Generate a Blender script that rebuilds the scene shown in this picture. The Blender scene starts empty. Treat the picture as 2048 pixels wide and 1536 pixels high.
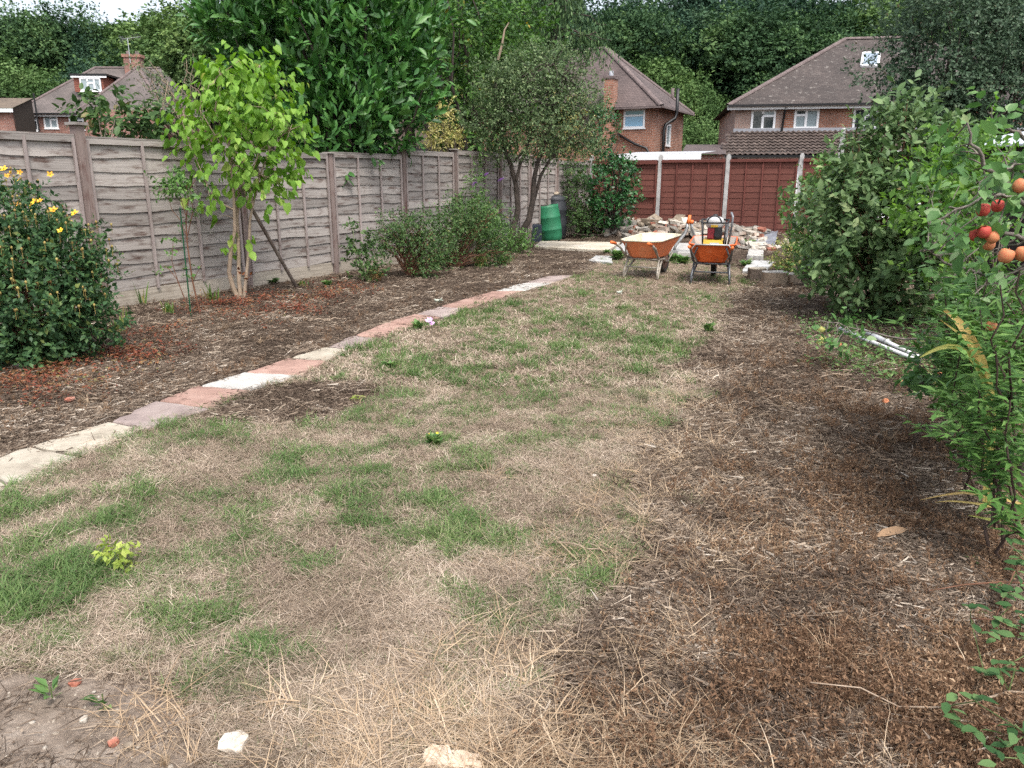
import bpy, math
import numpy as np
from mathutils import Vector, Matrix

# ------------------------------------------------------------------ camera, sky, sun, exposure
sc = bpy.context.scene
col = sc.collection
PI = math.pi
FPX, CAMH = 1540.0, 1.5
PITCH = math.atan(413 / FPX)
SP, CP = math.sin(PITCH), math.cos(PITCH)
cam_data = bpy.data.cameras.new('camera')
cam_data.sensor_fit = 'HORIZONTAL'
cam_data.sensor_width = 36.0
cam_data.lens = FPX / 2048 * 36
cam_data.clip_start = 0.05
cam_data.clip_end = 900
cam = bpy.data.objects.new('camera', cam_data)
col.objects.link(cam)
cam.location = (0, 0, CAMH)
cam.rotation_euler = (PI / 2 - PITCH, 0, 0)
sc.camera = cam

SUN_EL, SUN_AZ = math.radians(60), math.radians(160)      # azimuth clockwise from +Y: behind the camera, to the right
world = bpy.data.worlds.new('World')
sc.world = world
world.use_nodes = True
wn = world.node_tree.nodes
wl = world.node_tree.links
sky = wn.new('ShaderNodeTexSky')
sky.sky_type = 'NISHITA'
sky.sun_disc = False
sky.sun_elevation = SUN_EL
sky.sun_rotation = SUN_AZ
sky.air_density = 1.0
sky.dust_density = 4.0
sky.ozone_density = 1.0
hs = wn.new('ShaderNodeHueSaturation')
hs.inputs['Saturation'].default_value = 0.45
wl.new(sky.outputs[0], hs.inputs['Color'])
wl.new(hs.outputs[0], wn['Background'].inputs[0])
wn['Background'].inputs[1].default_value = 0.15
sun_data = bpy.data.lights.new('sun', 'SUN')
sun_data.energy = 1.3
sun_data.angle = math.radians(18)
sun_data.color = (1.0, 0.95, 0.88)
sun = bpy.data.objects.new('sun', sun_data)
col.objects.link(sun)
sun.rotation_euler = Vector((math.sin(SUN_AZ) * math.cos(SUN_EL), math.cos(SUN_AZ) * math.cos(SUN_EL), math.sin(SUN_EL))).to_track_quat('Z', 'Y').to_euler()
sc.view_settings.view_transform = 'Standard'
sc.view_settings.look = 'None'
sc.view_settings.gamma = 1.0
sc.view_settings.use_curve_mapping = False
sc.view_settings.exposure = 1.18
sc.render.engine = 'CYCLES'
sc.cycles.max_bounces = 5
sc.cycles.diffuse_bounces = 3
sc.cycles.transparent_max_bounces = 6
sc.cycles.use_denoising = False
sc.cycles.use_adaptive_sampling = True
sc.cycles.adaptive_threshold = 0.02

# ------------------------------------------------------------------ helpers
rng = np.random.default_rng(11)


def ray(px, py):
    u, w = (px - 1024) / FPX, (768 - py) / FPX
    return np.array([u, CP + w * SP, -SP + w * CP])


EYE = np.array([0.0, 0.0, CAMH])


def G(px, py, z=0.0):
    d = ray(px, py)
    return EYE + d * ((z - CAMH) / d[2])


def PY(px, py, Y):
    d = ray(px, py)
    return EYE + d * (Y / d[1])


def on_plane(px, py, A, hd):
    """point where the sight line meets the upright plane through A that runs along heading hd"""
    n = np.array([math.cos(hd), -math.sin(hd), 0])
    d = ray(px, py)
    return EYE + d * ((n @ (np.array([A[0], A[1], CAMH]) - EYE)) / (n @ d))


def unit(a):
    a = np.asarray(a, float)
    return a / (np.linalg.norm(a, axis=-1, keepdims=True) + 1e-12)


def hash2(ix, iy, seed):
    n = (ix.astype(np.int64) * 374761393 + iy.astype(np.int64) * 668265263 + seed * 1442695041) & 0x7fffffff
    n = ((n ^ (n >> 13)) * 1274126177) & 0x7fffffff
    return ((n ^ (n >> 16)) & 0xffff) / 65535.0


def vnoise(x, y, seed=0):
    x, y = np.asarray(x, float), np.asarray(y, float)
    ix, iy = np.floor(x), np.floor(y)
    fx, fy = x - ix, y - iy
    fx, fy = fx * fx * (3 - 2 * fx), fy * fy * (3 - 2 * fy)
    a, b = hash2(ix, iy, seed), hash2(ix + 1, iy, seed)
    c, d = hash2(ix, iy + 1, seed), hash2(ix + 1, iy + 1, seed)
    return (a + (b - a) * fx) * (1 - fy) + (c + (d - c) * fx) * fy


def fbm(x, y, seed=0, octs=3):
    s, a, t = 0, 1.0, 0
    for i in range(octs):
        s = s + a * vnoise(np.asarray(x) * 2 ** i, np.asarray(y) * 2 ** i, seed + i)
        t += a
        a *= .5
    return s / t


def smooth(a, b, x):
    t = np.clip((np.asarray(x, float) - a) / (b - a), 0, 1)
    return t * t * (3 - 2 * t)


# ---- meshes
def npmesh(name, V, faces, mat=None, smooth_=False, tint=None, uv=None):
    me = bpy.data.meshes.new(name)
    V = np.ascontiguousarray(V, np.float32)
    faces = [np.asarray(f, np.int32) for f in faces if len(f)]
    idx = np.concatenate([f.ravel() for f in faces]).astype(np.int32)
    tot = np.concatenate([np.full(len(f), f.shape[1], np.int32) for f in faces])
    st = np.concatenate([[0], np.cumsum(tot)[:-1]]).astype(np.int32)
    me.vertices.add(len(V))
    me.vertices.foreach_set('co', V.ravel())
    me.loops.add(len(idx))
    me.loops.foreach_set('vertex_index', idx)
    me.polygons.add(len(tot))
    me.polygons.foreach_set('loop_start', st)
    me.polygons.foreach_set('use_smooth', np.full(len(tot), bool(smooth_)))
    if tint is not None:
        at = me.attributes.new('tint', 'FLOAT', 'POINT')
        at.data.foreach_set('value', np.ascontiguousarray(tint, np.float32))
    if uv is not None:
        ul = me.uv_layers.new(name='UVMap')
        ul.data.foreach_set('uv', np.ascontiguousarray(np.asarray(uv, np.float32)[idx]).ravel())
    me.update(calc_edges=True)
    if mat is not None:
        me.materials.append(mat)
    return me


class MB:
    """collects pieces of one mesh"""
    def __init__(s):
        s.V, s.F3, s.F4, s.U, s.n = [], [], [], [], 0

    def add(s, V, F, uv=None):
        V = np.asarray(V, float)
        s.V.append(V)
        s.U.append(np.zeros((len(V), 2)) if uv is None else np.asarray(uv, float))
        for f in F:
            (s.F4 if len(f) == 4 else s.F3).append(np.array(f) + s.n)
        s.n += len(V)
        return s

    def poly(s, pts, uv=None):
        pts = np.asarray(pts, float)
        n = len(pts)
        if n == 4:
            return s.add(pts, [(0, 1, 2, 3)], uv)
        return s.add(pts, [(0, i, i + 1) for i in range(1, n - 1)], uv)

    def box(s, c, size, M=None, jit=0, r=None):
        h = np.asarray(size, float) / 2
        V = np.array([(x, y, z) for x in (-1, 1) for y in (-1, 1) for z in (-1, 1)], float) * h
        if jit:
            V = V + (r or rng).normal(0, jit, V.shape)
        if M is not None:
            V = V @ np.asarray(M).T
        return s.add(V + np.asarray(c, float), [(0, 1, 3, 2), (4, 6, 7, 5), (0, 4, 5, 1), (2, 3, 7, 6), (0, 2, 6, 4), (1, 5, 7, 3)])

    def bar(s, a, b, w, t, up=(0, 0, 1)):
        a, b = np.asarray(a, float), np.asarray(b, float)
        d = unit(b - a)
        y = unit(np.cross(up, d))
        z = np.cross(d, y)
        return s.box((a + b) / 2, (np.linalg.norm(b - a), w, t), np.stack([d, y, z], 1))

    def tube(s, pts, rad, seg=8, cap=True):
        P = np.asarray(pts, float)
        rad = np.broadcast_to(np.asarray(rad, float), (len(P),))
        T = unit(np.gradient(P, axis=0))
        u = unit(np.cross(T[0], (0.31, 0.2, 0.93) if abs(T[0][2]) < .9 else (1, 0.1, 0)))
        V, U = [], []
        a = np.arange(seg) / seg * 2 * PI
        L = 0
        for i in range(len(P)):
            if i:
                L += np.linalg.norm(P[i] - P[i - 1])
            u = unit(u - T[i] * (u @ T[i]))
            v = np.cross(T[i], u)
            V.append(P[i] + rad[i] * (np.cos(a)[:, None] * u + np.sin(a)[:, None] * v))
            U.append(np.stack([a / 2 / PI, np.full(seg, L)], 1))
        F = [(i * seg + j, i * seg + (j + 1) % seg, (i + 1) * seg + (j + 1) % seg, (i + 1) * seg + j) for i in range(len(P) - 1) for j in range(seg)]
        V, U = np.concatenate(V), np.concatenate(U)
        if cap:
            n = len(V)
            V = np.vstack([V, P[0], P[-1]])
            U = np.vstack([U, U[0], U[-1]])
            F += [(n, (j + 1) % seg, j) for j in range(seg)]
            k = (len(P) - 1) * seg
            F += [(n + 1, k + j, k + (j + 1) % seg) for j in range(seg)]
        return s.add(V, F, U)

    def lathe(s, prof, seg=20, M=None, o=(0, 0, 0)):
        a = np.arange(seg) / seg * 2 * PI
        V = np.concatenate([np.stack([r * np.cos(a), r * np.sin(a), np.full(seg, z)], 1) for r, z in prof])
        F = [(i * seg + j, i * seg + (j + 1) % seg, (i + 1) * seg + (j + 1) % seg, (i + 1) * seg + j) for i in range(len(prof) - 1) for j in range(seg)]
        if M is not None:
            V = V @ np.asarray(M).T
        return s.add(V + np.asarray(o, float), F)

    def mesh(s, name, mat, smooth_=False):
        return npmesh(name, np.concatenate(s.V), [np.array(s.F4) if s.F4 else [], np.array(s.F3) if s.F3 else []], mat, smooth_, uv=np.concatenate(s.U))


def org(o):
    v = Vector((0, 0, 0))
    while o is not None:
        v += o.location
        o = o.parent
    return np.array(v)


def tag(o, label=None, cat=None, group=None, kind=None):
    for k, v in (('label', label), ('category', cat), ('group', group), ('kind', kind)):
        if v is not None:
            o[k] = v
    return o


def link(name, me, parent=None, mat4=None):
    o = bpy.data.objects.new(name, me)
    col.objects.link(o)
    if parent is not None:
        o.parent = parent
    if mat4 is not None:
        o.matrix_basis = mat4
    return o


def thing(name, label, cat, loc=(0, 0, 0), group=None, rz=0, kind=None):
    o = bpy.data.objects.new(name, None)
    o.empty_display_size = .1
    col.objects.link(o)
    o.location = tuple(float(v) for v in loc)
    o.rotation_euler = (0, 0, rz)
    return tag(o, label, cat, group, kind)


def sub(name, parent, loc, label=None):
    """a part that is made of pieces of its own: an Empty under its thing"""
    o = bpy.data.objects.new(name, None)
    o.empty_display_size = .05
    col.objects.link(o)
    o.parent = parent
    o.location = tuple(float(v) for v in np.asarray(loc, float) - org(parent))
    return tag(o, label)


def part(name, mb, mat, parent, smooth_=False, local=False, label=None, kind=None):
    """mesh part; coordinates are world ones unless local"""
    if not local:
        o0 = org(parent)
        mb.V = [v - o0 for v in mb.V]
    o = link(name, mb.mesh(name, mat, smooth_), parent)
    return tag(o, label, None, None, kind)


def solo(name, mb, mat, loc, label, cat, group=None, smooth_=False, kind=None):
    """a thing that is one mesh, its origin at loc"""
    mb.V = [v - np.asarray(loc, float) for v in mb.V]
    o = link(name, mb.mesh(name, mat, smooth_))
    o.location = tuple(float(v) for v in loc)
    return tag(o, label, cat, group, kind)


def copy_tree(o, parent=None):
    c = o.copy()
    col.objects.link(c)
    c.parent = parent
    for ch in list(o.children):
        copy_tree(ch, c)
    return c


# ---- materials
def nodes(name):
    m = bpy.data.materials.new(name)
    m.use_nodes = True
    nt = m.node_tree
    return m, nt.nodes, nt.links, nt.nodes['Principled BSDF']


def c4(c):
    return (c[0], c[1], c[2], 1)


def ramp(N, stops):
    r = N.new('ShaderNodeValToRGB')
    e = r.color_ramp.elements
    while len(e) < len(stops):
        e.new(.5)
    for k, (p, c) in zip(e, stops):
        k.position = p
        k.color = c4(c)
    return r


def noise_mat(name, stops, scale=5, rough=.8, bump=.3, stretch=(1, 1, 1), detail=6, metal=0, bscale=None, spec=.3, coord='Object', vary=0.0, dist=0.02):
    m, N, L, P = nodes(name)
    tc = N.new('ShaderNodeTexCoord')
    mp = N.new('ShaderNodeMapping')
    mp.inputs['Scale'].default_value = stretch
    L.new(tc.outputs[coord], mp.inputs[0])
    oi = N.new('ShaderNodeObjectInfo')
    sh = N.new('ShaderNodeVectorMath')
    sh.operation = 'MULTIPLY_ADD'
    L.new(oi.outputs['Random'], sh.inputs[0])
    sh.inputs[1].default_value = (37, 53, 71)
    L.new(mp.outputs[0], sh.inputs[2])
    nz = N.new('ShaderNodeTexNoise')
    nz.inputs['Scale'].default_value = scale
    nz.inputs['Detail'].default_value = detail
    nz.inputs['Roughness'].default_value = .65
    L.new(sh.outputs[0], nz.inputs['Vector'])
    r = ramp(N, stops)
    L.new(nz.outputs[0], r.inputs[0])
    out = r.outputs[0]
    if vary:
        hv = N.new('ShaderNodeHueSaturation')
        mr = N.new('ShaderNodeMapRange')
        mr.inputs['To Min'].default_value = 1 - vary
        mr.inputs['To Max'].default_value = 1 + vary
        L.new(oi.outputs['Random'], mr.inputs[0])
        L.new(mr.outputs[0], hv.inputs['Value'])
        L.new(out, hv.inputs['Color'])
        out = hv.outputs[0]
    L.new(out, P.inputs['Base Color'])
    P.inputs['Roughness'].default_value = rough
    P.inputs['Metallic'].default_value = metal
    P.inputs['Specular IOR Level'].default_value = spec
    if bump:
        n2 = N.new('ShaderNodeTexNoise')
        n2.inputs['Scale'].default_value = bscale or scale * 4
        n2.inputs['Detail'].default_value = 5
        L.new(sh.outputs[0], n2.inputs['Vector'])
        b = N.new('ShaderNodeBump')
        b.inputs['Strength'].default_value = bump
        b.inputs['Distance'].default_value = dist
        L.new(n2.outputs[0], b.inputs['Height'])
        L.new(b.outputs[0], P.inputs['Normal'])
    return m


def leaf_mat(name, stops, rough=.5, trans=.25, spec=.22, inst=False):
    """colour picked by the per-leaf 'tint' value (or by instance); thin leaf, some light comes through"""
    m, N, L, P = nodes(name)
    if inst:
        at = N.new('ShaderNodeAttribute')
        at.attribute_name = 'var'
        val = at.outputs['Fac']
        at2 = N.new('ShaderNodeAttribute')
        at2.attribute_name = 'tint'
        ad = N.new('ShaderNodeMath')
        ad.operation = 'MULTIPLY_ADD'
        L.new(at2.outputs['Fac'], ad.inputs[0])
        ad.inputs[1].default_value = .5
        sb = N.new('ShaderNodeMath')
        sb.operation = 'MULTIPLY'
        L.new(val, sb.inputs[0])
        sb.inputs[1].default_value = .5
        L.new(sb.outputs[0], ad.inputs[2])
        val = ad.outputs[0]
    else:
        at = N.new('ShaderNodeAttribute')
        at.attribute_name = 'tint'
        val = at.outputs['Fac']
    r = ramp(N, stops)
    L.new(val, r.inputs[0])
    L.new(r.outputs[0], P.inputs['Base Color'])
    P.inputs['Roughness'].default_value = rough
    P.inputs['Specular IOR Level'].default_value = spec
    if trans:
        t = N.new('ShaderNodeBsdfTranslucent')
        hv = N.new('ShaderNodeHueSaturation')
        hv.inputs['Saturation'].default_value = 1.15
        hv.inputs['Value'].default_value = 1.3
        L.new(r.outputs[0], hv.inputs['Color'])
        L.new(hv.outputs[0], t.inputs[0])
        mx = N.new('ShaderNodeMixShader')
        mx.inputs[0].default_value = trans
        L.new(P.outputs[0], mx.inputs[1])
        L.new(t.outputs[0], mx.inputs[2])
        L.new(mx.outputs[0], N['Material Output'].inputs['Surface'])
    return m


def flat_mat(name, c, rough=.5, metal=0, spec=.4):
    m, N, L, P = nodes(name)
    P.inputs['Base Color'].default_value = c4(c)
    P.inputs['Roughness'].default_value = rough
    P.inputs['Metallic'].default_value = metal
    P.inputs['Specular IOR Level'].default_value = spec
    return m

# ------------------------------------------------------------------ layout of the garden (metres, camera above the origin)
HD = math.radians(28.5)                       # heading of the long garden axis
FDIR = np.array([math.sin(HD), math.cos(HD), 0])
FNRM = np.array([math.cos(HD), -math.sin(HD), 0])     # from the left fence towards the lawn
FA = G(180, 625)
CORNER = on_plane(1178, 324, FA, HD)


def inpoly(x, y, poly):
    x, y = np.asarray(x, float), np.asarray(y, float)
    c = np.zeros(x.shape, bool)
    n = len(poly)
    for i in range(n):
        x0, y0 = poly[i]
        x1, y1 = poly[(i + 1) % n]
        if y0 == y1:
            continue
        k = ((y0 > y) != (y1 > y)) & (x < (x1 - x0) * (y - y0) / (y1 - y0) + x0)
        c ^= k
    return c


PATH_R = [(-330, 1180), (34, 976), (150, 913), (284, 855), (420, 815), (503, 779), (605, 750), (650, 721), (703, 700), (763, 676), (824, 650), (881, 634), (960, 607), (1040, 582), (1100, 566), (1150, 550)]
PATH_L = [(-420, 1060), (-60, 935), (58, 894), (181, 851), (311, 802), (393, 771), (489, 745), (581, 716), (653, 694), (705, 670), (776, 643), (833, 628), (905, 606), (985, 585), (1045, 568), (1100, 552)]
LAWN_PX = PATH_R + [(1180, 535), (1210, 520), (1300, 522), (1400, 522), (1480, 532), (1500, 560), (1455, 600), (1435, 650), (1385, 730), (1375, 830), (1300, 900), (1260, 980), (1340, 1060), (1250, 1140), (1160, 1260), (1060, 1400), (930, 1536), (860, 1700), (600, 1650), (450, 1480), (420, 1410), (330, 1350), (100, 1325), (-200, 1320), (-500, 1320)]
LAWN = [tuple(G(*q)[:2]) for q in LAWN_PX]
pathR = np.array([G(*q)[:2] for q in PATH_R])
pathL = np.array([G(*q)[:2] for q in PATH_L])
PATHPOLY = [tuple(p) for p in pathR] + [tuple(p) for p in pathL[::-1]]
SOIL_NEAR = [tuple(G(*q)[:2]) for q in [(-500, 1325), (100, 1330), (330, 1355), (410, 1410), (440, 1480), (520, 1560), (300, 1800), (-500, 1800)]]
SOIL_PATCH = [tuple(G(*q)[:2]) for q in [(430, 830), (520, 785), (620, 765), (720, 760), (760, 790), (690, 830), (590, 850), (500, 850)]]
SIDE_AXIS = [tuple(G(*q)[:2]) for q in [(1500, 560), (1455, 600), (1435, 650), (1385, 730), (1375, 830), (1300, 900), (1260, 980), (1340, 1060), (1250, 1140), (1160, 1260), (1060, 1400), (930, 1536)]]


def dist_line(x, y, pts):
    x, y = np.asarray(x, float), np.asarray(y, float)
    d = np.full(x.shape, 1e9)
    for (x0, y0), (x1, y1) in zip(pts[:-1], pts[1:]):
        dx, dy = x1 - x0, y1 - y0
        t = np.clip(((x - x0) * dx + (y - y0) * dy) / (dx * dx + dy * dy), 0, 1)
        d = np.minimum(d, np.hypot(x - x0 - t * dx, y - y0 - t * dy))
    return d


def in_lawn(x, y):
    am = np.clip(np.asarray(y) * .1, .16, .6)
    jx = (fbm(x * 2.6, y * 2.6, 5) - .5) * am
    jy = (fbm(x * 2.6, y * 2.6, 9) - .5) * am
    a = inpoly(x + jx, y + jy, LAWN) & ~inpoly(x, y, PATHPOLY) & ~inpoly(x + jx * .6, y + jy * .6, SOIL_PATCH)
    # the path edge itself stays sharp
    return a & ~((dist_line(x, y, pathL) < .25) & (x < np.interp(y, pathR[:, 1], pathR[:, 0])))


GREEN = [(160, 1060, .4, .9), (350, 1010, .35, .8), (500, 1080, .35, .75), (380, 1130, .35, .75), (100, 1200, .35, .8), (200, 1100, .4, .85), (560, 1000, .3, .6), (290, 1230, .25, .7), (20, 1100, .4, 1), (60, 1150, .42, 1), (30, 1020, .3, 1), (120, 1090, .3, .9), (300, 1080, .4, .85), (420, 1050, .35, .9), (480, 1000, .26, .7), (600, 1050, .26, .7), (210, 1010, .3, .6), (340, 1260, .22, .9), (250, 1180, .3, .6), (440, 1370, .2, .8), (520, 1330, .14, .5), (620, 1110, .16, .7), (320, 862, .16, 1), (240, 895, .12, .9), (900, 1080, .16, .9), (930, 1050, .12, .8), (860, 1040, .2, .5), (880, 920, .2, .4), (830, 822, .13, .9), (870, 885, .12, .9), (960, 622, .3, 1), (870, 655, .3, .9), (780, 685, .2, .9), (750, 700, .3, .6), (690, 745, .16, .8), (850, 732, .3, .7), (780, 735, .15, .8), (1190, 720, .4, .55), (1150, 770, .35, .5), (1280, 775, .4, .35), (1050, 730, .4, .4), (600, 910, .3, .5), (760, 890, .3, .45), (720, 960, .25, .5), (1200, 560, .7, .7), (1130, 590, .6, .6), (1350, 585, .7, .4), (1450, 560, .6, .6), (1220, 640, .5, .3), (960, 790, .2, .7), (930, 790, .2, .6), (1130, 660, .4, .4), (1000, 690, .4, .5), (1100, 620, .5, .45), (560, 970, .25, .6), (700, 1060, .25, .4), (1150, 850, .3, .25), (40, 1230, .3, .5)]
GP = [(G(a, b)[0], G(a, b)[1], r, s) for a, b, r, s in GREEN]


def greenness(x, y):
    g = .1 + .42 * smooth(.42, .7, fbm(x * 1.5, y * 1.5, 21)) * smooth(1.6, 3.0, y) + .07 * smooth(4, 8, y)
    for cx, cy, r, s in GP:
        q = ((x - cx) ** 2 + (y - cy) ** 2) / (r * r)
        g = np.maximum(g, s * np.exp(-q * 1.1))
    g = np.maximum(g, .9 * np.exp(-(dist_line(x, y, pathR[1:]) / .16) ** 2) * smooth(.38, .6, fbm(x * 1.3, y * 1.3, 44)))
    return 2.1 * g * (.3 + .95 * smooth(.15, .85, vnoise(x * 4, y * 4, 77))) * (.2 + .95 * smooth(.2, .8, vnoise(x * 12, y * 12, 78)))


REDHD = math.atan2(math.cos(HD), -math.sin(HD))   # only for reference
RF_A = CORNER[:2]
RHD = math.radians(90 + 24)                    # heading of the back fence
RDIR = np.array([math.sin(RHD), math.cos(RHD), 0])
RN = np.array([-RDIR[1], RDIR[0], 0])          # away from the lawn


def back_dist(x, y):
    """metres in front of the back fence"""
    return -((x - RF_A[0]) * RN[0] + (y - RF_A[1]) * RN[1])


def back_s(x, y):
    return (x - RF_A[0]) * RDIR[0] + (y - RF_A[1]) * RDIR[1]


def gz(x, y):
    x, y = np.asarray(x, float), np.asarray(y, float)
    z = 0.0 * x
    near = smooth(30, 20, y)
    z = z + near * ((fbm(x * 1.1, y * 1.1, 3) - .5) * .03 + (fbm(x * 6, y * 6, 4) - .5) * .018)
    bd, bs = back_dist(x, y), back_s(x, y)
    m = np.exp(-((bd - .85) / .75) ** 2) * smooth(-.3, .6, bs) * (1 - .55 * np.exp(-((bs - 4.6) / 1.1) ** 2))
    z = z + m * .27
    z = z + .15 * smooth(1.2, -.5, bd) * smooth(24, 18, y) * smooth(-8, 0, bs)
    z = z + np.clip(y - 48, 0, None) * .13
    # the slabs and the pad lie on a levelled bed
    k = inpoly(x, y, PATHPOLY)
    return np.where(k, z * .2 - .01, z)


def gz1(p):
    return float(gz(np.array([p[0]]), np.array([p[1]]))[0])


def grow(a, b, n0, lo, hi):
    pass


xs = np.concatenate([np.linspace(-160, -12, 24)[:-1], np.arange(-12, -5, .35), np.arange(-5, 6, .09), np.arange(6, 14, .35), np.linspace(14, 160, 24)])
ys = np.concatenate([np.linspace(-40, -1, 8)[:-1], np.arange(-1, 14, .09), np.arange(14, 24, .15), np.arange(24, 60, 1.5), np.linspace(60, 320, 30)])
gx, gy = np.meshgrid(xs, ys)
gV = np.stack([gx.ravel(), gy.ravel(), gz(gx.ravel(), gy.ravel())], 1)
nx, ny = len(xs), len(ys)
ii = (np.arange(ny - 1)[:, None] * nx + np.arange(nx - 1)[None]).ravel()
gF = np.stack([ii, ii + 1, ii + nx + 1, ii + nx], 1)
lawn_m = in_lawn(gV[:, 0], gV[:, 1]).astype(float)
near_soil = inpoly(gV[:, 0], gV[:, 1], SOIL_NEAR).astype(float)


def ground_mat():
    m, N, L, P = nodes('garden_soil')
    tc = N.new('ShaderNodeTexCoord')

    def nz(s, d=6):
        n = N.new('ShaderNodeTexNoise')
        n.inputs['Scale'].default_value = s
        n.inputs['Detail'].default_value = d
        n.inputs['Roughness'].default_value = .7
        L.new(tc.outputs['Object'], n.inputs['Vector'])
        return n.outputs[0]

    def mix(f, a, b):
        x = N.new('ShaderNodeMix')
        x.data_type = 'RGBA'
        if hasattr(f, 'node'):
            L.new(f, x.inputs[0])
        else:
            x.inputs[0].default_value = f
        L.new(a, x.inputs[6])
        L.new(b, x.inputs[7])
        return x.outputs[2]
    soil = ramp(N, [(.3, (.026, .019, .015)), (.5, (.065, .047, .035)), (.62, (.12, .09, .068)), (.75, (.21, .165, .125))])
    L.new(nz(22), soil.inputs[0])
    thatch = ramp(N, [(.3, (.07, .052, .037)), (.5, (.17, .13, .092)), (.7, (.28, .225, .165))])
    L.new(nz(30), thatch.inputs[0])
    pale = ramp(N, [(.3, (.135, .105, .082)), (.5, (.235, .188, .15)), (.7, (.34, .285, .235))])
    L.new(nz(9), pale.inputs[0])
    at = N.new('ShaderNodeAttribute')
    at.attribute_name = 'lawn'
    at2 = N.new('ShaderNodeAttribute')
    at2.attribute_name = 'pale'
    c = mix(at.outputs['Fac'], soil.outputs[0], thatch.outputs[0])
    c = mix(at2.outputs['Fac'], c, pale.outputs[0])
    L.new(c, P.inputs['Base Color'])
    P.inputs['Roughness'].default_value = .95
    P.inputs['Specular IOR Level'].default_value = .1
    b = N.new('ShaderNodeBump')
    b.inputs['Strength'].default_value = .7
    b.inputs['Distance'].default_value = .03
    L.new(nz(40, 8), b.inputs['Height'])
    L.new(b.outputs[0], P.inputs['Normal'])
    return m


M_GROUND = ground_mat()
gme = npmesh('ground', gV, [gF], M_GROUND, True)
for nm, arr in (('lawn', lawn_m), ('pale', near_soil)):
    a_ = gme.attributes.new(nm, 'FLOAT', 'POINT')
    a_.data.foreach_set('value', arr.astype(np.float32))
ground = tag(link('ground', gme), 'dry garden soil and worn lawn running back to the fences', None, None, 'structure')

# ---- the flagstone path
SLABS = [  # left near, right near, right far, left far (photo pixels), colour
    ((-420, 1070), (-330, 1185), (-90, 1040), (-205, 985), 'cream'),
    ((-200, 983), (-86, 1038), (30, 978), (-60, 935), 'cream'), ((-55, 933), (38, 974), (152, 912), (56, 894), 'cream'),
    ((64, 891), (162, 909), (288, 856), (216, 844), 'cream'), ((226, 842), (294, 855), (419, 816), (311, 802), 'mauve'),
    ((318, 801), (424, 815), (503, 780), (393, 771), 'pink'), ((402, 771), (512, 778), (605, 750), (489, 745), 'pale'),
    ((495, 744), (602, 749), (650, 722), (578, 716), 'pink'), ((584, 714), (654, 720), (704, 700), (653, 694), 'cream'),
    ((658, 692), (710, 698), (763, 677), (705, 671), 'mauve'), ((712, 670), (770, 675), (824, 651), (772, 644), 'pink'),
    ((778, 643), (830, 649), (881, 634), (829, 628), 'pink'), ((835, 627), (888, 633), (930, 617), (878, 613), 'mauve'),
    ((883, 612), (936, 616), (985, 599), (932, 597), 'pink'), ((937, 596), (992, 598), (1046, 581), (985, 582), 'pink'),
    ((991, 581), (1052, 580), (1104, 565), (1046, 566), 'pale'), ((1050, 565), (1110, 564), (1152, 549), (1096, 552), 'mauve')]


def stone_mat(name, a, b, c):
    return noise_mat(name, [(.2, tuple(v * .45 for v in a)), (.33, a), (.5, b), (.72, c)], 5, .9, .35, detail=10, bscale=60, vary=.1, dist=.012)


M_SLAB = {'cream': stone_mat('slab_cream', (.27, .235, .185), (.37, .33, .265), (.44, .405, .335)),
          'pale': stone_mat('slab_pale', (.33, .315, .29), (.44, .425, .395), (.5, .485, .455)),
          'pink': stone_mat('slab_pink', (.22, .135, .11), (.31, .195, .158), (.38, .26, .215)),
          'mauve': stone_mat('slab_mauve', (.21, .165, .155), (.3, .24, .22), (.38, .32, .295))}
path = thing('garden_path', 'worn path of single flagstones between the left bed and the lawn', None, (*G(503, 760)[:2], 0), kind='structure')


def slab_mesh(mb, cs, z0, z1, r, sub=6):
    """four-cornered slab with a slightly rounded, chipped edge"""
    cs = [np.array([*c[:2]]) for c in cs]
    ring = []
    for i in range(4):
        a, b = cs[i], cs[(i + 1) % 4]
        for k in range(sub):
            t = k / sub
            ring.append(a + (b - a) * t + r.normal(0, .006, 2) * (k > 0) + r.normal(0, .004, 2))
    ring = np.array(ring)
    c = ring.mean(0)
    n = len(ring)
    lo = np.c_[ring, np.full(n, z0)]
    md = np.c_[ring, np.full(n, z1 - .008)]
    top = np.c_[c + (ring - c) * .975, np.full(n, z1) + r.normal(0, .0012, n)]
    F = []
    for q in range(2):
        F += [(q * n + j, q * n + (j + 1) % n, (q + 1) * n + (j + 1) % n, (q + 1) * n + j) for j in range(n)]
    V = np.vstack([lo, md, top, [[*c, z1 + .001]]])
    F += [(2 * n + j, 2 * n + (j + 1) % n, 3 * n) for j in range(n)]
    return mb.add(V, F)


for q in SLABS:
    z1 = .012 + rng.uniform(-.006, .008)
    cs = [G(*p, z1) for p in q[:4]]
    part('paving_slab', slab_mesh(MB(), cs, -.05, z1, rng), M_SLAB[q[4]], path)

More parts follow.
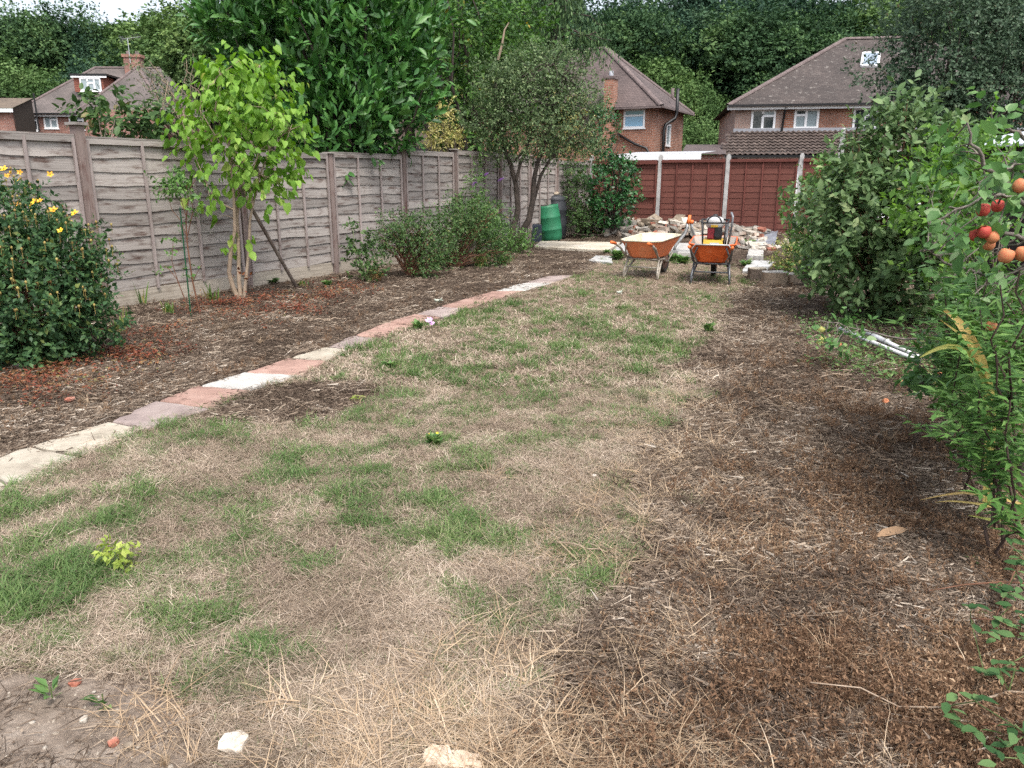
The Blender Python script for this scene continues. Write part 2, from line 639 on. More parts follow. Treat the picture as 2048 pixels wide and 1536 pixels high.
# ---- the concrete pad at the back, with its broken step
M_CONC = noise_mat('concrete_pad', [(.3, (.36, .31, .24)), (.5, (.48, .43, .345)), (.7, (.56, .52, .46))], 2.2, .85, .2, bscale=50, dist=.01)
M_CONCG = noise_mat('concrete_grey', [(.3, (.25, .25, .25)), (.5, (.38, .38, .37)), (.7, (.5, .5, .49))], 4, .85, .3, bscale=50, dist=.01)
pad = thing('concrete_pad', 'cream concrete hardstanding in front of the rubble heap', None, (*G(1230, 495)[:2], 0), kind='structure')
zt = .06
p1 = [G(1068, 492, zt), G(1215, 500, zt), G(1240, 484, zt), G(1080, 482, zt)]
p2 = [G(1222, 500, zt), G(1430, 506, zt), G(1440, 486, zt), G(1247, 484, zt)]
part('concrete_slab', slab_mesh(MB(), p1, -.1, zt, rng, 9), M_CONC, pad)
part('concrete_slab', slab_mesh(MB(), p2, -.1, zt - .006, rng, 9), M_CONCG, pad)
mb = slab_mesh(MB(), [G(1178, 518, .05), G(1225, 523, .05), G(1224, 510, .05), G(1192, 509, .05)], -.06, .035, rng)
solo('stone_slab', mb, M_CONCG, (*G(1202, 516)[:2], 0), 'grey stone slab lying in the grass below the concrete pad', 'slab')
for k, (cs, mt, lb) in enumerate([
        (((1484, 541), (1530, 543), (1548, 522), (1500, 520)), M_CONCG, 'bluish grey paving slab lying flat before the right rubble heap'),
        (((1495, 515), (1526, 517), (1526, 505), (1496, 503)), M_SLAB['pale'], 'white kerb block lying flat behind the bluish grey slab')]):
    mb = slab_mesh(MB(), [G(*c, .06) for c in cs], -.04, .06 + .05 * k, rng)
    solo('paving_block', mb, mt, (*G(*cs[0])[:2], 0), lb, 'slab')

# ------------------------------------------------------------------ fences
def wood_mat(name, base, stain, dark, grain=1.0, stain_amt=.5, rough=.85, vary=.14):
    """weathered board: UV u runs along the grain in metres, v across 0 (lower edge) to 1 (upper edge, sheltered by the board above)"""
    m, N, L, P = nodes(name)
    uv = N.new('ShaderNodeUVMap')
    oi = N.new('ShaderNodeObjectInfo')
    off = N.new('ShaderNodeVectorMath')
    off.operation = 'MULTIPLY_ADD'
    L.new(oi.outputs['Random'], off.inputs[0])
    off.inputs[1].default_value = (41, 23, 0)
    L.new(uv.outputs[0], off.inputs[2])

    def nz(sx, sy, d=5):
        mp = N.new('ShaderNodeMapping')
        mp.inputs['Scale'].default_value = (sx, sy, 1)
        L.new(off.outputs[0], mp.inputs[0])
        n = N.new('ShaderNodeTexNoise')
        n.inputs['Scale'].default_value = 1
        n.inputs['Detail'].default_value = d
        n.inputs['Roughness'].default_value = .65
        L.new(mp.outputs[0], n.inputs['Vector'])
        return n.outputs[0]
    g = nz(2.2 * grain, 22, 8)
    r1 = ramp(N, [(.25, dark), (.5, base), (.75, tuple(min(1, v * 1.3) for v in base))])
    L.new(g, r1.inputs[0])
    sep = N.new('ShaderNodeSeparateXYZ')
    L.new(uv.outputs[0], sep.inputs[0])
    s1 = N.new('ShaderNodeMath')
    s1.operation = 'MULTIPLY_ADD'
    L.new(sep.outputs['Y'], s1.inputs[0])
    s1.inputs[1].default_value = .06
    L.new(nz(3.2, 2.6, 8), s1.inputs[2])
    sr = ramp(N, [(.6 - .1 * stain_amt, (0, 0, 0)), (.8 - .14 * stain_amt, (1, 1, 1))])
    L.new(s1.outputs[0], sr.inputs[0])
    mx = N.new('ShaderNodeMix')
    mx.data_type = 'RGBA'
    L.new(sr.outputs[0], mx.inputs[0])
    L.new(r1.outputs[0], mx.inputs[6])
    r2 = ramp(N, [(.3, tuple(v * .6 for v in stain)), (.7, stain)])
    L.new(g, r2.inputs[0])
    L.new(r2.outputs[0], mx.inputs[7])
    hv = N.new('ShaderNodeHueSaturation')
    mr = N.new('ShaderNodeMapRange')
    mr.inputs['To Min'].default_value = 1 - vary
    mr.inputs['To Max'].default_value = 1 + vary
    L.new(oi.outputs['Random'], mr.inputs[0])
    L.new(mr.outputs[0], hv.inputs['Value'])
    L.new(mx.outputs[2], hv.inputs['Color'])
    L.new(hv.outputs[0], P.inputs['Base Color'])
    P.inputs['Roughness'].default_value = rough
    P.inputs['Specular IOR Level'].default_value = .2
    b = N.new('ShaderNodeBump')
    b.inputs['Strength'].default_value = .35
    b.inputs['Distance'].default_value = .006
    L.new(nz(7, 40), b.inputs['Height'])
    L.new(b.outputs[0], P.inputs['Normal'])
    return m


M_WOOD = wood_mat('weathered_board', (.29, .263, .243), (.12, .08, .066), (.155, .132, .118), vary=.26, stain_amt=.75)
M_WOODB = wood_mat('weathered_batten', (.3, .255, .24), (.14, .095, .08), (.13, .1, .09), 1, .5)
M_POST = wood_mat('weathered_post', (.2, .155, .14), (.12, .06, .05), (.08, .055, .05), 1, .7)
M_GRAVEL = wood_mat('gravel_board', (.34, .3, .25), (.26, .215, .17), (.2, .17, .135), 1, .3)
M_RED = wood_mat('red_stained_board', (.13, .05, .039), (.105, .039, .031), (.075, .028, .022), 1, .35, .8, .14)
M_REDB = wood_mat('red_stained_batten', (.13, .045, .036), (.105, .035, .028), (.075, .024, .02), 1, .4, .8)
M_CPOST = noise_mat('concrete_post', [(.3, (.26, .255, .25)), (.5, (.36, .355, .345)), (.7, (.45, .445, .435))], 9, .85, .3, bscale=60, dist=.008)


def waney(A, d, n, L, z0, h, r, wav=.009, t=.011, lean=.009, segs=14):
    """one overlapping board: wavy lower edge standing proud of the board below"""
    u = np.linspace(0, 1, segs + 1)
    ph = r.uniform(0, 9, 4)
    edge = wav * (np.sin(u * r.uniform(3, 7) + ph[0]) + .6 * np.sin(u * r.uniform(8, 15) + ph[1]) + .35 * np.sin(u * 27 + ph[2]))
    lowz = z0 + edge
    topz = np.full_like(u, z0 + h + .03)
    base = A[None, :2] + (u * L)[:, None] * d[None, :2]
    rows, U = [], []
    m = (lowz + topz) / 2
    bow = .002 * np.sin(u * PI * r.uniform(1, 3) + ph[3])
    for off, z, v in ((lean + t, lowz, 0), ((lean + t * 1.2) * .5, m, .5), (t * .2, topz, 1), (-t, topz, 1), (lean, lowz, 0)):
        rows.append(np.c_[base + n[None, :2] * (off + bow * (1 - v))[:, None] if np.ndim(off + bow) else base, z])
        U.append(np.c_[u * L, np.full_like(u, v)])
    k = segs + 1
    F = []
    for a in range(5):
        b = (a + 1) % 5
        F += [(a * k + j, a * k + j + 1, b * k + j + 1, b * k + j) for j in range(segs)]
    return MB().add(np.concatenate(rows), F, np.concatenate(U))


def upright(mb, p, d, n, w, t, z0, z1, off=0.0, lean=(0, 0)):
    """box standing at p, w along the fence, t across, front face off+t from the fence plane; grain runs up"""
    p = np.array([p[0], p[1], 0.])
    V, U = [], []
    for s, z in ((0, z0), (1, z1)):
        sh = np.array([lean[0], lean[1], 0]) * s
        for a, b in ((-w / 2, off), (w / 2, off), (w / 2, off + t), (-w / 2, off + t)):
            V.append(p + d * a + n * b + sh + np.array([0, 0, z]))
            U.append((z, a / .3 + .3))
    return mb.add(V, [(0, 1, 5, 4), (1, 2, 6, 5), (2, 3, 7, 6), (3, 0, 4, 7), (4, 5, 6, 7), (3, 2, 1, 0)], U)


def rail(mb, A, B, n, h, t, off, z=None):
    A, B = np.array(A, float), np.array(B, float)
    V, U = [], []
    L = np.linalg.norm(B - A)
    for P_, u in ((A, 0), (B, L)):
        for o, z_ in ((off, 0), (off + t, 0), (off + t, h), (off, h)):
            V.append(P_ + n * o + np.array([0, 0, z_]))
            U.append((u, z_ / max(h, .01) * .4))
    return mb.add(V, [(0, 1, 5, 4), (1, 2, 6, 5), (2, 3, 7, 6), (3, 0, 4, 7), (0, 3, 2, 1), (4, 5, 6, 7)], U)


LPX = [(-215, 262), (152, 262), (472, 297), (656, 311), (803, 304), (907, 303), (997, 305), (1058, 315), (1112, 321), (1176, 325)]
LP = [on_plane(a, b, FA, HD) for a, b in LPX]
FENCE_W = {0: 'nearest the yellow flowered bush', 1: 'behind the light green tree', 2: 'with the leaning prop before it', 3: 'hung over by the laurel', 4: 'below the golden shrub', 5: 'behind the tall buddleia', 6: 'behind the forked tree trunks', 7: 'to the left of the water butts', 8: 'in the far corner'}
fence = thing('timber_fence', 'long weathered grey overlap fence along the left side of the garden', 'fence', (FA[0], FA[1], 0))
for i in range(len(LP) - 1):
    A, B = LP[i].copy(), LP[i + 1].copy()
    top = (A[2] + B[2]) / 2
    d = unit((B - A) * np.array([1, 1, 0]))
    L = np.linalg.norm((B - A)[:2])
    t = sub('panel', fence, (*(A + B)[:2] / 2, 0), 'weathered grey overlap panel ' + FENCE_W[i])
    A0 = A + d * .06
    Lp = L - .12
    zb = .2 if i < 7 else .3
    g = MB()
    rail(g, [*A0[:2], -.05], [*(A0 + d * Lp)[:2], -.05], FNRM, zb + .04, .03, -.01)
    part('gravel_board', g, M_GRAVEL, t)
    nb = 11
    hb = (top - .07 - zb) / nb
    for k in range(nb):
        part('board', waney(A0, d, FNRM, Lp, zb + k * hb, hb, rng), M_WOOD, t)
    for f in (.012, .335, .665, .988):
        upright(mbb := MB(), A0 + d * Lp * f, d, FNRM, .034, .02, zb - .02, top - .03, .03)
        part('batten', mbb, M_WOODB, t)
    b = MB()
    rail(b, [*A0[:2], top - .075], [*(A0 + d * Lp)[:2], top - .075], FNRM, .06, .02, .028)
    part('top_rail', b, M_WOOD, t)
    b = MB()
    rail(b, [*A0[:2], top - .012], [*(A0 + d * Lp)[:2], top - .012], FNRM, .02, .06, -.012)
    part('capping', b, M_WOOD, t)
POST_W = ['hidden behind the yellow flowered bush', 'with a flat cap beside the yellow flowered bush', 'behind the light green tree trunks', 'below the left edge of the laurel', 'below the right edge of the laurel', 'to the right of the golden shrub', 'beside the forked tree', 'behind the right trunk of the forked tree', 'behind the black water butt', 'at the corner with the red fence']
for i, p in enumerate(LP):
    if i == 0:
        continue
    big = i == 1
    w = .105 if big else .085
    t = part('post', upright(MB(), p, FDIR, FNRM, w, w, -.1, p[2] + (.06 if big else .03), -.03), M_POST, fence, label='weathered timber post ' + POST_W[i])
    part('cap', upright(MB(), p, FDIR, FNRM, w + .06, w + .06, p[2] + (.06 if big else .03), p[2] + (.09 if big else .05), -.06), M_WOOD, t)

# ---- the red brown fence across the back
RPX = [(1182, 324), (1320, 322), (1456, 322), (1602, 322), (1752, 322), (1905, 322)]
RPp = [on_plane(a, b, CORNER, RHD) for a, b in RPX]
RW = ['with a cross rail behind the holly bush', 'behind the middle of the rubble heap', 'behind the right end of the rubble heap', 'half hidden by the right hand bush', 'behind the tall finial post']
RNF = -RN                                           # towards the lawn
RTOP = 1.93
rfence = thing('timber_fence', 'red brown stained overlap fence with pale concrete posts across the back', 'fence', (RPp[1][0], RPp[1][1], 0))
for i in range(len(RPp) - 1):
    A, B = RPp[i], RPp[i + 1]
    if i == 4:
        continue
    d = RDIR
    L = np.linalg.norm((B - A)[:2])
    t = sub('panel', rfence, (*(A + B)[:2] / 2, 0), 'red brown stained overlap panel ' + RW[i])
    A0 = A + d * .06
    Lp = L - .12
    back = i == 0                                      # this panel shows its framed side
    nb, zb = 12, .12
    hb = (RTOP - .05 - zb) / nb
    for k in range(nb):
        part('board', waney(A0, d, RNF, Lp, zb + k * hb, hb, rng, wav=.003, lean=.003), M_RED, t)
    for f in ((.012, .5, .988) if back else (.012, .25, .5, .75, .988)):
        part('batten', upright(MB(), A0 + d * Lp * f, d, RNF, .036, .018, zb, RTOP - .04, .026), M_REDB, t)
    for zr in ((RTOP - .1, 1.0) if back else (RTOP - .06,)):
        b = MB()
        rail(b, [*A0[:2], zr], [*(A0 + d * Lp)[:2], zr], RNF, .09 if back else .05, .03, .046)
        part('rail', b, M_REDB, t)
    b = MB()
    rail(b, [*A0[:2], RTOP - .01], [*(A0 + d * Lp)[:2], RTOP - .01], RNF, .02, .06, -.01)
    part('capping', b, M_REDB, t)
PW = ['at the corner behind the holly bush', 'between the framed panel and the plain one', 'behind the plate compactor', 'at the edge of the right hand bush', 'hidden behind the right hand bush']
for i, p in enumerate(RPp[:4]):
    lean = np.array([.02, 0]) + rng.normal(0, .01, 2)
    mb = MB()
    upright(mb, p, RDIR, RNF, .095, .1, -.1, RTOP + .1, -.04, lean)
    q = p[:2] + lean
    upright(mb, [q[0], q[1]], RDIR, RNF, .06, .06, RTOP + .1, RTOP + .14, -.02)
    part('post', mb, M_CPOST, rfence, label='pale concrete post ' + PW[i])
# tall grey post with a ball finial and an arm
tp = PY(1664, 440, 17.6)
t = thing('finial_post', 'tall pale grey timber post with ball finial standing by the red fence', 'post', (tp[0], tp[1], 0))
ztop = PY(1672, 268, 17.6)[2]
part('post', upright(MB(), tp, RDIR, RNF, .11, .11, 0, ztop, -.05, (.05, 0)), M_CPOST, t)
part('finial', MB().lathe([(.001, 0), (.05, 0), (.06, .02), (.03, .035), (.045, .06), (.05, .085), (.035, .115), (.001, .125)], 12, o=(tp[0] + .05, tp[1], ztop)), M_CPOST, t, True)
za = PY(1650, 346, 17.6)[2]
part('arm', MB().bar((tp[0] - .22, tp[1] - .08, za), (tp[0] + .1, tp[1] - .08, za), .04, .035), M_CPOST, t)

# ------------------------------------------------------------------ houses
def brick_mat(name, c1, c2, mortar, scale=1.0):
    m, N, L, P = nodes(name)
    uv = N.new('ShaderNodeUVMap')
    bt = N.new('ShaderNodeTexBrick')
    bt.inputs['Scale'].default_value = 1
    bt.inputs['Brick Width'].default_value = .225
    bt.inputs['Row Height'].default_value = .075
    bt.inputs['Mortar Size'].default_value = .009
    bt.inputs['Mortar Smooth'].default_value = .2
    bt.inputs['Bias'].default_value = 0
    bt.inputs['Color1'].default_value = c4(c1)
    bt.inputs['Color2'].default_value = c4(c2)
    bt.inputs['Mortar'].default_value = c4(mortar)
    L.new(uv.outputs[0], bt.inputs[0])
    nz = N.new('ShaderNodeTexNoise')
    nz.inputs['Scale'].default_value = 1.3
    nz.inputs['Detail'].default_value = 8
    L.new(uv.outputs[0], nz.inputs['Vector'])
    hv = N.new('ShaderNodeHueSaturation')
    mr = N.new('ShaderNodeMapRange')
    mr.inputs['From Min'].default_value = .3
    mr.inputs['From Max'].default_value = .7
    mr.inputs['To Min'].default_value = .75
    mr.inputs['To Max'].default_value = 1.25
    L.new(nz.outputs[0], mr.inputs[0])
    L.new(mr.outputs[0], hv.inputs['Value'])
    L.new(bt.outputs['Color'], hv.inputs['Color'])
    L.new(hv.outputs[0], P.inputs['Base Color'])
    P.inputs['Roughness'].default_value = .9
    b = N.new('ShaderNodeBump')
    b.invert = True
    b.inputs['Strength'].default_value = .8
    b.inputs['Distance'].default_value = .01
    L.new(bt.outputs['Fac'], b.inputs['Height'])
    L.new(b.outputs[0], P.inputs['Normal'])
    return m


def tile_mat(name, c1, c2, moss, w=.165, h=.11, lich=.62):
    """plain roof tiles too small to tell apart: courses with a shadowed lower edge, lichen specks"""
    m, N, L, P = nodes(name)
    uv = N.new('ShaderNodeUVMap')
    bt = N.new('ShaderNodeTexBrick')
    bt.inputs['Scale'].default_value = 1
    bt.inputs['Brick Width'].default_value = w
    bt.inputs['Row Height'].default_value = h
    bt.inputs['Mortar Size'].default_value = .006
    bt.inputs['Color1'].default_value = c4(c1)
    bt.inputs['Color2'].default_value = c4(c2)
    bt.inputs['Mortar'].default_value = c4(tuple(v * .35 for v in c1))
    L.new(uv.outputs[0], bt.inputs[0])
    nz = N.new('ShaderNodeTexNoise')
    nz.inputs['Scale'].default_value = 5
    nz.inputs['Detail'].default_value = 8
    nz.inputs['Roughness'].default_value = .75
    L.new(uv.outputs[0], nz.inputs['Vector'])
    r = ramp(N, [(lich - .04, (0, 0, 0)), (lich + .06, (1, 1, 1))])
    L.new(nz.outputs[0], r.inputs[0])
    mx = N.new('ShaderNodeMix')
    mx.data_type = 'RGBA'
    L.new(r.outputs[0], mx.inputs[0])
    L.new(bt.outputs['Color'], mx.inputs[6])
    mx.inputs[7].default_value = c4(moss)
    n2 = N.new('ShaderNodeTexNoise')
    n2.inputs['Scale'].default_value = .6
    n2.inputs['Detail'].default_value = 4
    L.new(uv.outputs[0], n2.inputs['Vector'])
    hv = N.new('ShaderNodeHueSaturation')
    mr = N.new('ShaderNodeMapRange')
    mr.inputs['From Min'].default_value = .3
    mr.inputs['From Max'].default_value = .7
    mr.inputs['To Min'].default_value = .72
    mr.inputs['To Max'].default_value = 1.25
    L.new(n2.outputs[0], mr.inputs[0])
    L.new(mr.outputs[0], hv.inputs['Value'])
    L.new(mx.outputs[2], hv.inputs['Color'])
    L.new(hv.outputs[0], P.inputs['Base Color'])
    P.inputs['Roughness'].default_value = .9
    sp = N.new('ShaderNodeSeparateXYZ')
    L.new(uv.outputs[0], sp.inputs[0])
    dv = N.new('ShaderNodeMath')
    dv.operation = 'DIVIDE'
    L.new(sp.outputs['Y'], dv.inputs[0])
    dv.inputs[1].default_value = h
    fr = N.new('ShaderNodeMath')
    fr.operation = 'FRACT'
    L.new(dv.outputs[0], fr.inputs[0])
    b = N.new('ShaderNodeBump')
    b.invert = True
    b.inputs['Strength'].default_value = .9
    b.inputs['Distance'].default_value = .025
    L.new(fr.outputs[0], b.inputs['Height'])
    L.new(b.outputs[0], P.inputs['Normal'])
    return m


M_BRICK = brick_mat('orange_brick', (.24, .095, .055), (.33, .14, .085), (.34, .29, .25))
M_BRICKD = brick_mat('red_brown_brick', (.2, .085, .065), (.28, .115, .08), (.3, .26, .23))
M_BRICKP = brick_mat('pale_pink_brick', (.3, .19, .155), (.38, .25, .2), (.42, .37, .33))
M_TILE = tile_mat('brown_plain_tile', (.05, .039, .035), (.07, .055, .049), (.22, .2, .18), lich=.6)
M_TILEM = tile_mat('mauve_plain_tile', (.085, .063, .06), (.112, .084, .079), (.2, .175, .16), lich=.66)
M_TILEL = tile_mat('grey_brown_tile', (.1, .084, .078), (.13, .108, .1), (.2, .185, .16), .2, .14, lich=.7)
M_HIP = noise_mat('hip_tile', [(.3, (.1, .078, .074)), (.6, (.16, .125, .12)), (.75, (.26, .23, .21))], 5, .9, .2)
M_PAN = noise_mat('pantile', [(.3, (.045, .034, .03)), (.5, (.08, .06, .052)), (.7, (.14, .11, .095))], 3, .8, .2, vary=.2)
M_UPVC = flat_mat('white_upvc', (.8, .81, .82), .35)
M_BLACKP = flat_mat('black_plastic_pipe', (.012, .012, .013), .4)
M_LEAD = flat_mat('lead_flashing', (.28, .29, .32), .6)


def glass_mat(name, c, rough=.05):
    m, N, L, P = nodes(name)
    P.inputs['Base Color'].default_value = c4(c)
    P.inputs['Roughness'].default_value = rough
    P.inputs['Specular IOR Level'].default_value = .7
    P.inputs['Coat Weight'].default_value = .3
    return m


M_GLASS = glass_mat('window_glass', (.03, .04, .045))
M_GLASSB = glass_mat('window_with_blue_blind', (.22, .42, .58), .2)
M_GLASSC = glass_mat('window_with_net_curtain', (.28, .34, .36), .15)


class Frame:
    """upright wall plane: origin o at ground, u along the wall, n out of the wall"""
    def __init__(s, o, u, n):
        s.o, s.u, s.n = np.array([o[0], o[1], 0.]), unit(np.array([u[0], u[1], 0.])), unit(np.array([n[0], n[1], 0.]))

    def w(s, u, z, d=0.0):
        return s.o + s.u * u + s.n * d + np.array([0, 0, z])

    def hit(s, px, py, d=0.0):
        r_ = ray(px, py)
        t = (s.n @ (s.o + s.n * d - EYE)) / (s.n @ r_)
        p = EYE + r_ * t
        return float((p - s.o) @ s.u), float(p[2])


def wall(fr, u0, u1, z0, z1, holes, mat, parent, dep=.12):
    """wall sheet with real openings and reveals"""
    us = sorted({u0, u1, *[h for a in holes for h in a[:2]]})
    zs = sorted({z0, z1, *[h for a in holes for h in a[2:]]})
    mb = MB()
    for a, b in zip(us[:-1], us[1:]):
        for c, d in zip(zs[:-1], zs[1:]):
            cu, cz = (a + b) / 2, (c + d) / 2
            if any(h[0] < cu < h[1] and h[2] < cz < h[3] for h in holes):
                continue
            mb.poly([fr.w(a, c), fr.w(b, c), fr.w(b, d), fr.w(a, d)], [(a, c), (b, c), (b, d), (a, d)])
    for h in holes:
        for (a, c), (b, d) in (((h[0], h[2]), (h[1], h[2])), ((h[1], h[2]), (h[1], h[3])), ((h[1], h[3]), (h[0], h[3])), ((h[0], h[3]), (h[0], h[2]))):
            mb.poly([fr.w(a, c), fr.w(b, d), fr.w(b, d, -dep), fr.w(a, c, -dep)], [(a, c), (b, d), (b + .1, d + .1), (a + .1, c + .1)])
    return part('wall', mb, mat, parent)


def window(fr, h, parent, lay='2', glass=None, sill=True, dep=.02):
    """white frame with mullions, a pane for each light: lay is a list of lights in unit coordinates"""
    u0, u1, z0, z1 = h
    W, H = u1 - u0, z1 - z0
    lights = {'2': [(0, .48, 0, 1), (.48, 1, 0, .68), (.48, 1, .68, 1)], '2r': [(0, .48, 0, .68), (0, .48, .68, 1), (.48, 1, 0, 1)],
              '1t': [(0, 1, 0, .66), (0, 1, .66, 1)], '3': [(0, .36, 0, 1), (.36, .68, 0, .62), (.36, .68, .62, 1), (.68, 1, 0, 1)],
              '1': [(0, 1, 0, 1)]}[lay]
    b = MB()
    fw = .085

    def bx(a, c, d, e, f0, f1):
        V = [fr.w(x, z, y) for y in (f0, f1) for x, z in ((a, d), (c, d), (c, e), (a, e))]
        b.add(V, [(0, 1, 2, 3), (4, 7, 6, 5), (0, 4, 5, 1), (1, 5, 6, 2), (2, 6, 7, 3), (3, 7, 4, 0)])
    win = part('window', MB().poly([fr.w(u0, z0, -dep - .03), fr.w(u1, z0, -dep - .03), fr.w(u1, z1, -dep - .03), fr.w(u0, z1, -dep - .03)]), M_GLASS, parent)
    bx(u0, u1, z0, z0 + fw, -dep, -dep + .06)
    bx(u0, u1, z1 - fw, z1, -dep, -dep + .06)
    bx(u0, u0 + fw, z0 + fw, z1 - fw, -dep, -dep + .06)
    bx(u1 - fw, u1, z0 + fw, z1 - fw, -dep, -dep + .06)
    for l in lights:
        if l[0] > 0:
            x = u0 + W * l[0]
            bx(x - fw * .55, x + fw * .55, z0 + fw + H * l[2], min(z1 - fw, z0 + H * l[3]), -dep, -dep + .055)
        if l[2] > 0:
            z = z0 + H * l[2]
            bx(u0 + max(fw, W * l[0]), min(u1 - fw, u0 + W * l[1]), z - fw * .5, z + fw * .5, -dep, -dep + .05)
    part('frame', b, M_UPVC, win)
    for k, l in enumerate(lights):
        a, c, d, e = u0 + W * l[0] + .03, u0 + W * l[1] - .03, z0 + H * l[2] + .03, z0 + H * l[3] - .03
        g = MB()
        V = [fr.w(x, z, y) for y in (-dep + .005, -dep + .02) for x, z in ((a, d), (c, d), (c, e), (a, e))]
        g.add(V, [(0, 1, 2, 3), (4, 7, 6, 5), (0, 4, 5, 1), (1, 5, 6, 2), (2, 6, 7, 3), (3, 7, 4, 0)])
        part('pane', g, glass[k] if isinstance(glass, list) else (glass or M_GLASS), win)
    if sill:
        s_ = MB()
        V = [fr.w(x, z, y) for y in (-dep, .05) for x, z in ((u0 - .04, z0 - .05), (u1 + .04, z0 - .05), (u1 + .04, z0), (u0 - .04, z0))]
        s_.add(V, [(0, 1, 2, 3), (4, 7, 6, 5), (0, 4, 5, 1), (1, 5, 6, 2), (2, 6, 7, 3), (3, 7, 4, 0)])
        part('sill', s_, M_UPVC, win)
    return win


def roof_face(mb, pts):
    """roof plane with UVs: u along the lower edge (first two points), v up the slope"""
    pts = [np.asarray(p, float) for p in pts]
    e = unit(pts[1] - pts[0])
    n = unit(np.cross(e, pts[2] - pts[0]))
    s_ = np.cross(n, e)
    mb.poly(pts, [((p - pts[0]) @ e, (p - pts[0]) @ s_) for p in pts])


def ridge_tiles(a, b, parent, mat, ln=.42, r=.11):
    a, b = np.asarray(a, float), np.asarray(b, float)
    L = np.linalg.norm(b - a)
    n = max(1, int(L / ln))
    d = (b - a) / n
    mb = MB()
    st = unit(np.cross(d, (0, 0, 1)))
    up = np.cross(st, unit(d))
    an = np.linspace(-.1, PI + .1, 6)
    V = []
    for k, (f, rr) in enumerate(((0, r * 1.06), (1.02, r))):
        for t in an:
            V.append(d * f + st * rr * math.cos(t) + up * rr * math.sin(t) * .8)
    mb.add(V, [(j, j + 1, 6 + j + 1, 6 + j) for j in range(5)])
    me = mb.mesh('ridge_tile', mat, False)
    for k in range(n):
        o = link('ridge_tile', me, parent)
        o.location = tuple(a + d * k + np.array([0, 0, -.02]) - org(parent))


def boxdir(mb, p, u, n, w, dp, z0, z1):
    """upright box: p is the middle of its front foot, u along the front, n out of it; UVs in metres"""
    p, u, n = np.array([p[0], p[1], 0.]), np.array([u[0], u[1], 0.]), np.array([n[0], n[1], 0.])
    cs = [p - u * w / 2, p + u * w / 2, p + u * w / 2 - n * dp, p - u * w / 2 - n * dp]
    run = 0
    for i in range(4):
        a, b = cs[i], cs[(i + 1) % 4]
        L = np.linalg.norm(b - a)
        mb.poly([a + [0, 0, z0], b + [0, 0, z0], b + [0, 0, z1], a + [0, 0, z1]], [(run, z0), (run + L, z0), (run + L, z1), (run, z1)])
        run += L
    mb.poly([c + [0, 0, z1] for c in cs])
    return mb


def gutter(mb, a, b, n, dz=0):
    mb.bar(np.asarray(a) + n * .06 + [0, 0, dz], np.asarray(b) + n * .06 + [0, 0, dz], .1, .08)
    return mb


# ---- the middle house: hipped roof seen on its corner
h27 = math.radians(27.8)
mu = np.array([-math.cos(h27), math.sin(h27), 0])
mv = np.array([math.sin(h27), math.cos(h27), 0])
mc = PY(1312, 213, 38)
ze = mc[2]
mid = thing('brick_house', 'red brick house with steep mauve tiled hip roof and slim wall chimney', 'house', (mc[0], mc[1], 0))
fF = Frame(mc, mu, -mv)
fS = Frame(mc, mv, -mu)
a, b = fF.hit(1247, 257), fF.hit(1291, 217)
hw = (min(a[0], b[0]), max(a[0], b[0]), min(a[1], b[1]), max(a[1], b[1]))
wall(fF, 0, 10, -.3, ze, [hw], M_BRICK, mid)
tag(window(fF, hw, mid, '1t', [M_GLASSB, glass_mat('window_with_painted_teal_reflection', (.06, .22, .25), .1)]), 'white framed window with a pale blue blind')  # teal reflection of the top light is painted into its base colour
a, b = fS.hit(1331, 291), fS.hit(1340, 249)
h1 = (a[0], b[0] + .1, a[1], b[1])
a, b = fS.hit(1327, 256), fS.hit(1331.5, 222)
h2 = (a[0], b[0] + .05, max(a[1], h1[2] + .8), b[1])
L2 = 4.7
wall(fS, 0, L2, -.3, ze, [h1], M_BRICK, mid)
window(fS, h1, mid, '1', M_GLASSC)
mbk = MB()
bk = Frame(mc + mv * L2, mu, mv)
mbk.poly([bk.w(0, -.3), bk.w(10, -.3), bk.w(10, ze), bk.w(0, ze)])
part('wall', mbk, M_BRICK, mid)
ov = .38
E1, E2 = mc - mu * ov - mv * ov, mc - mu * ov + mv * (L2 + ov)
E3, E4 = mc + mu * 10 + mv * (L2 + ov), mc + mu * 10 - mv * ov
R1 = np.array([*(mc + mu * 3.5 + mv * 2.35)[:2], 7.78])
R2 = np.array([*(mc + mu * 6.5 + mv * 2.35)[:2], 7.78])
rf = MB()
roof_face(rf, [E4, E1, R1, R2])
roof_face(rf, [E1, E2, R1])
roof_face(rf, [E2, E3, R2, R1])
roof_face(rf, [E3, E4, R2])
rf.poly([E1 + [0, 0, -.02], E2 + [0, 0, -.02], E3 + [0, 0, -.02], E4 + [0, 0, -.02]])
roof = part('roof', rf, M_TILEM, mid)
ridge_tiles(E1, R1, roof, M_HIP, .5, .13)
ridge_tiles(E2, R1, roof, M_HIP, .5, .13)
ridge_tiles(R1, R2, roof, M_HIP)
g = gutter(MB(), E4, E1, -mv, -.06)
gutter(g, E1, E2, -mu, -.06)
part('gutter', g, M_HIP, mid)
cc = fF.hit(1225, 200)
ch = boxdir(MB(), fF.w(cc[0], 0, .56), mu, -mv, .46, .6, -.3, PY(1226, 152, 38.5)[2] - .12)
cs_ = part('chimney', ch, M_BRICK, mid)
zc = PY(1226, 152, 38.5)[2]
part('chimney_cap', boxdir(MB(), fF.w(cc[0], 0, .6), mu, -mv, .56, .68, zc - .12, zc), M_HIP, cs_)
part('flue', MB().lathe([(.001, .25), (.1, .25), (.1, 0)], 10, o=fF.w(cc[0], zc, .25)), M_LEAD, cs_, True)
pp = MB()
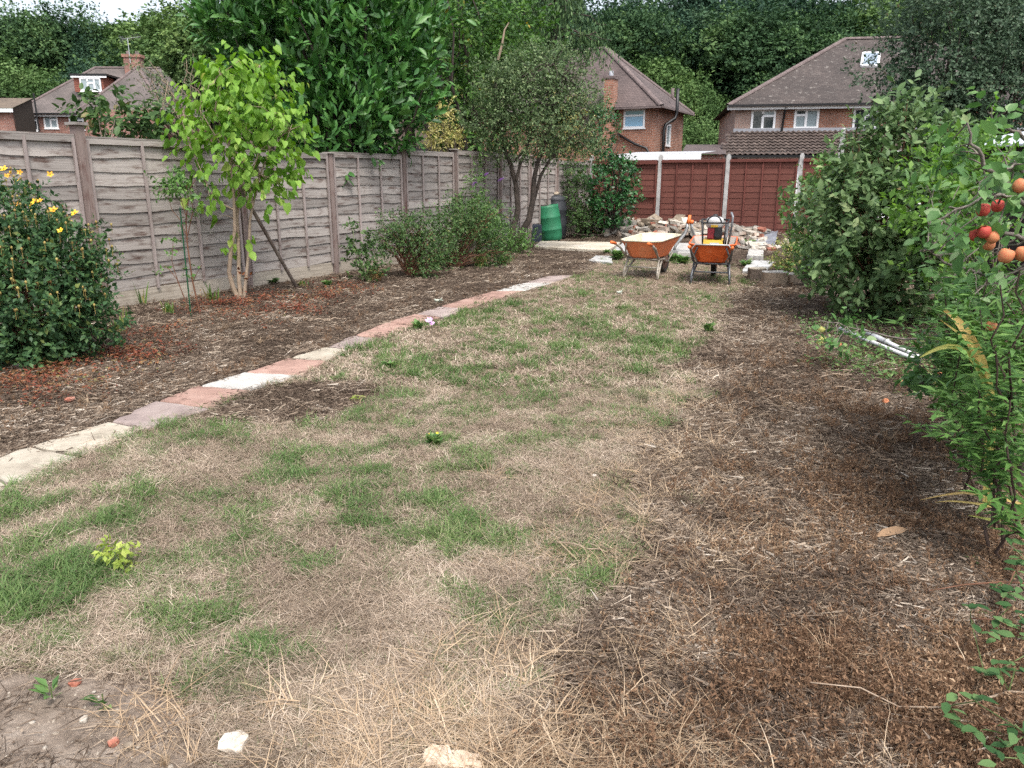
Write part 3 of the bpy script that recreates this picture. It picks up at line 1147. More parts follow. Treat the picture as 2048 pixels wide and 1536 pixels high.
q = [fS.w(.9, z, .16) for z in (.5, ze - 1.0)] + [fS.w(1.0, ze - .75, .2), fS.w(1.5, ze - .45, .5), fS.w(1.55, ze - .2, .55), fS.w(1.55, ze + .9, .55)]
pp.tube(q, .08, 8)
part('soil_pipe', pp, M_BLACKP, mid, True)
pp = MB()
ql, qr = fF.hit(1236, 268), fF.hit(1318, 305)
pp.tube([fF.w(ql[0], ql[1], .1), fF.w(.9, (ql[1] + qr[1]) / 2 - .05, .1), fF.w(.35, qr[1] + .2, .1), fF.w(-.1, qr[1] - .5, .12)], .06, 8)
part('waste_pipe', pp, M_BLACKP, mid, True)
part('vent_pipe', MB().lathe([(.001, .45), (.08, .45), (.08, 0)], 10, o=mc + mv * 2.2 - mu * .1 + [0, 0, .55]), M_HIP, mid, True)

# flat roofed garage and lean-to between the back fence and the middle house
gp = PY(1250, 330, 27)
gx2 = PY(1392, 330, 25.8)
gz0, gz1_ = PY(1250, 321, 27)[2], PY(1250, 309, 27)[2]
garage = thing('garage', 'low garage with white fascia and flat roof behind the red fence', 'garage', (gp[0], gp[1], 0))
gu = unit((gx2 - gp) * [1, 1, 0])
gn = np.array([gu[1], -gu[0], 0])
gL = np.linalg.norm((gx2 - gp)[:2])
mb = MB()
mid_g = (gp + gx2) / 2
boxdir(mb, mid_g, gu, gn, gL, 1.6, -.1, gz0)
part('wall', mb, M_BRICK, garage)
part('fascia', boxdir(MB(), mid_g + gn * .2, gu, gn, gL + .4, .04, gz0 - .02, gz1_), M_UPVC, garage)
rf = MB()
roof_face(rf, [gp - gu * .2 + gn * .16 + [0, 0, gz1_ - gp[2] + .0], gx2 + gu * .2 + gn * .16 + [0, 0, gz1_ - gx2[2]], gx2 + gu * .2 - gn * 1.6 + [0, 0, gz1_ - gx2[2] + .12], gp - gu * .2 - gn * 1.6 + [0, 0, gz1_ - gp[2] + .12]])
part('roof', rf, noise_mat('pale_felt_roof', [(.3, (.34, .35, .37)), (.7, (.45, .46, .48))], 3, .7, .1), garage)

# ---- the right house: long hipped roof, lean-to with pantiles
ha = math.radians(10)
ru = np.array([math.cos(ha), -math.sin(ha), 0])
rv = np.array([math.sin(ha), math.cos(ha), 0])
rc = PY(1472, 212, 33)
zr = rc[2]
RL, RD = 12.5, 8.0
rh = thing('brick_house', 'brick house with brown hip roof, skylight and tiled lean-to behind right bush', 'house', (rc[0], rc[1], 0))
fR = Frame(rc, ru, -rv)
holes = []
for x0, x1, y0, y1 in ((1500, 1553, 262, 214), (1586, 1640, 259, 213), (1703, 1757, 261, 212), (1800, 1853, 261, 212)):
    a, b = fR.hit(x0, y0), fR.hit(x1, y1)
    holes.append((a[0], b[0], a[1] + .02, min(b[1], zr - .14)))
us = fR.hit(1566, 230)[0]
wall(fR, 0, us, -.3, zr, [h for h in holes if h[0] < us], M_BRICKP, rh)
wall(fR, us, RL, -.3, zr, [h for h in holes if h[0] > us], M_BRICK, rh)
for k, h in enumerate(holes):
    window(fR, h, rh, '2' if k != 1 else '2r', [M_GLASS, M_GLASS, M_GLASSC] if k == 0 else ([M_GLASSC, M_GLASS, M_GLASSC] if k == 1 else None))
fL = Frame(rc, rv, -ru)
mb = MB()
mb.poly([fL.w(0, -.3), fL.w(RD, -.3), fL.w(RD, zr), fL.w(0, zr)], [(0, 0), (RD, 0), (RD, zr), (0, zr)])
part('wall', mb, M_BRICKP, rh)
mb = MB()
mb.poly([*[rc * [1, 1, 0] + ru * RL + rv * v + [0, 0, z] for v, z in ((0, -.3), (RD, -.3), (RD, zr), (0, zr))]])
part('wall', mb, M_BRICKP, rh)
ov = .35
E1, E2, E3, E4 = rc - ru * ov - rv * ov, rc + ru * (RL + ov) - rv * ov, rc + ru * (RL + ov) + rv * (RD + ov), rc - ru * ov + rv * (RD + ov)
pr = Frame(rc + rv * 4.0, ru, -rv).hit(1690, 78)
Ra = rc * [1, 1, 0] + rv * 4 + ru * pr[0] + [0, 0, pr[1]]
Rb = rc * [1, 1, 0] + rv * 4 + ru * max(pr[0] + 3, RL - pr[0]) + [0, 0, pr[1]]
rf = MB()
roof_face(rf, [E1, E2, Rb, Ra])
roof_face(rf, [E4, E1, Ra])
roof_face(rf, [E2, E3, Rb])
roof_face(rf, [E3, E4, Ra, Rb])
roof = part('roof', rf, M_TILE, rh)
ridge_tiles(E1, Ra, roof, M_HIP)
ridge_tiles(Ra, Rb, roof, M_HIP)
n_r = unit(np.cross(E2 - E1, Ra - E1))


def on_roof(px, py):
    r_ = ray(px, py)
    return EYE + r_ * ((n_r @ (E1 - EYE)) / (n_r @ r_))


q = [on_roof(*c) for c in ((1722, 134), (1755, 134), (1758, 109), (1726, 109))]
up_r = n_r if n_r[2] > 0 else -n_r
sk = MB()
for i in range(4):
    a, b = q[i], q[(i + 1) % 4]
    sk.bar(a + up_r * .05, b + up_r * .05, .09, .1, up_r)
sky_l = part('skylight', sk, M_UPVC, rh)
part('pane', MB().poly([p + up_r * .085 for p in q]), glass_mat('skylight_glass', (.25, .31, .37), .1), sky_l)
fsc = MB()
fsc.bar(E1 + [0, .06, -.09], E2 + [0, .06, -.09], .03, .16)
part('fascia', fsc, M_UPVC, rh)
part('gutter', gutter(MB(), E1, E2, -rv, -.02), M_BLACKP, rh)
dpu = fR.hit(1568, 230)[0]
part('downpipe', MB().tube([fR.w(dpu, zr - .1, .3), fR.w(dpu, zr - .3, .1), fR.w(dpu - .05, 3.3, .09), fR.w(dpu - .05, 0, .09)], .045, 8), M_BLACKP, rh, True)
zt_, zb_ = fR.hit(1480, 263)[1], 0
LD = 1.9
zb_ = Frame(rc - rv * LD, ru, -rv).hit(1450, 311)[1]
ub = Frame(rc - rv * LD, ru, -rv).hit(1444, 311)[0]
T1, T2 = fR.w(-.05, zt_, 0), fR.w(RL, zt_, 0)
B1, B2 = fR.w(ub, zb_, LD), fR.w(RL, zb_, LD)
lean = MB()
roof_face(lean, [B1 + [0, 0, -.05], B2 + [0, 0, -.05], T2 + [0, 0, -.05], T1 + [0, 0, -.05]])
lt = part('lean_to_roof', lean, M_PAN, rh)
# each pantile of the lean-to is a tile of its own
rows, pitch = 8, .2
sl = (T1 - B1)
sl = np.array([*( -(-rv) * LD)[:2], zt_ - zb_])
step = sl / rows
nrm = unit(np.cross(ru, sl))
nrm = nrm if nrm[2] > 0 else -nrm
an = np.linspace(0, 1, 7)
prof = .024 * np.sin(an * 2 * PI - .6)
V = []
for f, lift in ((-.06, .045), (1.0, .0)):
    for k_, u_ in enumerate(an):
        V.append(ru * pitch * u_ + step * f + nrm * (prof[k_] + .02 + lift))
for k_, u_ in enumerate(an):
    V.append(ru * pitch * u_ + step * -.06 + nrm * (prof[k_] + .03 + .02))
pan_me = MB().add(V, [(j, j + 1, 8 + j, 7 + j) for j in range(6)] + [(14 + j, 15 + j, j + 1, j) for j in range(6)]).mesh('pantile', M_PAN)
vis_u = Frame(rc - rv * 1, ru, -rv).hit(1765, 290)[0]
ncol = int((vis_u - ub) / pitch)
for r_i in range(rows):
    for c_i in range(ncol):
        st0 = ub + (0 - .05 - ub) * r_i / rows
        if ub + c_i * pitch < st0 - .25:
            continue
        o = link('pantile', pan_me, lt)
        o.location = tuple(B1 + ru * c_i * pitch + step * r_i - org(lt))
part('flashing', MB().bar(T1 + [0, -.05, .04], T2 + [0, -.05, .04], .03, .14), M_LEAD, rh)
fl2 = Frame(rc - rv * (LD - .25), ru, -rv)
mb = MB()
mb.poly([fl2.w(.05, -.3), fl2.w(RL, -.3), fl2.w(RL, zb_ + .15), fl2.w(.05, zb_ + .15)], [(0, 0), (RL, 0), (RL, 2), (0, 2)])
part('wall', mb, M_UPVC, rh)
part('gutter', gutter(MB(), B1, B2, -rv, -.04), M_BLACKP, rh)
# low grey roof just left of it
lp = PY(1368, 300, 31)
mb = MB()
e1, e2 = PY(1362, 308, 30.5), PY(1452, 308, 30.5)
t1, t2 = PY(1372, 289, 33), PY(1452, 289, 33)
roof_face(mb, [e1, e2, t2, t1])
ob = thing('outbuilding', 'low outbuilding with mauve grey tiled roof between the two houses', 'outbuilding', (e1[0], e1[1], 0))
part('roof', mb, M_TILEM, ob)
part('wall', boxdir(MB(), (e1 + e2) / 2 + [0, .2, 0], unit((e2 - e1) * [1, 1, 0]), (0, -1, 0), np.linalg.norm(e2 - e1), 3, -.2, e1[2] - .02), M_BRICKD, ob)

# ---- the left house: hip roof with a cross wing and a boxed dormer
hb_ = math.radians(3)
lu = np.array([math.cos(hb_), math.sin(hb_), 0])
lv = np.array([-math.sin(hb_), math.cos(hb_), 0])
lc = PY(37, 227, 52)
zl = lc[2]
lh = thing('brick_house', 'brick house with boxed dormer, chimney and aerial above the left fence', 'house', (lc[0], lc[1], 0))
fW = Frame(lc, lu, -lv)
LL = fW.hit(345, 226)[0]
holes = []
for x0, x1, y0, y1 in ((50, 74, 262, 231), (90, 114, 257, 229), (141, 166, 260, 228), (290, 312, 250, 228)):
    a, b = fW.hit(x0, y0), fW.hit(x1, y1)
    holes.append((a[0], b[0], a[1], min(b[1], zl - .12)))
wall(fW, 0, LL, -.3, zl, holes, M_BRICKD, lh)
for k, h in enumerate(holes):
    window(fW, h, lh, '2', M_GLASSC if k == 1 else [M_GLASSC, M_GLASS, M_GLASSC])
LDp = 7.5
for u_ in (0, LL):
    mb = MB()
    mb.poly([fW.w(u_, -.3), fW.w(u_, -.3, -LDp), fW.w(u_, zl, -LDp), fW.w(u_, zl)], [(0, 0), (LDp, 0), (LDp, zl), (0, zl)])
    part('wall', mb, M_BRICKD, lh)
ov = .3
E1, E2, E3, E4 = fW.w(-ov, zl, ov), fW.w(LL + ov, zl, ov), fW.w(LL + ov, zl, -LDp - ov), fW.w(-ov, zl, -LDp - ov)
fRd = Frame(lc + lv * 3.75, lu, -lv)
a, b = fRd.hit(190, 135), fRd.hit(320, 133)
Ra, Rb = fRd.w(a[0], a[1]), fRd.w(b[0], a[1])
rf = MB()
roof_face(rf, [E1, E2, Rb, Ra])
roof_face(rf, [E4, E1, Ra])
roof_face(rf, [E2, E3, Rb])
roof_face(rf, [E3, E4, Ra, Rb])
roof = part('roof', rf, M_TILEL, lh)
ridge_tiles(E1, Ra, roof, M_HIP, .45)
ridge_tiles(Ra, Rb, roof, M_HIP, .45)
# cross wing coming forward on the right
w0, w1 = fW.hit(205, 226)[0], LL + .6
WP = 3.2
zw = zl
fP = Frame(lc - lv * WP, lu, -lv)
F1, F2 = fW.w(w0, zw, WP), fW.w(w1, zw, WP)
apx = Frame(lc + lv * 1.2, lu, -lv).hit(290, 132)
A1 = Frame(lc + lv * .2, lu, -lv).w((w0 + w1) / 2, apx[1] - .15)
A2 = Frame(lc + lv * 5, lu, -lv).w((w0 + w1) / 2, apx[1] - .15)
rf = MB()
roof_face(rf, [F1, F2, A1])
roof_face(rf, [fW.w(w0, zw, -4), F1, A1, A2])
roof_face(rf, [F2, fW.w(w1, zw, -4), A2, A1])
wr = part('wing_roof', rf, M_TILEL, lh)
ridge_tiles(F1, A1, wr, M_HIP, .45)
ridge_tiles(F2, A1, wr, M_HIP, .45)
wall(fP, w0 + .3, w1 - .3, -.3, zw, [], M_BRICKD, lh)
mb = MB()
mb.poly([fW.w(w0 + .3, -.3, 0), fW.w(w0 + .3, -.3, WP), fW.w(w0 + .3, zw, WP), fW.w(w0 + .3, zw, 0)], [(0, 0), (3, 0), (3, zw), (0, zw)])
part('wall', mb, M_BRICKD, lh)
# dormer
n_l = unit(np.cross(E2 - E1, Ra - E1))
fD = Frame(lc + lv * .9, lu, -lv)
d0, d1 = fD.hit(151, 184), fD.hit(205, 152)
zd0, zd1 = d0[1], d1[1]
M_CLAD = noise_mat('red_brown_cladding', [(.3, (.19, .07, .05)), (.7, (.27, .1, .07))], 3, .7, .1, vary=.08)
dm = part('dormer', boxdir(MB(), fD.w((d0[0] + d1[0]) / 2, 0), lu, -lv, d1[0] - d0[0], 3.2, zd0, zd1), M_CLAD, lh)
nc = 9
cl_me = MB().box((0, 0, 0), (d1[0] - d0[0] + .02, .03, (zd1 - zd0) / nc * .8)).mesh('cladding_board', M_CLAD)
for k in range(nc):
    o = link('cladding_board', cl_me, dm)
    o.location = tuple(fD.w((d0[0] + d1[0]) / 2, zd0 + (k + .5) * (zd1 - zd0) / nc, .012) - org(dm))
    o.rotation_euler = (0, 0, hb_)
part('dormer_roof', boxdir(MB(), fD.w((d0[0] + d1[0]) / 2 + .1, 0, .2), lu, -lv, d1[0] - d0[0] + .5, 3.6, zd1, zd1 + .12), M_BLACKP, dm)
part('fascia', boxdir(MB(), fD.w((d0[0] + d1[0]) / 2 + .1, 0, .17), lu, -lv, d1[0] - d0[0] + .4, .05, zd1 - .12, zd1), M_UPVC, dm)
fDw = Frame(lc + lv * (.9 - .12), lu, -lv)
a, b = fDw.hit(162, 182), fDw.hit(200, 154)
window(fDw, (a[0], b[0], a[1], min(b[1], zd1 - .13)), lh, '3', M_GLASSC, dep=.04)
# chimney with pots and the aerial
fC = Frame(lc + lv * 3.0, lu, -lv)
a, b = fC.hit(249, 150), fC.hit(279, 108)
cw = b[0] - a[0]
chn = part('chimney', boxdir(MB(), fC.w((a[0] + b[0]) / 2, 0), lu, -lv, cw * .92, .7, a[1] - 1.5, b[1] - .2), M_BRICKD, lh)
part('chimney_cap', boxdir(MB(), fC.w((a[0] + b[0]) / 2, 0, .06), lu, -lv, cw * 1.06, .82, b[1] - .2, b[1]), M_BRICK, chn)
for s_ in (-.3, .3):
    part('chimney_pot', MB().lathe([(.001, .22), (.1, .22), (.13, 0)], 10, o=fC.w((a[0] + b[0]) / 2 + s_, b[1], -.3)), M_HIP, chn, True)
ae = thing('roof_aerial', 'thin grey television aerial on the chimney of the left house', 'aerial', tuple(fC.w(a[0] + cw * .45, b[1], .08)))
pm = fC.w(a[0] + cw * .45, b[1], .08)
zh = fC.hit(262, 77)[1] - b[1]
M_ALU = flat_mat('aluminium_tube', (.55, .57, .58), .35, .8)
part('mast', MB().tube([pm + [0, 0, -.6], pm + [0, 0, zh]], .025, 6), M_ALU, ae)
part('boom', MB().tube([pm + [-.35, 0, zh - .05], pm + [.85, .1, zh + .12]], .016, 6), M_ALU, ae)
mb = MB()
for k in range(9):
    c = pm + np.array([-.35 + .14 * k, .01 * k, zh - .05 + .02 * k])
    mb.tube([c + [0, -.2, .12], c + [0, .2, -.12]], .009, 4)
part('element', mb, M_ALU, ae)
mb = MB()
for k in range(5):
    c = pm + np.array([-.38, 0, zh - .3 + .1 * k])
    mb.tube([c + [-.05, -.3, 0], c + [-.05, .3, 0]], .009, 4)
part('reflector', mb, M_ALU, ae)
part('gutter', gutter(MB(), E1, fW.w(w0, zl, ov), -lv, -.02), M_BLACKP, lh)
part('fascia', MB().bar(E1 + [0, .08, -.12], fW.w(w0, zl, ov - .08) + [0, 0, -.12], .03, .14), M_UPVC, lh)
part('vent_pipe', MB().tube([fW.w(1.3, 1.5, .35), fW.w(1.3, zl + 1.2, .35)], .05, 6), M_BLACKP, lh)

# the roof at the far left edge
fo = PY(-60, 215, 47)
nb_ = thing('neighbour_house', 'low house with ribbed brown tiles and white fascia at the left edge', 'house', (fo[0], fo[1], 0))
fN = Frame(fo, lu, -lv)
n0, n1 = -4.0, fN.hit(30, 217)[0]
nrg = Frame(fo + lv * 2.5, lu, -lv).hit(66, 196)[0]
ze_ = fN.hit(0, 217)[1]
zr_ = Frame(fo + lv * 2.5, lu, -lv).hit(20, 196)[1]
rf = MB()
roof_face(rf, [fN.w(n0, ze_, .3), fN.w(n1, ze_, .3), Frame(fo + lv * 2.5, lu, -lv).w(nrg, zr_), Frame(fo + lv * 2.5, lu, -lv).w(n0, zr_)])
rf.poly([fN.w(n1 - .1, -.3, .1), Frame(fo + lv * 2.5, lu, -lv).w(nrg - .1, -.3), Frame(fo + lv * 2.5, lu, -lv).w(nrg - .1, zr_ - .05), fN.w(n1 - .1, ze_, .1)])
part('roof', rf, tile_mat('ribbed_brown_tile', (.11, .082, .06), (.14, .105, .075), (.2, .17, .13), .3, .3), nb_)
part('fascia', MB().bar(fN.w(n0, ze_ - .12, .26), fN.w(n1, ze_ - .12, .26), .04, .2), M_UPVC, nb_)
wall(fN, n0, n1 - .1, -.3, ze_, [], M_BRICKD, nb_)

# ---- dark shed with a pale roof on the right, and the dark boarded fence beside it
sp = PY(1900, 300, 13.0)
sq = PY(2200, 298, 10.8)
su = unit((sq - sp) * [1, 1, 0])
sn = np.array([su[1], -su[0], 0])
sn = sn if sn[1] < 0 else -sn
z0s = PY(1950, 296, 12.6)[2]
z1s = PY(1950, 258, 14.8)[2]
shed = thing('garden_shed', 'dark boarded shed with pale blue grey sheet roof behind apple tree', 'shed', (sp[0], sp[1], 0))
M_DARKW = wood_mat('dark_shed_board', (.035, .026, .024), (.025, .018, .017), (.015, .011, .01), 1, .4)
SL_ = np.linalg.norm((sq - sp)[:2])
fSh = Frame(sp, su, sn)
mb = MB()
mb.poly([fSh.w(0, -.1), fSh.w(SL_, -.1), fSh.w(SL_, z0s), fSh.w(0, z0s)], [(0, 0), (SL_, 0), (SL_, 2), (0, 2)])
mb.poly([fSh.w(0, -.1), fSh.w(0, -.1, -2.4), fSh.w(0, z1s, -2.4), fSh.w(0, z0s)], [(0, 0), (2.4, 0), (2.4, 2), (0, 2)])
part('wall', mb, M_DARKW, shed)
for k in range(int(SL_ / .16)):
    part('board', upright(MB(), fSh.w(.08 + k * .16, 0), su, sn, .15, .02, 0, z0s - .02, .004), M_DARKW, shed)
M_SHEET = noise_mat('pale_roof_sheet', [(.3, (.42, .46, .5)), (.7, (.56, .6, .64))], 1.5, .5, .05)
for k, (v0, v1) in enumerate(((.16, -1.2), (-1.2, -2.6))):
    za, zb2 = z0s + (z1s - z0s) * (0 if k == 0 else .5), z0s + (z1s - z0s) * (.5 if k == 0 else 1) + .0
    mb = MB()
    V = [fSh.w(u_, z_ + h_ - .02 * k, d_) for h_ in (0, .03) for u_, z_, d_ in ((-.25, za, v0), (SL_ + .3, za, v0), (SL_ + .3, zb2, v1), (-.25, zb2, v1))]
    mb.add(V, [(0, 1, 2, 3), (4, 7, 6, 5), (0, 4, 5, 1), (1, 5, 6, 2), (2, 6, 7, 3), (3, 7, 4, 0)])
    part('roof_sheet', mb, M_SHEET, shed)
fo_ = [np.array([5.6, 8.2, 0]), np.array([4.6, 5.2, 0])]
fd = unit(fo_[1] - fo_[0])
fn = np.array([fd[1], -fd[0], 0])
fn = fn if fn[0] < 0 else -fn
rfen = thing('board_fence', 'dark close boarded fence behind the apple branches at the right edge', 'fence', (5.1, 6.7, 0))
nbd = int(np.linalg.norm(fo_[1] - fo_[0]) / .13)
for k in range(nbd):
    part('board', upright(MB(), fo_[0] + fd * (.06 + k * .13), fd, fn, .122, .02, 0, 1.35 + rng.normal(0, .006), 0), M_DARKW, rfen)
rb_ = MB()
rail(rb_, [*fo_[0][:2], 1.36], [*fo_[1][:2], 1.36], fn, .03, .06, -.02)
part('capping', rb_, M_WOODB, rfen)

# ------------------------------------------------------------------ plants
def leaf_shape(kind):
    """leaf of unit length along +x, y across, z up; returns vertices and faces"""
    if kind == 'oval':                                        # folded along the midrib, tip curling down
        V = [(0, 0, 0), (.3, -.24, .05), (.3, .24, .05), (.35, 0, 0), (.7, -.2, .02), (.7, .2, .02), (.72, 0, -.03), (1, 0, -.1)]
        F = [(0, 1, 3), (0, 3, 2), (1, 4, 6), (1, 6, 3), (3, 6, 5), (3, 5, 2), (4, 7, 6), (6, 7, 5)]
    elif kind == 'laurel':
        V = [(0, 0, 0), (.35, -.17, .05), (.35, .17, .05), (.4, 0, 0), (.72, -.16, .03), (.72, .16, .03), (.75, 0, -.03), (1, 0, -.08)]
        F = [(0, 1, 3), (0, 3, 2), (1, 4, 6), (1, 6, 3), (3, 6, 5), (3, 5, 2), (4, 7, 6), (6, 7, 5)]
    elif kind == 'heart':
        V = [(0, 0, 0), (-.07, -.2, .03), (-.07, .2, .03), (.18, -.37, .15), (.18, .37, .15), (.3, 0, -.02), (.55, -.3, .1), (.55, .3, .1), (.65, 0, -.05), (.84, -.12, -.04), (.84, .12, -.04), (1, 0, -.12)]
        F = [(0, 1, 3), (0, 3, 5), (0, 4, 2), (0, 5, 4), (3, 6, 8), (3, 8, 5), (5, 8, 7), (5, 7, 4), (6, 9, 8), (8, 10, 7), (9, 11, 8), (8, 11, 10)]
    elif kind == 'narrow':
        V = [(0, 0, 0), (.4, -.09, .03), (.4, .09, .03), (.45, 0, 0), (1, 0, -.14)]
        F = [(0, 1, 3), (0, 3, 2), (1, 4, 3), (3, 4, 2)]
    elif kind == 'mid':
        V = [(0, 0, 0), (.45, -.27, .06), (.45, .27, .06), (.5, 0, 0), (1, 0, -.1)]
        F = [(0, 1, 3), (0, 3, 2), (1, 4, 3), (3, 4, 2)]
    else:                                                     # 'quad'
        V = [(0, 0, 0), (.5, -.3, .04), (1, 0, -.06), (.5, .3, .04)]
        F = [(0, 1, 2), (0, 2, 3)]
    return np.array(V, float), np.array(F)


def leaf_frames(D, Nn):
    X = unit(D)
    Y = unit(np.cross(Nn, X))
    return X, Y, np.cross(X, Y)


def leaves_geo(kind, Pos, D, Nn, S, W=1.0):
    T, F = leaf_shape(kind)
    X, Y, Z = leaf_frames(D, Nn)
    S = np.broadcast_to(S, (len(Pos),))[:, None, None]
    W = np.broadcast_to(W, (len(Pos),))[:, None, None]
    V = Pos[:, None] + S * (T[None, :, :1] * X[:, None] + W * T[None, :, 1:2] * Y[:, None] + T[None, :, 2:] * Z[:, None])
    k = len(T)
    FF = (F[None] + (np.arange(len(Pos)) * k)[:, None, None]).reshape(-1, F.shape[1])
    return V.reshape(-1, 3), FF, k


def sample_blobs(blobs, n, r, shell=.4, lump=.18, seed=0):
    """points in the outer shell of a union of lumpy ellipsoids, with outward directions"""
    B = np.array(blobs, float)
    area = (B[:, 3] * B[:, 4] + B[:, 4] * B[:, 5] + B[:, 3] * B[:, 5])
    m = int(n * 1.6) + 20
    bi = r.choice(len(B), m, p=area / area.sum())
    d = unit(r.normal(0, 1, (m, 3)))
    s = seed * 1.7 + bi * 2.3
    lf = 1 + lump * (np.sin(d[:, 0] * 5 + s) * np.cos(d[:, 1] * 4.3 + s * 1.3) + .7 * np.sin(d[:, 2] * 6.1 + s * .7 + d[:, 0] * 3) + .4 * np.sin(d[:, 1] * 11 + d[:, 2] * 9 + s))
    rad = (1 - shell * r.random(m) ** 1.4) * lf
    P = B[bi, :3] + d * B[bi, 3:] * rad[:, None]
    keep = np.ones(m, bool)
    for j in range(len(B)):
        q = np.sqrt((((P - B[j, :3]) / B[j, 3:]) ** 2).sum(1))
        keep &= ~((q < .78 - shell * .7) & (bi != j))
    P, bi, d = P[keep][:n], bi[keep][:n], d[keep][:n]
    N = unit(d / B[bi, 3:])
    return P, N


def leaf_sprays(P, N, r, per=5, L=.2, size=.08, sj=.25, out=.6, up=.2, droop=0.0, spread=.7, flat=.6):
    """a twig at each point, leaves set along it"""
    n = len(P)
    tw = unit(N * out + r.normal(0, .45, (n, 3)) + np.array([0, 0, up]))
    t = np.tile(np.linspace(.05, 1, per), n)
    i = np.repeat(np.arange(n), per)
    twi = tw[i]
    side = unit(np.cross(twi, r.normal(0, 1, (len(i), 3))))
    Pos = P[i] + twi * (t * L)[:, None] + r.normal(0, L * .04, (len(i), 3))
    D = unit(twi * (1 - spread * .6) + side * spread + np.array([0, 0, -droop]) + r.normal(0, .15, (len(i), 3)))
    Nn = unit(np.array([0, 0, flat]) + N[i] * .5 + r.normal(0, .35, (len(i), 3)))
    S = size * np.clip(1 + r.normal(0, sj, len(i)), .45, 1.7)
    return Pos, D, Nn, S, i, tw


def limb_path(a, b, r, n=6, sag=.12):
    a, b = np.asarray(a, float), np.asarray(b, float)
    t = np.linspace(0, 1, n)[:, None]
    L = np.linalg.norm(b - a)
    P = a + (b - a) * t
    P[:, 2] += np.sin(t[:, 0] * PI) * sag * L
    P[1:-1] += r.normal(0, .03 * L, (n - 2, 3))
    return P


SPLIT_MAX = 300


def foliage(parent, Pos, D, Nn, S, kind, mats, r, tint=None, split=False, name='foliage', W=1.0, vis=None):
    """joined leaves; with split the leaves that show largest become leaf objects of their own"""
    n = len(Pos)
    tint = r.random(n) if tint is None else tint
    o0 = org(parent)
    own = np.zeros(n, bool)
    if split:
        to = EYE - Pos
        dist = np.linalg.norm(to, axis=1)
        X, Y, Z = leaf_frames(D, Nn)
        face = np.abs((Z * unit(to)).sum(1))
        score = S / dist * (.4 + face)
        if vis is not None:
            score = score * np.where(vis, 1, .25)
        u = (Pos - EYE)
        dep = u[:, 1] * CP - u[:, 2] * SP
        px = 1024 + FPX * u[:, 0] / dep
        py = 768 - FPX * (u[:, 1] * SP + u[:, 2] * CP) / dep
        score = np.where((px > 0) & (px < 2048) & (py > 0) & (py < 1536) & (dep > .1), score, 0)
        k = min(split if isinstance(split, int) and split is not True else SPLIT_MAX, n)
        ids = np.argsort(-score)[:k]
        own[ids] = True
        T, F = leaf_shape(kind)
        T = T * [1, W, 1]
        mes = [npmesh('leaf', T, [F], mats, True, tint=np.full(len(T), (j + .5) / 8)) for j in range(8)]
        for i in ids:
            M = np.eye(4)
            M[:3, 0], M[:3, 1], M[:3, 2] = X[i] * S[i], Y[i] * S[i], Z[i] * S[i]
            M[:3, 3] = Pos[i] - o0
            link('leaf', mes[min(7, int(tint[i] * 8))], parent, Matrix(M.tolist()))
    q = ~own
    if q.any():
        V, F, k = leaves_geo(kind, Pos[q] - o0, D[q], Nn[q], S[q], W)
        return tag(link(name, npmesh(name, V, [F], mats, True, tint=np.repeat(tint[q], k)), parent), None, None, None, 'stuff')


def stems(parent, base, P, r, n, mat, r0=.02, r1=.005, name='branch', sag=.1, src=None, seg=5, kind=None):
    """thin stems from the base (or points src) to n of the twig ends, one mesh"""
    mb = MB()
    ids = r.choice(len(P), min(n, len(P)), replace=False)
    for i in ids:
        a = base if src is None else src[np.argmin(((src - P[i]) ** 2).sum(1) + r.random(len(src)) * .05)]
        mb.tube(limb_path(a, P[i], r, 6, sag), np.linspace(r0, r1, 6), seg, False)
    return part(name, mb, mat, parent, True, kind=kind)


M_BARK = noise_mat('grey_brown_bark', [(.3, (.07, .052, .042)), (.55, (.17, .135, .11)), (.75, (.27, .23, .19))], 7, .9, .6, stretch=(1, 1, .3), bscale=30)
M_BARKD = noise_mat('dark_bark', [(.3, (.03, .024, .02)), (.7, (.09, .07, .058))], 7, .9, .5)
M_BARKP = noise_mat('pale_tan_bark', [(.3, (.2, .15, .105)), (.55, (.3, .23, .17)), (.75, (.38, .3, .23))], 9, .85, .4, stretch=(1, 1, .4))
M_TWIGR = noise_mat('red_brown_twig', [(.3, (.09, .04, .025)), (.7, (.2, .1, .06))], 9, .8, .2)
M_STEMG = flat_mat('green_stem', (.09, .13, .04), .6)

# ---- broadleaf trees of the wooded hill
WOOD = [[(0, (.02, .045, .022)), (.5, (.046, .092, .042)), (.85, (.08, .145, .056)), (1, (.115, .185, .07))],
        [(0, (.034, .07, .024)), (.5, (.076, .138, .046)), (.85, (.125, .2, .066)), (1, (.17, .245, .08))],
        [(0, (.02, .046, .031)), (.5, (.044, .09, .055)), (.85, (.072, .13, .074)), (1, (.105, .165, .088))],
        [(0, (.04, .08, .026)), (.5, (.085, .15, .05)), (.85, (.13, .21, .075)), (1, (.17, .25, .095))]]
M_WOODL = [leaf_mat('woodland_leaf_%s' % n_, WOOD[k], .7, .15, .1) for k, n_ in enumerate(('dark', 'mid', 'blue', 'light'))]


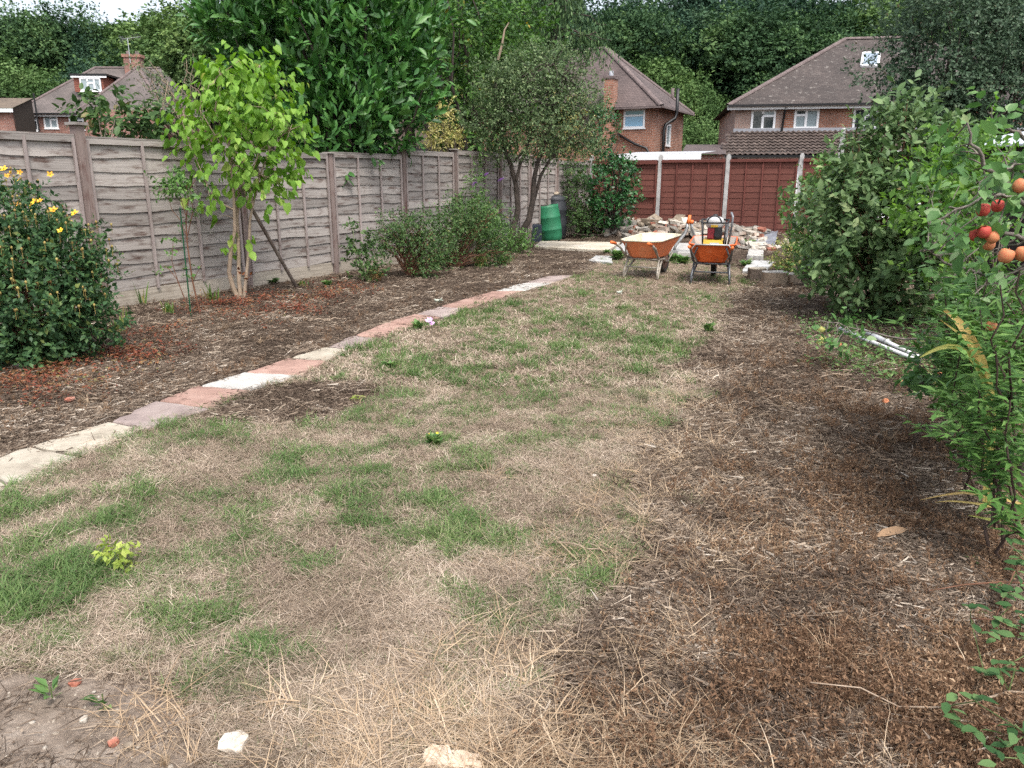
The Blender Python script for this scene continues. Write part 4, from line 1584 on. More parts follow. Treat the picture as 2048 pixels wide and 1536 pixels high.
def big_tree(name, label, cat, base, H, Rr, kind, r, nl=4200, leaf=.3, group=None, trunk=True, per=5, lump=.2, nbl=22):
    t = thing(name, label, cat, base, group)
    base = np.asarray(base, float)
    ctr = base + [0, 0, H * .58]
    bl = [(*ctr, Rr * .8, Rr * .8, H * .36)]
    for k in range(nbl):
        d = unit(r.normal(0, 1, 3))
        d[2] = abs(d[2]) * .9 - .25
        f = r.uniform(.6, .95)
        s = r.uniform(.2, .42) * Rr
        bl.append((*(ctr + d * [Rr, Rr, H * .42] * f), s, s, s * .8))
    P, N = sample_blobs(bl, nl, r, .45, lump, r.integers(99))
    Pos, D, Nn, S, i, tw = leaf_sprays(P, N, r, per, leaf * 1.7, leaf, .3, .6, .1, .15)
    cl = fbm(P[:, 0] * .7 + P[:, 2] * .5 + 50, P[:, 1] * .7 + P[:, 2] * .6 + 50, 7, 2)
    tn = np.clip(.05 + .4 * r.random(len(Pos)) + .15 * np.repeat(r.random(len(P)), per) + 1.2 * (np.repeat(cl, per) - .4), 0, 1)
    foliage(t, Pos, D, Nn, S, 'quad', M_WOODL[kind], r, tn, name='crown')
    if trunk:
        mb = MB()
        mb.tube(limb_path(base + [0, 0, -.3], ctr + [0, 0, H * .2], r, 7, 0), np.linspace(.05 * Rr + .12, .05, 7), 9, False)
        for k in range(7):
            s = base + (ctr - base) * r.uniform(.45, 1.0)
            mb.tube(limb_path(s, np.array(bl[1 + k][:3]), r, 5, .05), np.linspace(.1, .03, 5), 5, False)
        part('trunk', mb, M_BARKD, t, True)
    return t


rw = np.random.default_rng(5)
PROTO = []
first = [(0, 10.5, 4.2), (1, 9, 3.8), (2, 11, 4.4), (3, 7.5, 3.2), (1, 10.5, 4.4)]
spots = []                                   # px, distance, height over its foot, kind index, region
for px, Y, h, k in [(-60, 72, 12.5, 1), (60, 76, 12.2, 1), (120, 68, 12, 0), (165, 70, 12.4, 0), (225, 70, 11.0, 2), (300, 76, 10.5, 1), (370, 72, 12, 1), (20, 62, 9, 1), (95, 60, 8, 3), (-110, 60, 9.5, 1), (300, 64, 9, 0), (210, 61, 8, 2), (430, 66, 13, 4), (520, 72, 14, 0), (620, 70, 14.5, 4)]:
    spots.append((px, Y, h, k, 'behind the house with the dormer'))
for px, Y, h, k in [(720, 72, 15, 2), (820, 70, 15, 0), (900, 74, 15.5, 1), (980, 70, 15, 0), (1060, 76, 16, 2), (1150, 66, 14, 2), (1230, 64, 13.2, 0), (1290, 60, 9.4, 1), (1330, 72, 15.5, 2)]:
    spots.append((px, Y, h, k, 'behind the middle house'))
for px, Y, h, k in [(1300, 50, 5.4, 3), (1390, 48, 5.2, 3), (1440, 49, 4.3, 3), (1370, 56, 7.5, 1)]:
    spots.append((px, Y, h, k, 'in the gap between the two right houses'))
for px, Y, h, k in [(1420, 66, 13.5, 2), (1510, 62, 13, 0), (1480, 74, 16, 2), (1590, 70, 15, 2), (1640, 60, 12.5, 0), (1700, 66, 14, 1), (1780, 62, 13.5, 1), (1870, 66, 14.5, 0), (1960, 62, 14, 2), (2080, 66, 14, 0), (1560, 54, 8, 0)]:
    spots.append((px, Y, h, k, 'above the roof of the right house'))
KN = ['dark green', 'mid green', 'blue green', 'light green', 'mid green']
for k, (kd, h, Rr) in enumerate(first):
    PROTO.append(big_tree('woodland_tree', '', 'tree', (0, 0, 0), h, Rr, kd, rw, 8600 if k != 3 else 7000, .19 if k != 3 else .15))
used, done = set(), []
WHERE = ['tall one cut by the left frame edge', 'far one above the left edge roof', 'just left of the dormer', 'right above the dormer', 'left of the chimney with the aerial', 'far one right of the chimney aerial', 'behind the top of the heart leaved tree', 'low one above the roof at the left edge', 'low one left of the dormer', 'low one at the left frame edge', 'near one right of the chimney', 'low one behind the dormer ridge', 'between the heart leaved tree and the laurel', 'behind the left half of the laurel', 'behind the laurel top',
         'behind the right half of the laurel', 'behind the right edge of the laurel', 'behind the bright yellowing tree', 'behind the bare pale branch', 'far one behind the weeping conifer', 'right of the weeping conifer', 'just above the middle house ridge', 'low one right of the middle house ridge', 'far one right of the middle house ridge',
         'beside the soil pipe of the middle house', 'in the middle of the gap between the houses', 'beside the hip of the right house', 'tallest in the gap between the houses',
         'above the left eave of the right house', 'above the left hip of the right house', 'far one above the left hip', 'far one left of the right house ridge', 'near one left of the ridge end', 'above the ridge end of the right house', 'above the skylight', 'behind the left side of the rowan', 'behind the rowan top', 'at the right frame edge behind the rowan', 'low one behind the right house hip']
for px, Y, h, k, reg in spots:
    p0, hh, Rr = PROTO[k], first[k][1], first[k][2]
    o = p0 if k not in used else copy_tree(p0)
    used.add(k)
    pos = PY(px, 355, Y)
    zf = gz1(pos)
    s = h / hh * (1.07 if px < 500 else 1.0)
    o.location = (pos[0], pos[1], zf - .2)
    sx = s * rw.uniform(.95, 1.25)
    o.scale = (sx, sx, s)
    o.rotation_euler = (0, 0, rw.uniform(0, 6.28))
    tag(o, '%s tree of the wooded hill, %s' % (KN[k], WHERE[len(done)]), 'tree', 'woodland trees ' + reg)
    done.append(o)
for k in range(len(PROTO)):
    if k not in used:
        PROTO[k].location = PY(560, 355, 80)

# ---- weeping conifer above the middle house
rc_ = np.random.default_rng(31)
M_CONIF = leaf_mat('conifer_spray', [(0, (.03, .065, .03)), (.5, (.06, .115, .045)), (1, (.11, .18, .065))], .6, .1)
cb = PY(1105, 200, 30)
con = thing('weeping_conifer', 'dark weeping conifer with hanging sprays left of the middle house roof', 'tree', (cb[0], cb[1], 0))
part('trunk', MB().tube([[cb[0], cb[1], 0], [cb[0] + .05, cb[1], 5], [cb[0], cb[1], 9.5]], [.28, .2, .05], 9), M_BARKD, con, True)
Pl, Dl, Sl, mb = [], [], [], MB()
for k in range(46):
    z = rc_.uniform(4.6, 9.2)
    a = rc_.uniform(0, 6.28)
    L = rc_.uniform(1.2, 2.5) * (1.15 - (z - 4.6) / 9)
    tip = np.array([cb[0] + math.cos(a) * L, cb[1] + math.sin(a) * L, z - rc_.uniform(.1, .5)])
    bp = limb_path([cb[0], cb[1], z], tip, rc_, 7, .1)
    mb.tube(bp, np.linspace(.05, .012, 7), 4, False)
    for j in range(26):
        f = rc_.uniform(.25, 1)
        q = bp[0] + (tip - bp[0]) * f + rc_.normal(0, .1, 3)
        q[2] += math.sin(f * PI) * .1 * L
        ln = rc_.uniform(.4, 1.1)
        for i in range(8):
            Pl.append(q + [rc_.normal(0, .05), rc_.normal(0, .05), -ln * i / 8])
            Dl.append(unit(np.array([rc_.normal(0, .35), rc_.normal(0, .35), -1])))
            Sl.append(rc_.uniform(.14, .26))
part('limb', mb, M_BARKD, con, True, kind='stuff')
Pl, Dl, Sl = np.array(Pl), np.array(Dl), np.array(Sl)
foliage(con, Pl, Dl, unit(rc_.normal(0, 1, Pl.shape)), Sl, 'narrow', M_CONIF, rc_, name='crown', W=1.3)

# ---- shrubs and trees round the garden
PAL = {
    'laurel': [(0, (.022, .075, .02)), (.4, (.045, .135, .03)), (.8, (.08, .2, .042)), (1, (.14, .28, .06))],
    'heart': [(0, (.085, .19, .03)), (.45, (.16, .31, .045)), (.85, (.26, .42, .08)), (.96, (.38, .47, .13)), (1, (.3, .2, .08))],
    'bright': [(0, (.028, .075, .016)), (.5, (.06, .14, .028)), (.93, (.11, .2, .04)), (.97, (.34, .27, .05)), (1, (.4, .25, .06))],
    'gold': [(0, (.2, .24, .05)), (.3, (.45, .42, .14)), (1, (.66, .6, .3))],
    'greygreen': [(0, (.05, .085, .036)), (.5, (.1, .155, .066)), (.9, (.16, .225, .1)), (1, (.24, .29, .14))],
    'holly': [(0, (.012, .045, .016)), (.5, (.025, .095, .026)), (1, (.06, .17, .045))],
    'hyper': [(0, (.022, .055, .024)), (.5, (.046, .1, .04)), (.85, (.08, .15, .05)), (.96, (.19, .22, .06)), (1, (.24, .12, .04))],
    'cherry': [(0, (.045, .09, .036)), (.45, (.1, .17, .066)), (.85, (.17, .25, .105)), (.95, (.25, .31, .145)), (1, (.3, .2, .1))],
    'lime': [(0, (.06, .13, .025)), (.5, (.12, .24, .045)), (1, (.22, .36, .08))],
    'apple': [(0, (.05, .12, .035)), (.5, (.1, .21, .065)), (.85, (.17, .29, .11)), (1, (.3, .4, .22))],
    'rowan': [(0, (.035, .068, .04)), (.5, (.072, .12, .07)), (.92, (.115, .17, .1)), (1, (.17, .11, .07))],
    'varieg': [(0, (.06, .12, .03)), (.45, (.16, .22, .06)), (.75, (.42, .4, .12)), (1, (.6, .54, .2))],
    'border': [(0, (.03, .065, .022)), (.5, (.065, .125, .04)), (.88, (.11, .18, .06)), (1, (.24, .12, .06))],
    'willowy': [(0, (.05, .12, .03)), (.5, (.1, .2, .05)), (1, (.17, .29, .085))],
    'deadbrown': [(0, (.09, .055, .03)), (.5, (.17, .105, .06)), (1, (.28, .19, .11))],
}
ML = {}
for k, v in PAL.items():
    ML[k] = leaf_mat('leaf_' + k, v, {'laurel': .4, 'holly': .33, 'heart': .5}.get(k, .45), {'heart': .4, 'laurel': .12, 'holly': .1, 'apple': .3, 'lime': .35}.get(k, .22), {'laurel': .35, 'holly': .4}.get(k, .2))


def bush(name, label, cat, base, blobs, pal, n, per=5, L=.15, size=.06, kind='mid', nst=18, sr=(.012, .004), bark=None, seed=1, split=False, shell=.5, lump=.18, out=.6, up=.25, droop=0., flat=.6, spread=.7, group=None, stem_name='stem', W=1.0, top_tint=0.0):
    r = np.random.default_rng(seed)
    t = thing(name, label, cat, base, group)
    P, N = sample_blobs(blobs, n, r, shell, lump, seed)
    P[:, 2] = np.maximum(P[:, 2], base[2] + .04)
    Pos, D, Nn, S, i, tw = leaf_sprays(P, N, r, per, L, size, .25, out, up, droop, spread, flat)
    Pos[:, 2] = np.maximum(Pos[:, 2], base[2] + .02)
    tn = np.clip(.65 * r.random(len(Pos)) + .35 * np.repeat(r.random(len(P)), per), 0, 1)
    if top_tint:
        tn = np.clip(tn + top_tint * (i % 7 == 0), 0, 1)
    foliage(t, Pos, D, Nn, S, kind, ML[pal], r, tn, split, W=W)
    if nst:
        stems(t, np.asarray(base, float), P, r, nst, bark or M_BARK, sr[0], sr[1], stem_name, .08)
    return t, P, N, r


# yellow flowered bush on the left
b0 = np.array([-3.95, 6.35, 0.])
hy, hP, hN, hr = bush('flowering_shrub', 'dense dark green shrub with yellow flowers at the left edge', 'shrub', b0,
                      [(-4.25, 6.45, .62, .78, .7, .62), (-4.4, 6.5, 1.02, .6, .6, .48), (-3.88, 6.3, .5, .5, .45, .46), (-4.15, 6.3, .35, .7, .6, .35), (-3.82, 6.45, .85, .34, .36, .36)],
                      'hyper', 3400, 8, .12, .047, 'mid', 60, (.009, .003), M_TWIGR, 3, True, .45, .2, .6, .35, flat=.7)
M_YEL = flat_mat('yellow_petal', (.72, .46, .02), .5)
M_YELO = flat_mat('orange_yellow_petal', (.66, .33, .02), .5)
M_ORANGE = flat_mat('orange_stamen', (.55, .2, .02), .6)
M_SEED = noise_mat('seed_head', [(.3, (.16, .08, .03)), (.7, (.38, .32, .1))], 8, .7, 0, vary=.4)


def flower(parent, p, d, R_, mat=M_YEL, mid_=M_ORANGE, n=5):
    r = np.random.default_rng(int(abs(p[0] * 1000 + p[2] * 777)))
    d = unit(np.asarray(d, float))
    u = unit(np.cross(d, (.3, .9, .2)))
    v = np.cross(d, u)
    mb = MB()
    for k in range(n):
        a = k / n * 2 * PI + r.uniform(0, .3)
        w = u * math.cos(a) + v * math.sin(a)
        s = np.cross(d, w)
        cup = .35 + r.uniform(-.1, .15)
        mb.add([p, p + (w * .55 - s * .32 + d * cup * .5) * R_, p + (w * 1.0 - s * .12 + d * cup) * R_, p + (w * 1.0 + s * .16 + d * cup) * R_, p + (w * .55 + s * .34 + d * cup * .5) * R_], [(0, 1, 2), (0, 2, 3), (0, 3, 4)])
    f = part('flower', mb, mat, parent, True)
    c = MB()
    c.lathe([(.001, .3 * R_), (.2 * R_, .22 * R_), (.22 * R_, .05 * R_), (.05, 0)] if False else [(.001, .35 * R_), (.2 * R_, .25 * R_), (.14 * R_, .02 * R_)], 7, np.stack([u, v, d], 1), p)
    part('stamen', c, mid_, f, True)


for px, py, sz in [(22, 347, .045), (40, 345, .03), (100, 349, .035), (36, 408, .03), (70, 404, .045), (80, 402, .035), (107, 420, .045), (100, 350, .03), (150, 427, .045), (121, 461, .035), (38, 360, .025), (14, 352, .03), (62, 412, .03), (8, 338, .04)]:
    flower(hy, PY(px, py, 5.95 + hr.uniform(-.15, .1)), (hr.normal(0, .5), -.7, hr.uniform(.2, 1)), sz * .7, M_YEL if hr.random() < .6 else M_YELO)
Q = hP[hr.choice(len(hP), 900)] + hN[hr.integers(0, 1, 900)] * .02
mb = MB()
for q in Q:
    if q[2] < .5:
        continue
    q = q + unit(q - np.array([-4.0, 6.5, .5])) * hr.uniform(.05, .16)
    mb.lathe([(.001, .016), (.01, .008), (.008, -.007), (.001, -.01)], 5, None, q)
    mb.tube([q + [0, 0, -.07], q], .0022, 3, False)
part('seed_head', mb, M_SEED, hy, True, kind='stuff')

# light green heart leaved tree
tb = G(475, 598)
tr = np.random.default_rng(8)
tree = thing('heart_leaved_tree', 'small tree with light green heart shaped drooping leaves before the grey fence', 'tree', (tb[0], tb[1], 0))
Yt = tb[1]


def q3(px, py, dy=0.0):
    return PY(px, py, Yt + dy)


TR = [([(478, 602), (466, 575), (458, 545), (462, 500), (470, 460), (468, 400), (462, 330), (455, 250), (470, 170)], .034, 0),
      ([(482, 600), (478, 560), (477, 500), (474, 440), (480, 360), (490, 280), (500, 190), (520, 130)], .03, .12),
      ([(488, 600), (492, 560), (498, 500), (500, 440), (508, 400), (520, 350), (540, 300), (560, 240)], .024, .05),
      ([(501, 415), (485, 370), (470, 330), (430, 270), (400, 220)], .016, 0),
      ([(505, 410), (498, 360), (520, 300), (580, 260), (605, 250)], .013, -.1),
      ([(468, 420), (430, 400), (410, 360), (380, 290), (360, 230)], .012, -.15),
      ([(500, 300), (540, 230), (560, 190)], .01, .2), ([(460, 300), (430, 220), (440, 150), (480, 120)], .011, -.2)]
tsrc = []
for k, (pp, r0, dy) in enumerate(TR):
    P_ = np.array([q3(a, b, dy * min(1, j / 3)) for j, (a, b) in enumerate(pp)])
    P_[0, 2] = min(P_[0, 2], 0) if pp[0][1] > 590 else P_[0, 2]
    part('trunk' if k < 3 else 'limb', MB().tube(P_, np.linspace(r0, r0 * .3, len(P_)), 8, False), M_BARKP, tree, True)
    tsrc += list(P_[2:])
tsrc = np.array(tsrc)
heart_bl = [(*q3(475, 215), .56, .6, .5), (*q3(560, 265), .36, .45, .48), (*q3(400, 260), .32, .42, .42), (*q3(490, 330), .6, .55, .42), (*q3(450, 150), .35, .35, .3), (*q3(530, 170), .4, .4, .35), (*q3(540, 340), .4, .4, .3)]
P, N = sample_blobs(heart_bl, 430, tr, .85, .2, 4)
low = np.array([q3(a, b, tr.uniform(-.1, .1)) for a, b in [(400, 390), (420, 410), (440, 380), (460, 470), (440, 500), (505, 470), (470, 465), (535, 400), (545, 410), (520, 380), (400, 400), (430, 430), (495, 480), (555, 395), (445, 495), (590, 340), (575, 360), (615, 260), (610, 290), (500, 110), (475, 105), (540, 120), (555, 160), (585, 165)]])
P = np.vstack([P, low])
N = np.vstack([N, unit(low - q3(480, 300))])
Pos, D, Nn, S, i, tw = leaf_sprays(P, N, tr, 4, .18, .084, .3, .5, .0, .0, .5)
D = unit(D * .6 + np.array([0, 0, -.75]))
Nn = unit(unit(EYE - Pos) * .1 + N[i] * .6 + tr.normal(0, .7, D.shape) + [0, 0, .5])
foliage(tree, Pos, D, Nn, S, 'heart', ML['heart'], tr, np.clip(.55 * tr.random(len(Pos)) + .45 * np.repeat(tr.random(len(P)), 4), 0, 1), True)
stems(tree, None, P, tr, 110, M_BARKP, .006, .002, 'twig', .05, tsrc, 4, 'stuff')
# dead leaves caught between the trunks
mb = MB()
for k in range(9):
    c = q3(488 + tr.normal(0, 9), 552 + tr.normal(0, 6), -.05)
    mb.add(*[leaves_geo('mid', c[None], tr.normal(0, 1, (1, 3)), tr.normal(0, 1, (1, 3)), np.array([.07]))[j] for j in (0, 1)])
part('dead_leaf', mb, flat_mat('dead_leaf_brown', (.2, .075, .03), .8), tree, kind='stuff')
# leaning timber prop
pa, pb = G(597, 575), q3(478, 372, -.05)
mb = MB()
mb.tube([pa + [0, 0, -.05], pb], .024, 8)
solo('timber_prop', mb, M_BARK, (pa[0], pa[1], 0), 'leaning round timber prop holding the light green tree', 'prop')
# rose with its green stake
rb = G(395, 632)
rr = np.random.default_rng(17)
rose = thing('rose_bush', 'thin leggy rose with dark stems tied to a green stake', 'rose', (rb[0], rb[1], 0))


def q4(px, py, dy=0):
    return PY(px, py, rb[1] + dy)


rs = []
for pp, r0 in (([(400, 634), (396, 600), (386, 560), (380, 520), (375, 480), (372, 440), (376, 400), (372, 370)], .011), ([(380, 630), (366, 590), (355, 560), (340, 540), (328, 530)], .006), ([(366, 590), (350, 545), (345, 520), (346, 480)], .005), ([(386, 560), (395, 545), (405, 530)], .005),
               ([(376, 478), (360, 440), (345, 420), (335, 395)], .005), ([(375, 470), (385, 420), (380, 380), (392, 360)], .006), ([(374, 440), (362, 400), (352, 370)], .005)):
    P_ = np.array([q4(a, b) for a, b in pp]) + rr.normal(0, .006, (len(pp), 3))
    part('stem', MB().tube(P_, np.linspace(r0, r0 * .5, len(P_)), 6, False), M_TWIGR, rose, True)
    rs.append(P_)
P = np.array([q4(355 + rr.normal(0, 20), 372 + rr.normal(0, 14), rr.normal(0, .1)) for k in range(95)] + [q4(a + rr.normal(0, 6), b + rr.normal(0, 6)) for a, b in ((375, 540), (380, 545), (345, 510), (330, 535), (350, 460), (400, 420), (395, 435), (345, 475)) for _ in range(3)])
Pos, D, Nn, S, i, tw = leaf_sprays(P, unit(rr.normal(0, 1, P.shape)), rr, 6, .09, .045, .25, .5, .1, .2)
foliage(rose, Pos, D, Nn, S, 'mid', ML['willowy'], rr)
sa, sb = q4(382, 634), q4(360, 415)
solo('plant_stake', MB().tube([sa + [0, 0, -.05], sb], .008, 6), flat_mat('green_coated_stake', (.01, .07, .03), .5), (sa[0], sa[1], 0), 'thin dark green coated stake beside the rose', 'stake')

# cherry laurel hanging over the fence
fp = on_plane(735, 310, FA, HD)
lb = np.array([-3.2, 14.1, 0.])
bush('cherry_laurel', 'big glossy cherry laurel hanging over the middle of the grey fence', 'shrub', lb,
     [(-3.2, 14.2, 3.4, 1.6, 1.4, 1.5), (-2.5, 14.1, 2.7, 1.0, .95, .9), (-2.35, 14.2, 3.9, 1.05, 1.0, .95), (-4.35, 14.0, 4.0, .75, .7, .7), (-3.2, 13.9, 4.6, 1.2, 1.2, .9), (-2.75, 13.4, 2.25, .75, .75, .5), (-4.75, 13.9, 3.9, .3, .35, .4)],
     'laurel', 1700, 10, .42, .165, 'laurel', 40, (.05, .008), M_BARKD, 21, True, .5, .16, .7, .6, -.12, .4, .5)
# leafy shrub and lichened branch in front of the left house
vb = on_plane(250, 300, FA, HD) - FNRM * 1.0
bush('leafy_shrub', 'leafy green shrub showing above the fence below the dormer house', 'shrub', (vb[0], vb[1], 0),
     [(*PY(235, 250, 11.2), .55, .4, .3), (*PY(180, 225, 11.2), .2, .2, .25), (*PY(300, 262, 11.2), .4, .4, .28), (*PY(225, 205, 11.2), .2, .2, .2)], 'border', 150, 6, .18, .11, 'oval', 14, (.015, .004), M_BARK, 23, True, .7, .2, .6, .2, .35, top_tint=0)
lr = np.random.default_rng(77)
vb2 = PY(420, 240, 13.5)
t = thing('lichened_shrub', 'sparse arching shrub with pale lichened twigs left of the laurel', 'shrub', (vb2[0], vb2[1], 0))
mb, Pl = MB(), []
for k in range(26):
    e = PY(lr.uniform(240, 420), lr.uniform(105, 240), 13.5 + lr.normal(0, .3))
    s = PY(lr.uniform(360, 430), 330, 13.5)
    bp = limb_path(s, e, lr, 9, .16)
    mb.tube(bp, np.linspace(.018, .004, 9), 4, False)
    Pl += [bp[j] + lr.normal(0, .05, 3) for j in range(3, 9) for _ in range(4)]
mb.tube(limb_path([vb2[0], vb2[1], 0], PY(400, 330, 13.5), lr, 5, 0), .04, 6)
part('branch', mb, M_BARKP, t, True)
Pl = np.array(Pl)
Pos, D, Nn, S, i, tw = leaf_sprays(Pl, unit(lr.normal(0, 1, Pl.shape)), lr, 4, .1, .04, .3)
foliage(t, Pos, D, Nn, S, 'mid', ML['greygreen'], lr)

# tall broadleaf right of the laurel
bp_ = PY(930, 340, 20.5)
bush('broadleaf_tree', 'bright green broadleaf tree with yellowing leaves right of the laurel', 'tree', (bp_[0], bp_[1], 0),
     [(*PY(900, 120, 20.5), 1.7, 1.4, 1.7), (*PY(1000, 140, 20.8), 1.3, 1.2, 1.5), (*PY(940, 30, 20.5), 1.7, 1.3, 1.3), (*PY(860, 30, 20.2), 1.2, 1.2, 1.0), (*PY(960, 250, 20.8), 1.4, 1.2, .8), (*PY(1040, 60, 21), .9, .9, 1.0), (*PY(890, 240, 20.3), .9, .9, .8)], 'bright', 2000, 6, .28, .12, 'mid', 34, (.07, .01), M_BARKD, 25, False, .6, .22, .55, .1, .25, stem_name='branch')
# golden variegated shrub
gb = PY(885, 300, 15.9)
bush('golden_shrub', 'cream and gold variegated shrub showing just above the fence', 'shrub', (gb[0], gb[1], 0),
     [(*PY(885, 270, 15.9), .38, .35, .4), (*PY(890, 225, 15.9), .2, .2, .3), (*PY(868, 285, 15.9), .25, .25, .25), (*PY(910, 280, 15.9), .22, .25, .25)], 'gold', 330, 6, .1, .045, 'mid', 10, (.02, .005), M_BARK, 27, shell=.8)
gb2 = PY(965, 190, 22.4)
bush('golden_shrub', 'yellow leaved tree glimpsed behind the forked grey green tree', 'shrub', (gb2[0], gb2[1], 0),
     [(*PY(960, 200, 22.4), .5, .4, .6), (*PY(1130, 250, 22.4), 1.0, .5, .9)], 'gold', 240, 6, .2, .09, 'mid', 8, (.03, .01), M_BARK, 28, shell=.9)

# forked small leaved tree inside the garden
fb = np.array([*PY(1020, 470, 16.1)[:2], 0.])
ft = thing('forked_tree', 'forked tree with fine grey green leaves beside the water butts', 'tree', (fb[0], fb[1], 0))
fr_ = np.random.default_rng(41)


def q5(px, py, dy=0):
    return PY(px, py, 16.1 + dy)


fs = []
for k, (pp, r0, dy) in enumerate((([(1018, 505), (1024, 470), (1036, 420), (1032, 370), (1022, 330), (1010, 300), (1000, 250), (990, 180)], .075, .1), ([(1022, 505), (1040, 470), (1058, 440), (1066, 400), (1068, 360), (1074, 330), (1090, 280), (1110, 220), (1125, 150)], .08, -.1),
                                  ([(1033, 360), (1040, 330), (1055, 290), (1060, 230), (1055, 150)], .035, .2), ([(1068, 400), (1082, 350), (1100, 320), (1140, 280), (1175, 240)], .04, -.2), ([(1022, 330), (1000, 290), (960, 250), (945, 220)], .03, .1), ([(1090, 280), (1100, 220), (1090, 120)], .03, .2), ([(1030, 320), (1050, 300), (1080, 240), (1110, 130)], .03, -.3))):
    P_ = np.array([q5(a, b, dy * j / 4) for j, (a, b) in enumerate(pp)])
    if k < 2:
        P_[0, 2] = -.05
    part('trunk' if k < 2 else 'limb', MB().tube(P_, np.linspace(r0, r0 * .25, len(P_)), 9, False), M_BARKD, ft, True)
    fs += list(P_[3:])
P, N = sample_blobs([(*q5(1060, 205), 1.25, 1.1, 1.0), (*q5(1120, 250), .85, .9, .7), (*q5(990, 240), .7, .8, .6), (*q5(1090, 130), .8, .7, .5), (*q5(1150, 190), .6, .6, .6), (*q5(1010, 160), .6, .6, .5), (*q5(1170, 290), .35, .4, .35), (*q5(1090, 300), .5, .5, .25), (*q5(1000, 300), .4, .4, .25)], 4700, fr_, .8, .22, 6)
Pos, D, Nn, S, i, tw = leaf_sprays(P, N, fr_, 6, .16, .05, .25, .55, .15, .1)
foliage(ft, Pos, D, Nn, S, 'mid', ML['greygreen'], fr_, name='crown')
stems(ft, None, P, fr_, 220, M_BARKD, .012, .003, 'twig', .08, np.array(fs), 4, 'stuff')
# bare pale branch rising behind it
solo('bare_branch', MB().tube([PY(996, 120, 18.8), PY(1004, 90, 18.8), PY(1009, 60, 18.8), PY(1018, 45, 18.8)], [.03, .028, .02, .012], 6), M_BARKP, tuple(PY(996, 120, 18.8)), 'bare pale branch rising above the forked tree', 'branch')

# dark holly like bush against the back fence, and the looser shrub beside it
hb0 = PY(1222, 440, 19.6)
bush('holly_bush', 'dense glossy dark green bush in front of the red fence corner', 'shrub', (hb0[0], hb0[1], .1),
     [(*PY(1222, 375, 19.6), .62, .55, .75), (*PY(1225, 420, 19.5), .5, .5, .4), (*PY(1205, 260, 20.0), .38, .4, .75), (*PY(1240, 350, 19.6), .4, .4, .5)], 'holly', 900, 7, .14, .075, 'mid', 20, (.03, .006), M_BARKD, 33, False, .5, .15, .7)
sb0 = PY(1155, 460, 20.0)
bush('loose_shrub', 'loose mid green shrub behind the green water butt', 'shrub', (sb0[0], sb0[1], 0),
     [(*PY(1160, 400, 19.9), .48, .45, .7), (*PY(1168, 440, 19.6), .4, .35, .4), (*PY(1145, 345, 20), .4, .4, .5), (*PY(1182, 445, 19.5), .3, .3, .3)], 'border', 700, 6, .15, .06, 'mid', 18, (.02, .005), M_BARK, 35, False, .7, .2)

# shrubs of the left border
rbd = np.random.default_rng(51)


def GB(px, py):
    g = G(px, py)
    return np.array([g[0], g[1], 0.])


c = GB(735, 565)
bush('nettle_clump', 'tall leafy green weed clump left of the clipped border shrub', 'weed', c, [(*(c + [0, .1, .4]), .16, .2, .42), (*(c + [-.28, .25, .5]), .06, .08, .5), (*(c + [.1, 0, .2]), .2, .2, .2)], 'border', 110, 8, .1, .06, 'mid', 16, (.006, .003), M_STEMG, 52, shell=.9, droop=.2)
c = GB(815, 560) + [0, .35, 0]
bush('border_shrub', 'rounded green border shrub with bare brown twigs below', 'shrub', c, [(*(c + [0, 0, .7]), .46, .4, .32), (*(c + [.32, .1, .5]), .36, .35, .36), (*(c + [.25, -.1, .18]), .25, .2, .2), (*(c + [-.3, 0, .55]), .3, .3, .25)], 'border', 1300, 6, .11, .036, 'mid', 130, (.006, .003), M_TWIGR, 53, shell=.7)
c = GB(905, 545) + [0, .55, 0]
bush('border_shrub', 'feathery green border shrub behind the grass clump', 'shrub', c, [(*(c + [0, 0, .76]), .44, .42, .36), (*(c + [.42, .3, .7]), .48, .4, .45), (*(c + [-.2, 0, .3]), .4, .3, .3), (*(c + [.6, .3, .25]), .4, .3, .25)], 'border', 1500, 6, .12, .042, 'mid', 120, (.006, .003), M_TWIGR, 54, shell=.8)
c = PY(958, 500, 15.7) * [1, 1, 0]
bu, bP, bN, br = bush('buddleia', 'tall thin buddleia with purple flower spikes against the grey fence', 'shrub', c, [(*PY(955, 400, 15.7), .18, .2, .75), (*PY(965, 450, 15.6), .35, .25, .4), (*PY(915, 420, 15.5), .1, .12, .4), (*PY(985, 440, 15.7), .25, .2, .35)], 'willowy', 330, 7, .16, .085, 'narrow', 16, (.012, .004), M_BARKP, 55, shell=.9, droop=.3, W=1.3)
M_PURP = flat_mat('purple_floret', (.2, .07, .32), .6)
for a, b in ((945, 370), (998, 362), (968, 352)):
    s = PY(a, b, 15.5)
    mb = MB()
    for k in range(40):
        f = br.random()
        q = s + np.array([.09 * f, 0, .1 * f - .05 * f * f]) + br.normal(0, .013 * (1.1 - f), 3)
        mb.lathe([(.001, .008), (.009, 0), (.001, -.006)], 4, None, q)
    part('flower_spike', mb, M_PURP, bu, True)
c = GB(1000, 505) + [0, -.5, 0]
bush('border_shrub', 'low loose green plants at the foot of the forked tree', 'shrub', c, [(*(c + [0, 0, .3]), .4, .35, .35), (*(c + [.45, .1, .25]), .3, .3, .3)], 'willowy', 300, 6, .12, .05, 'mid', 20, (.006, .003), M_STEMG, 56, shell=.9)


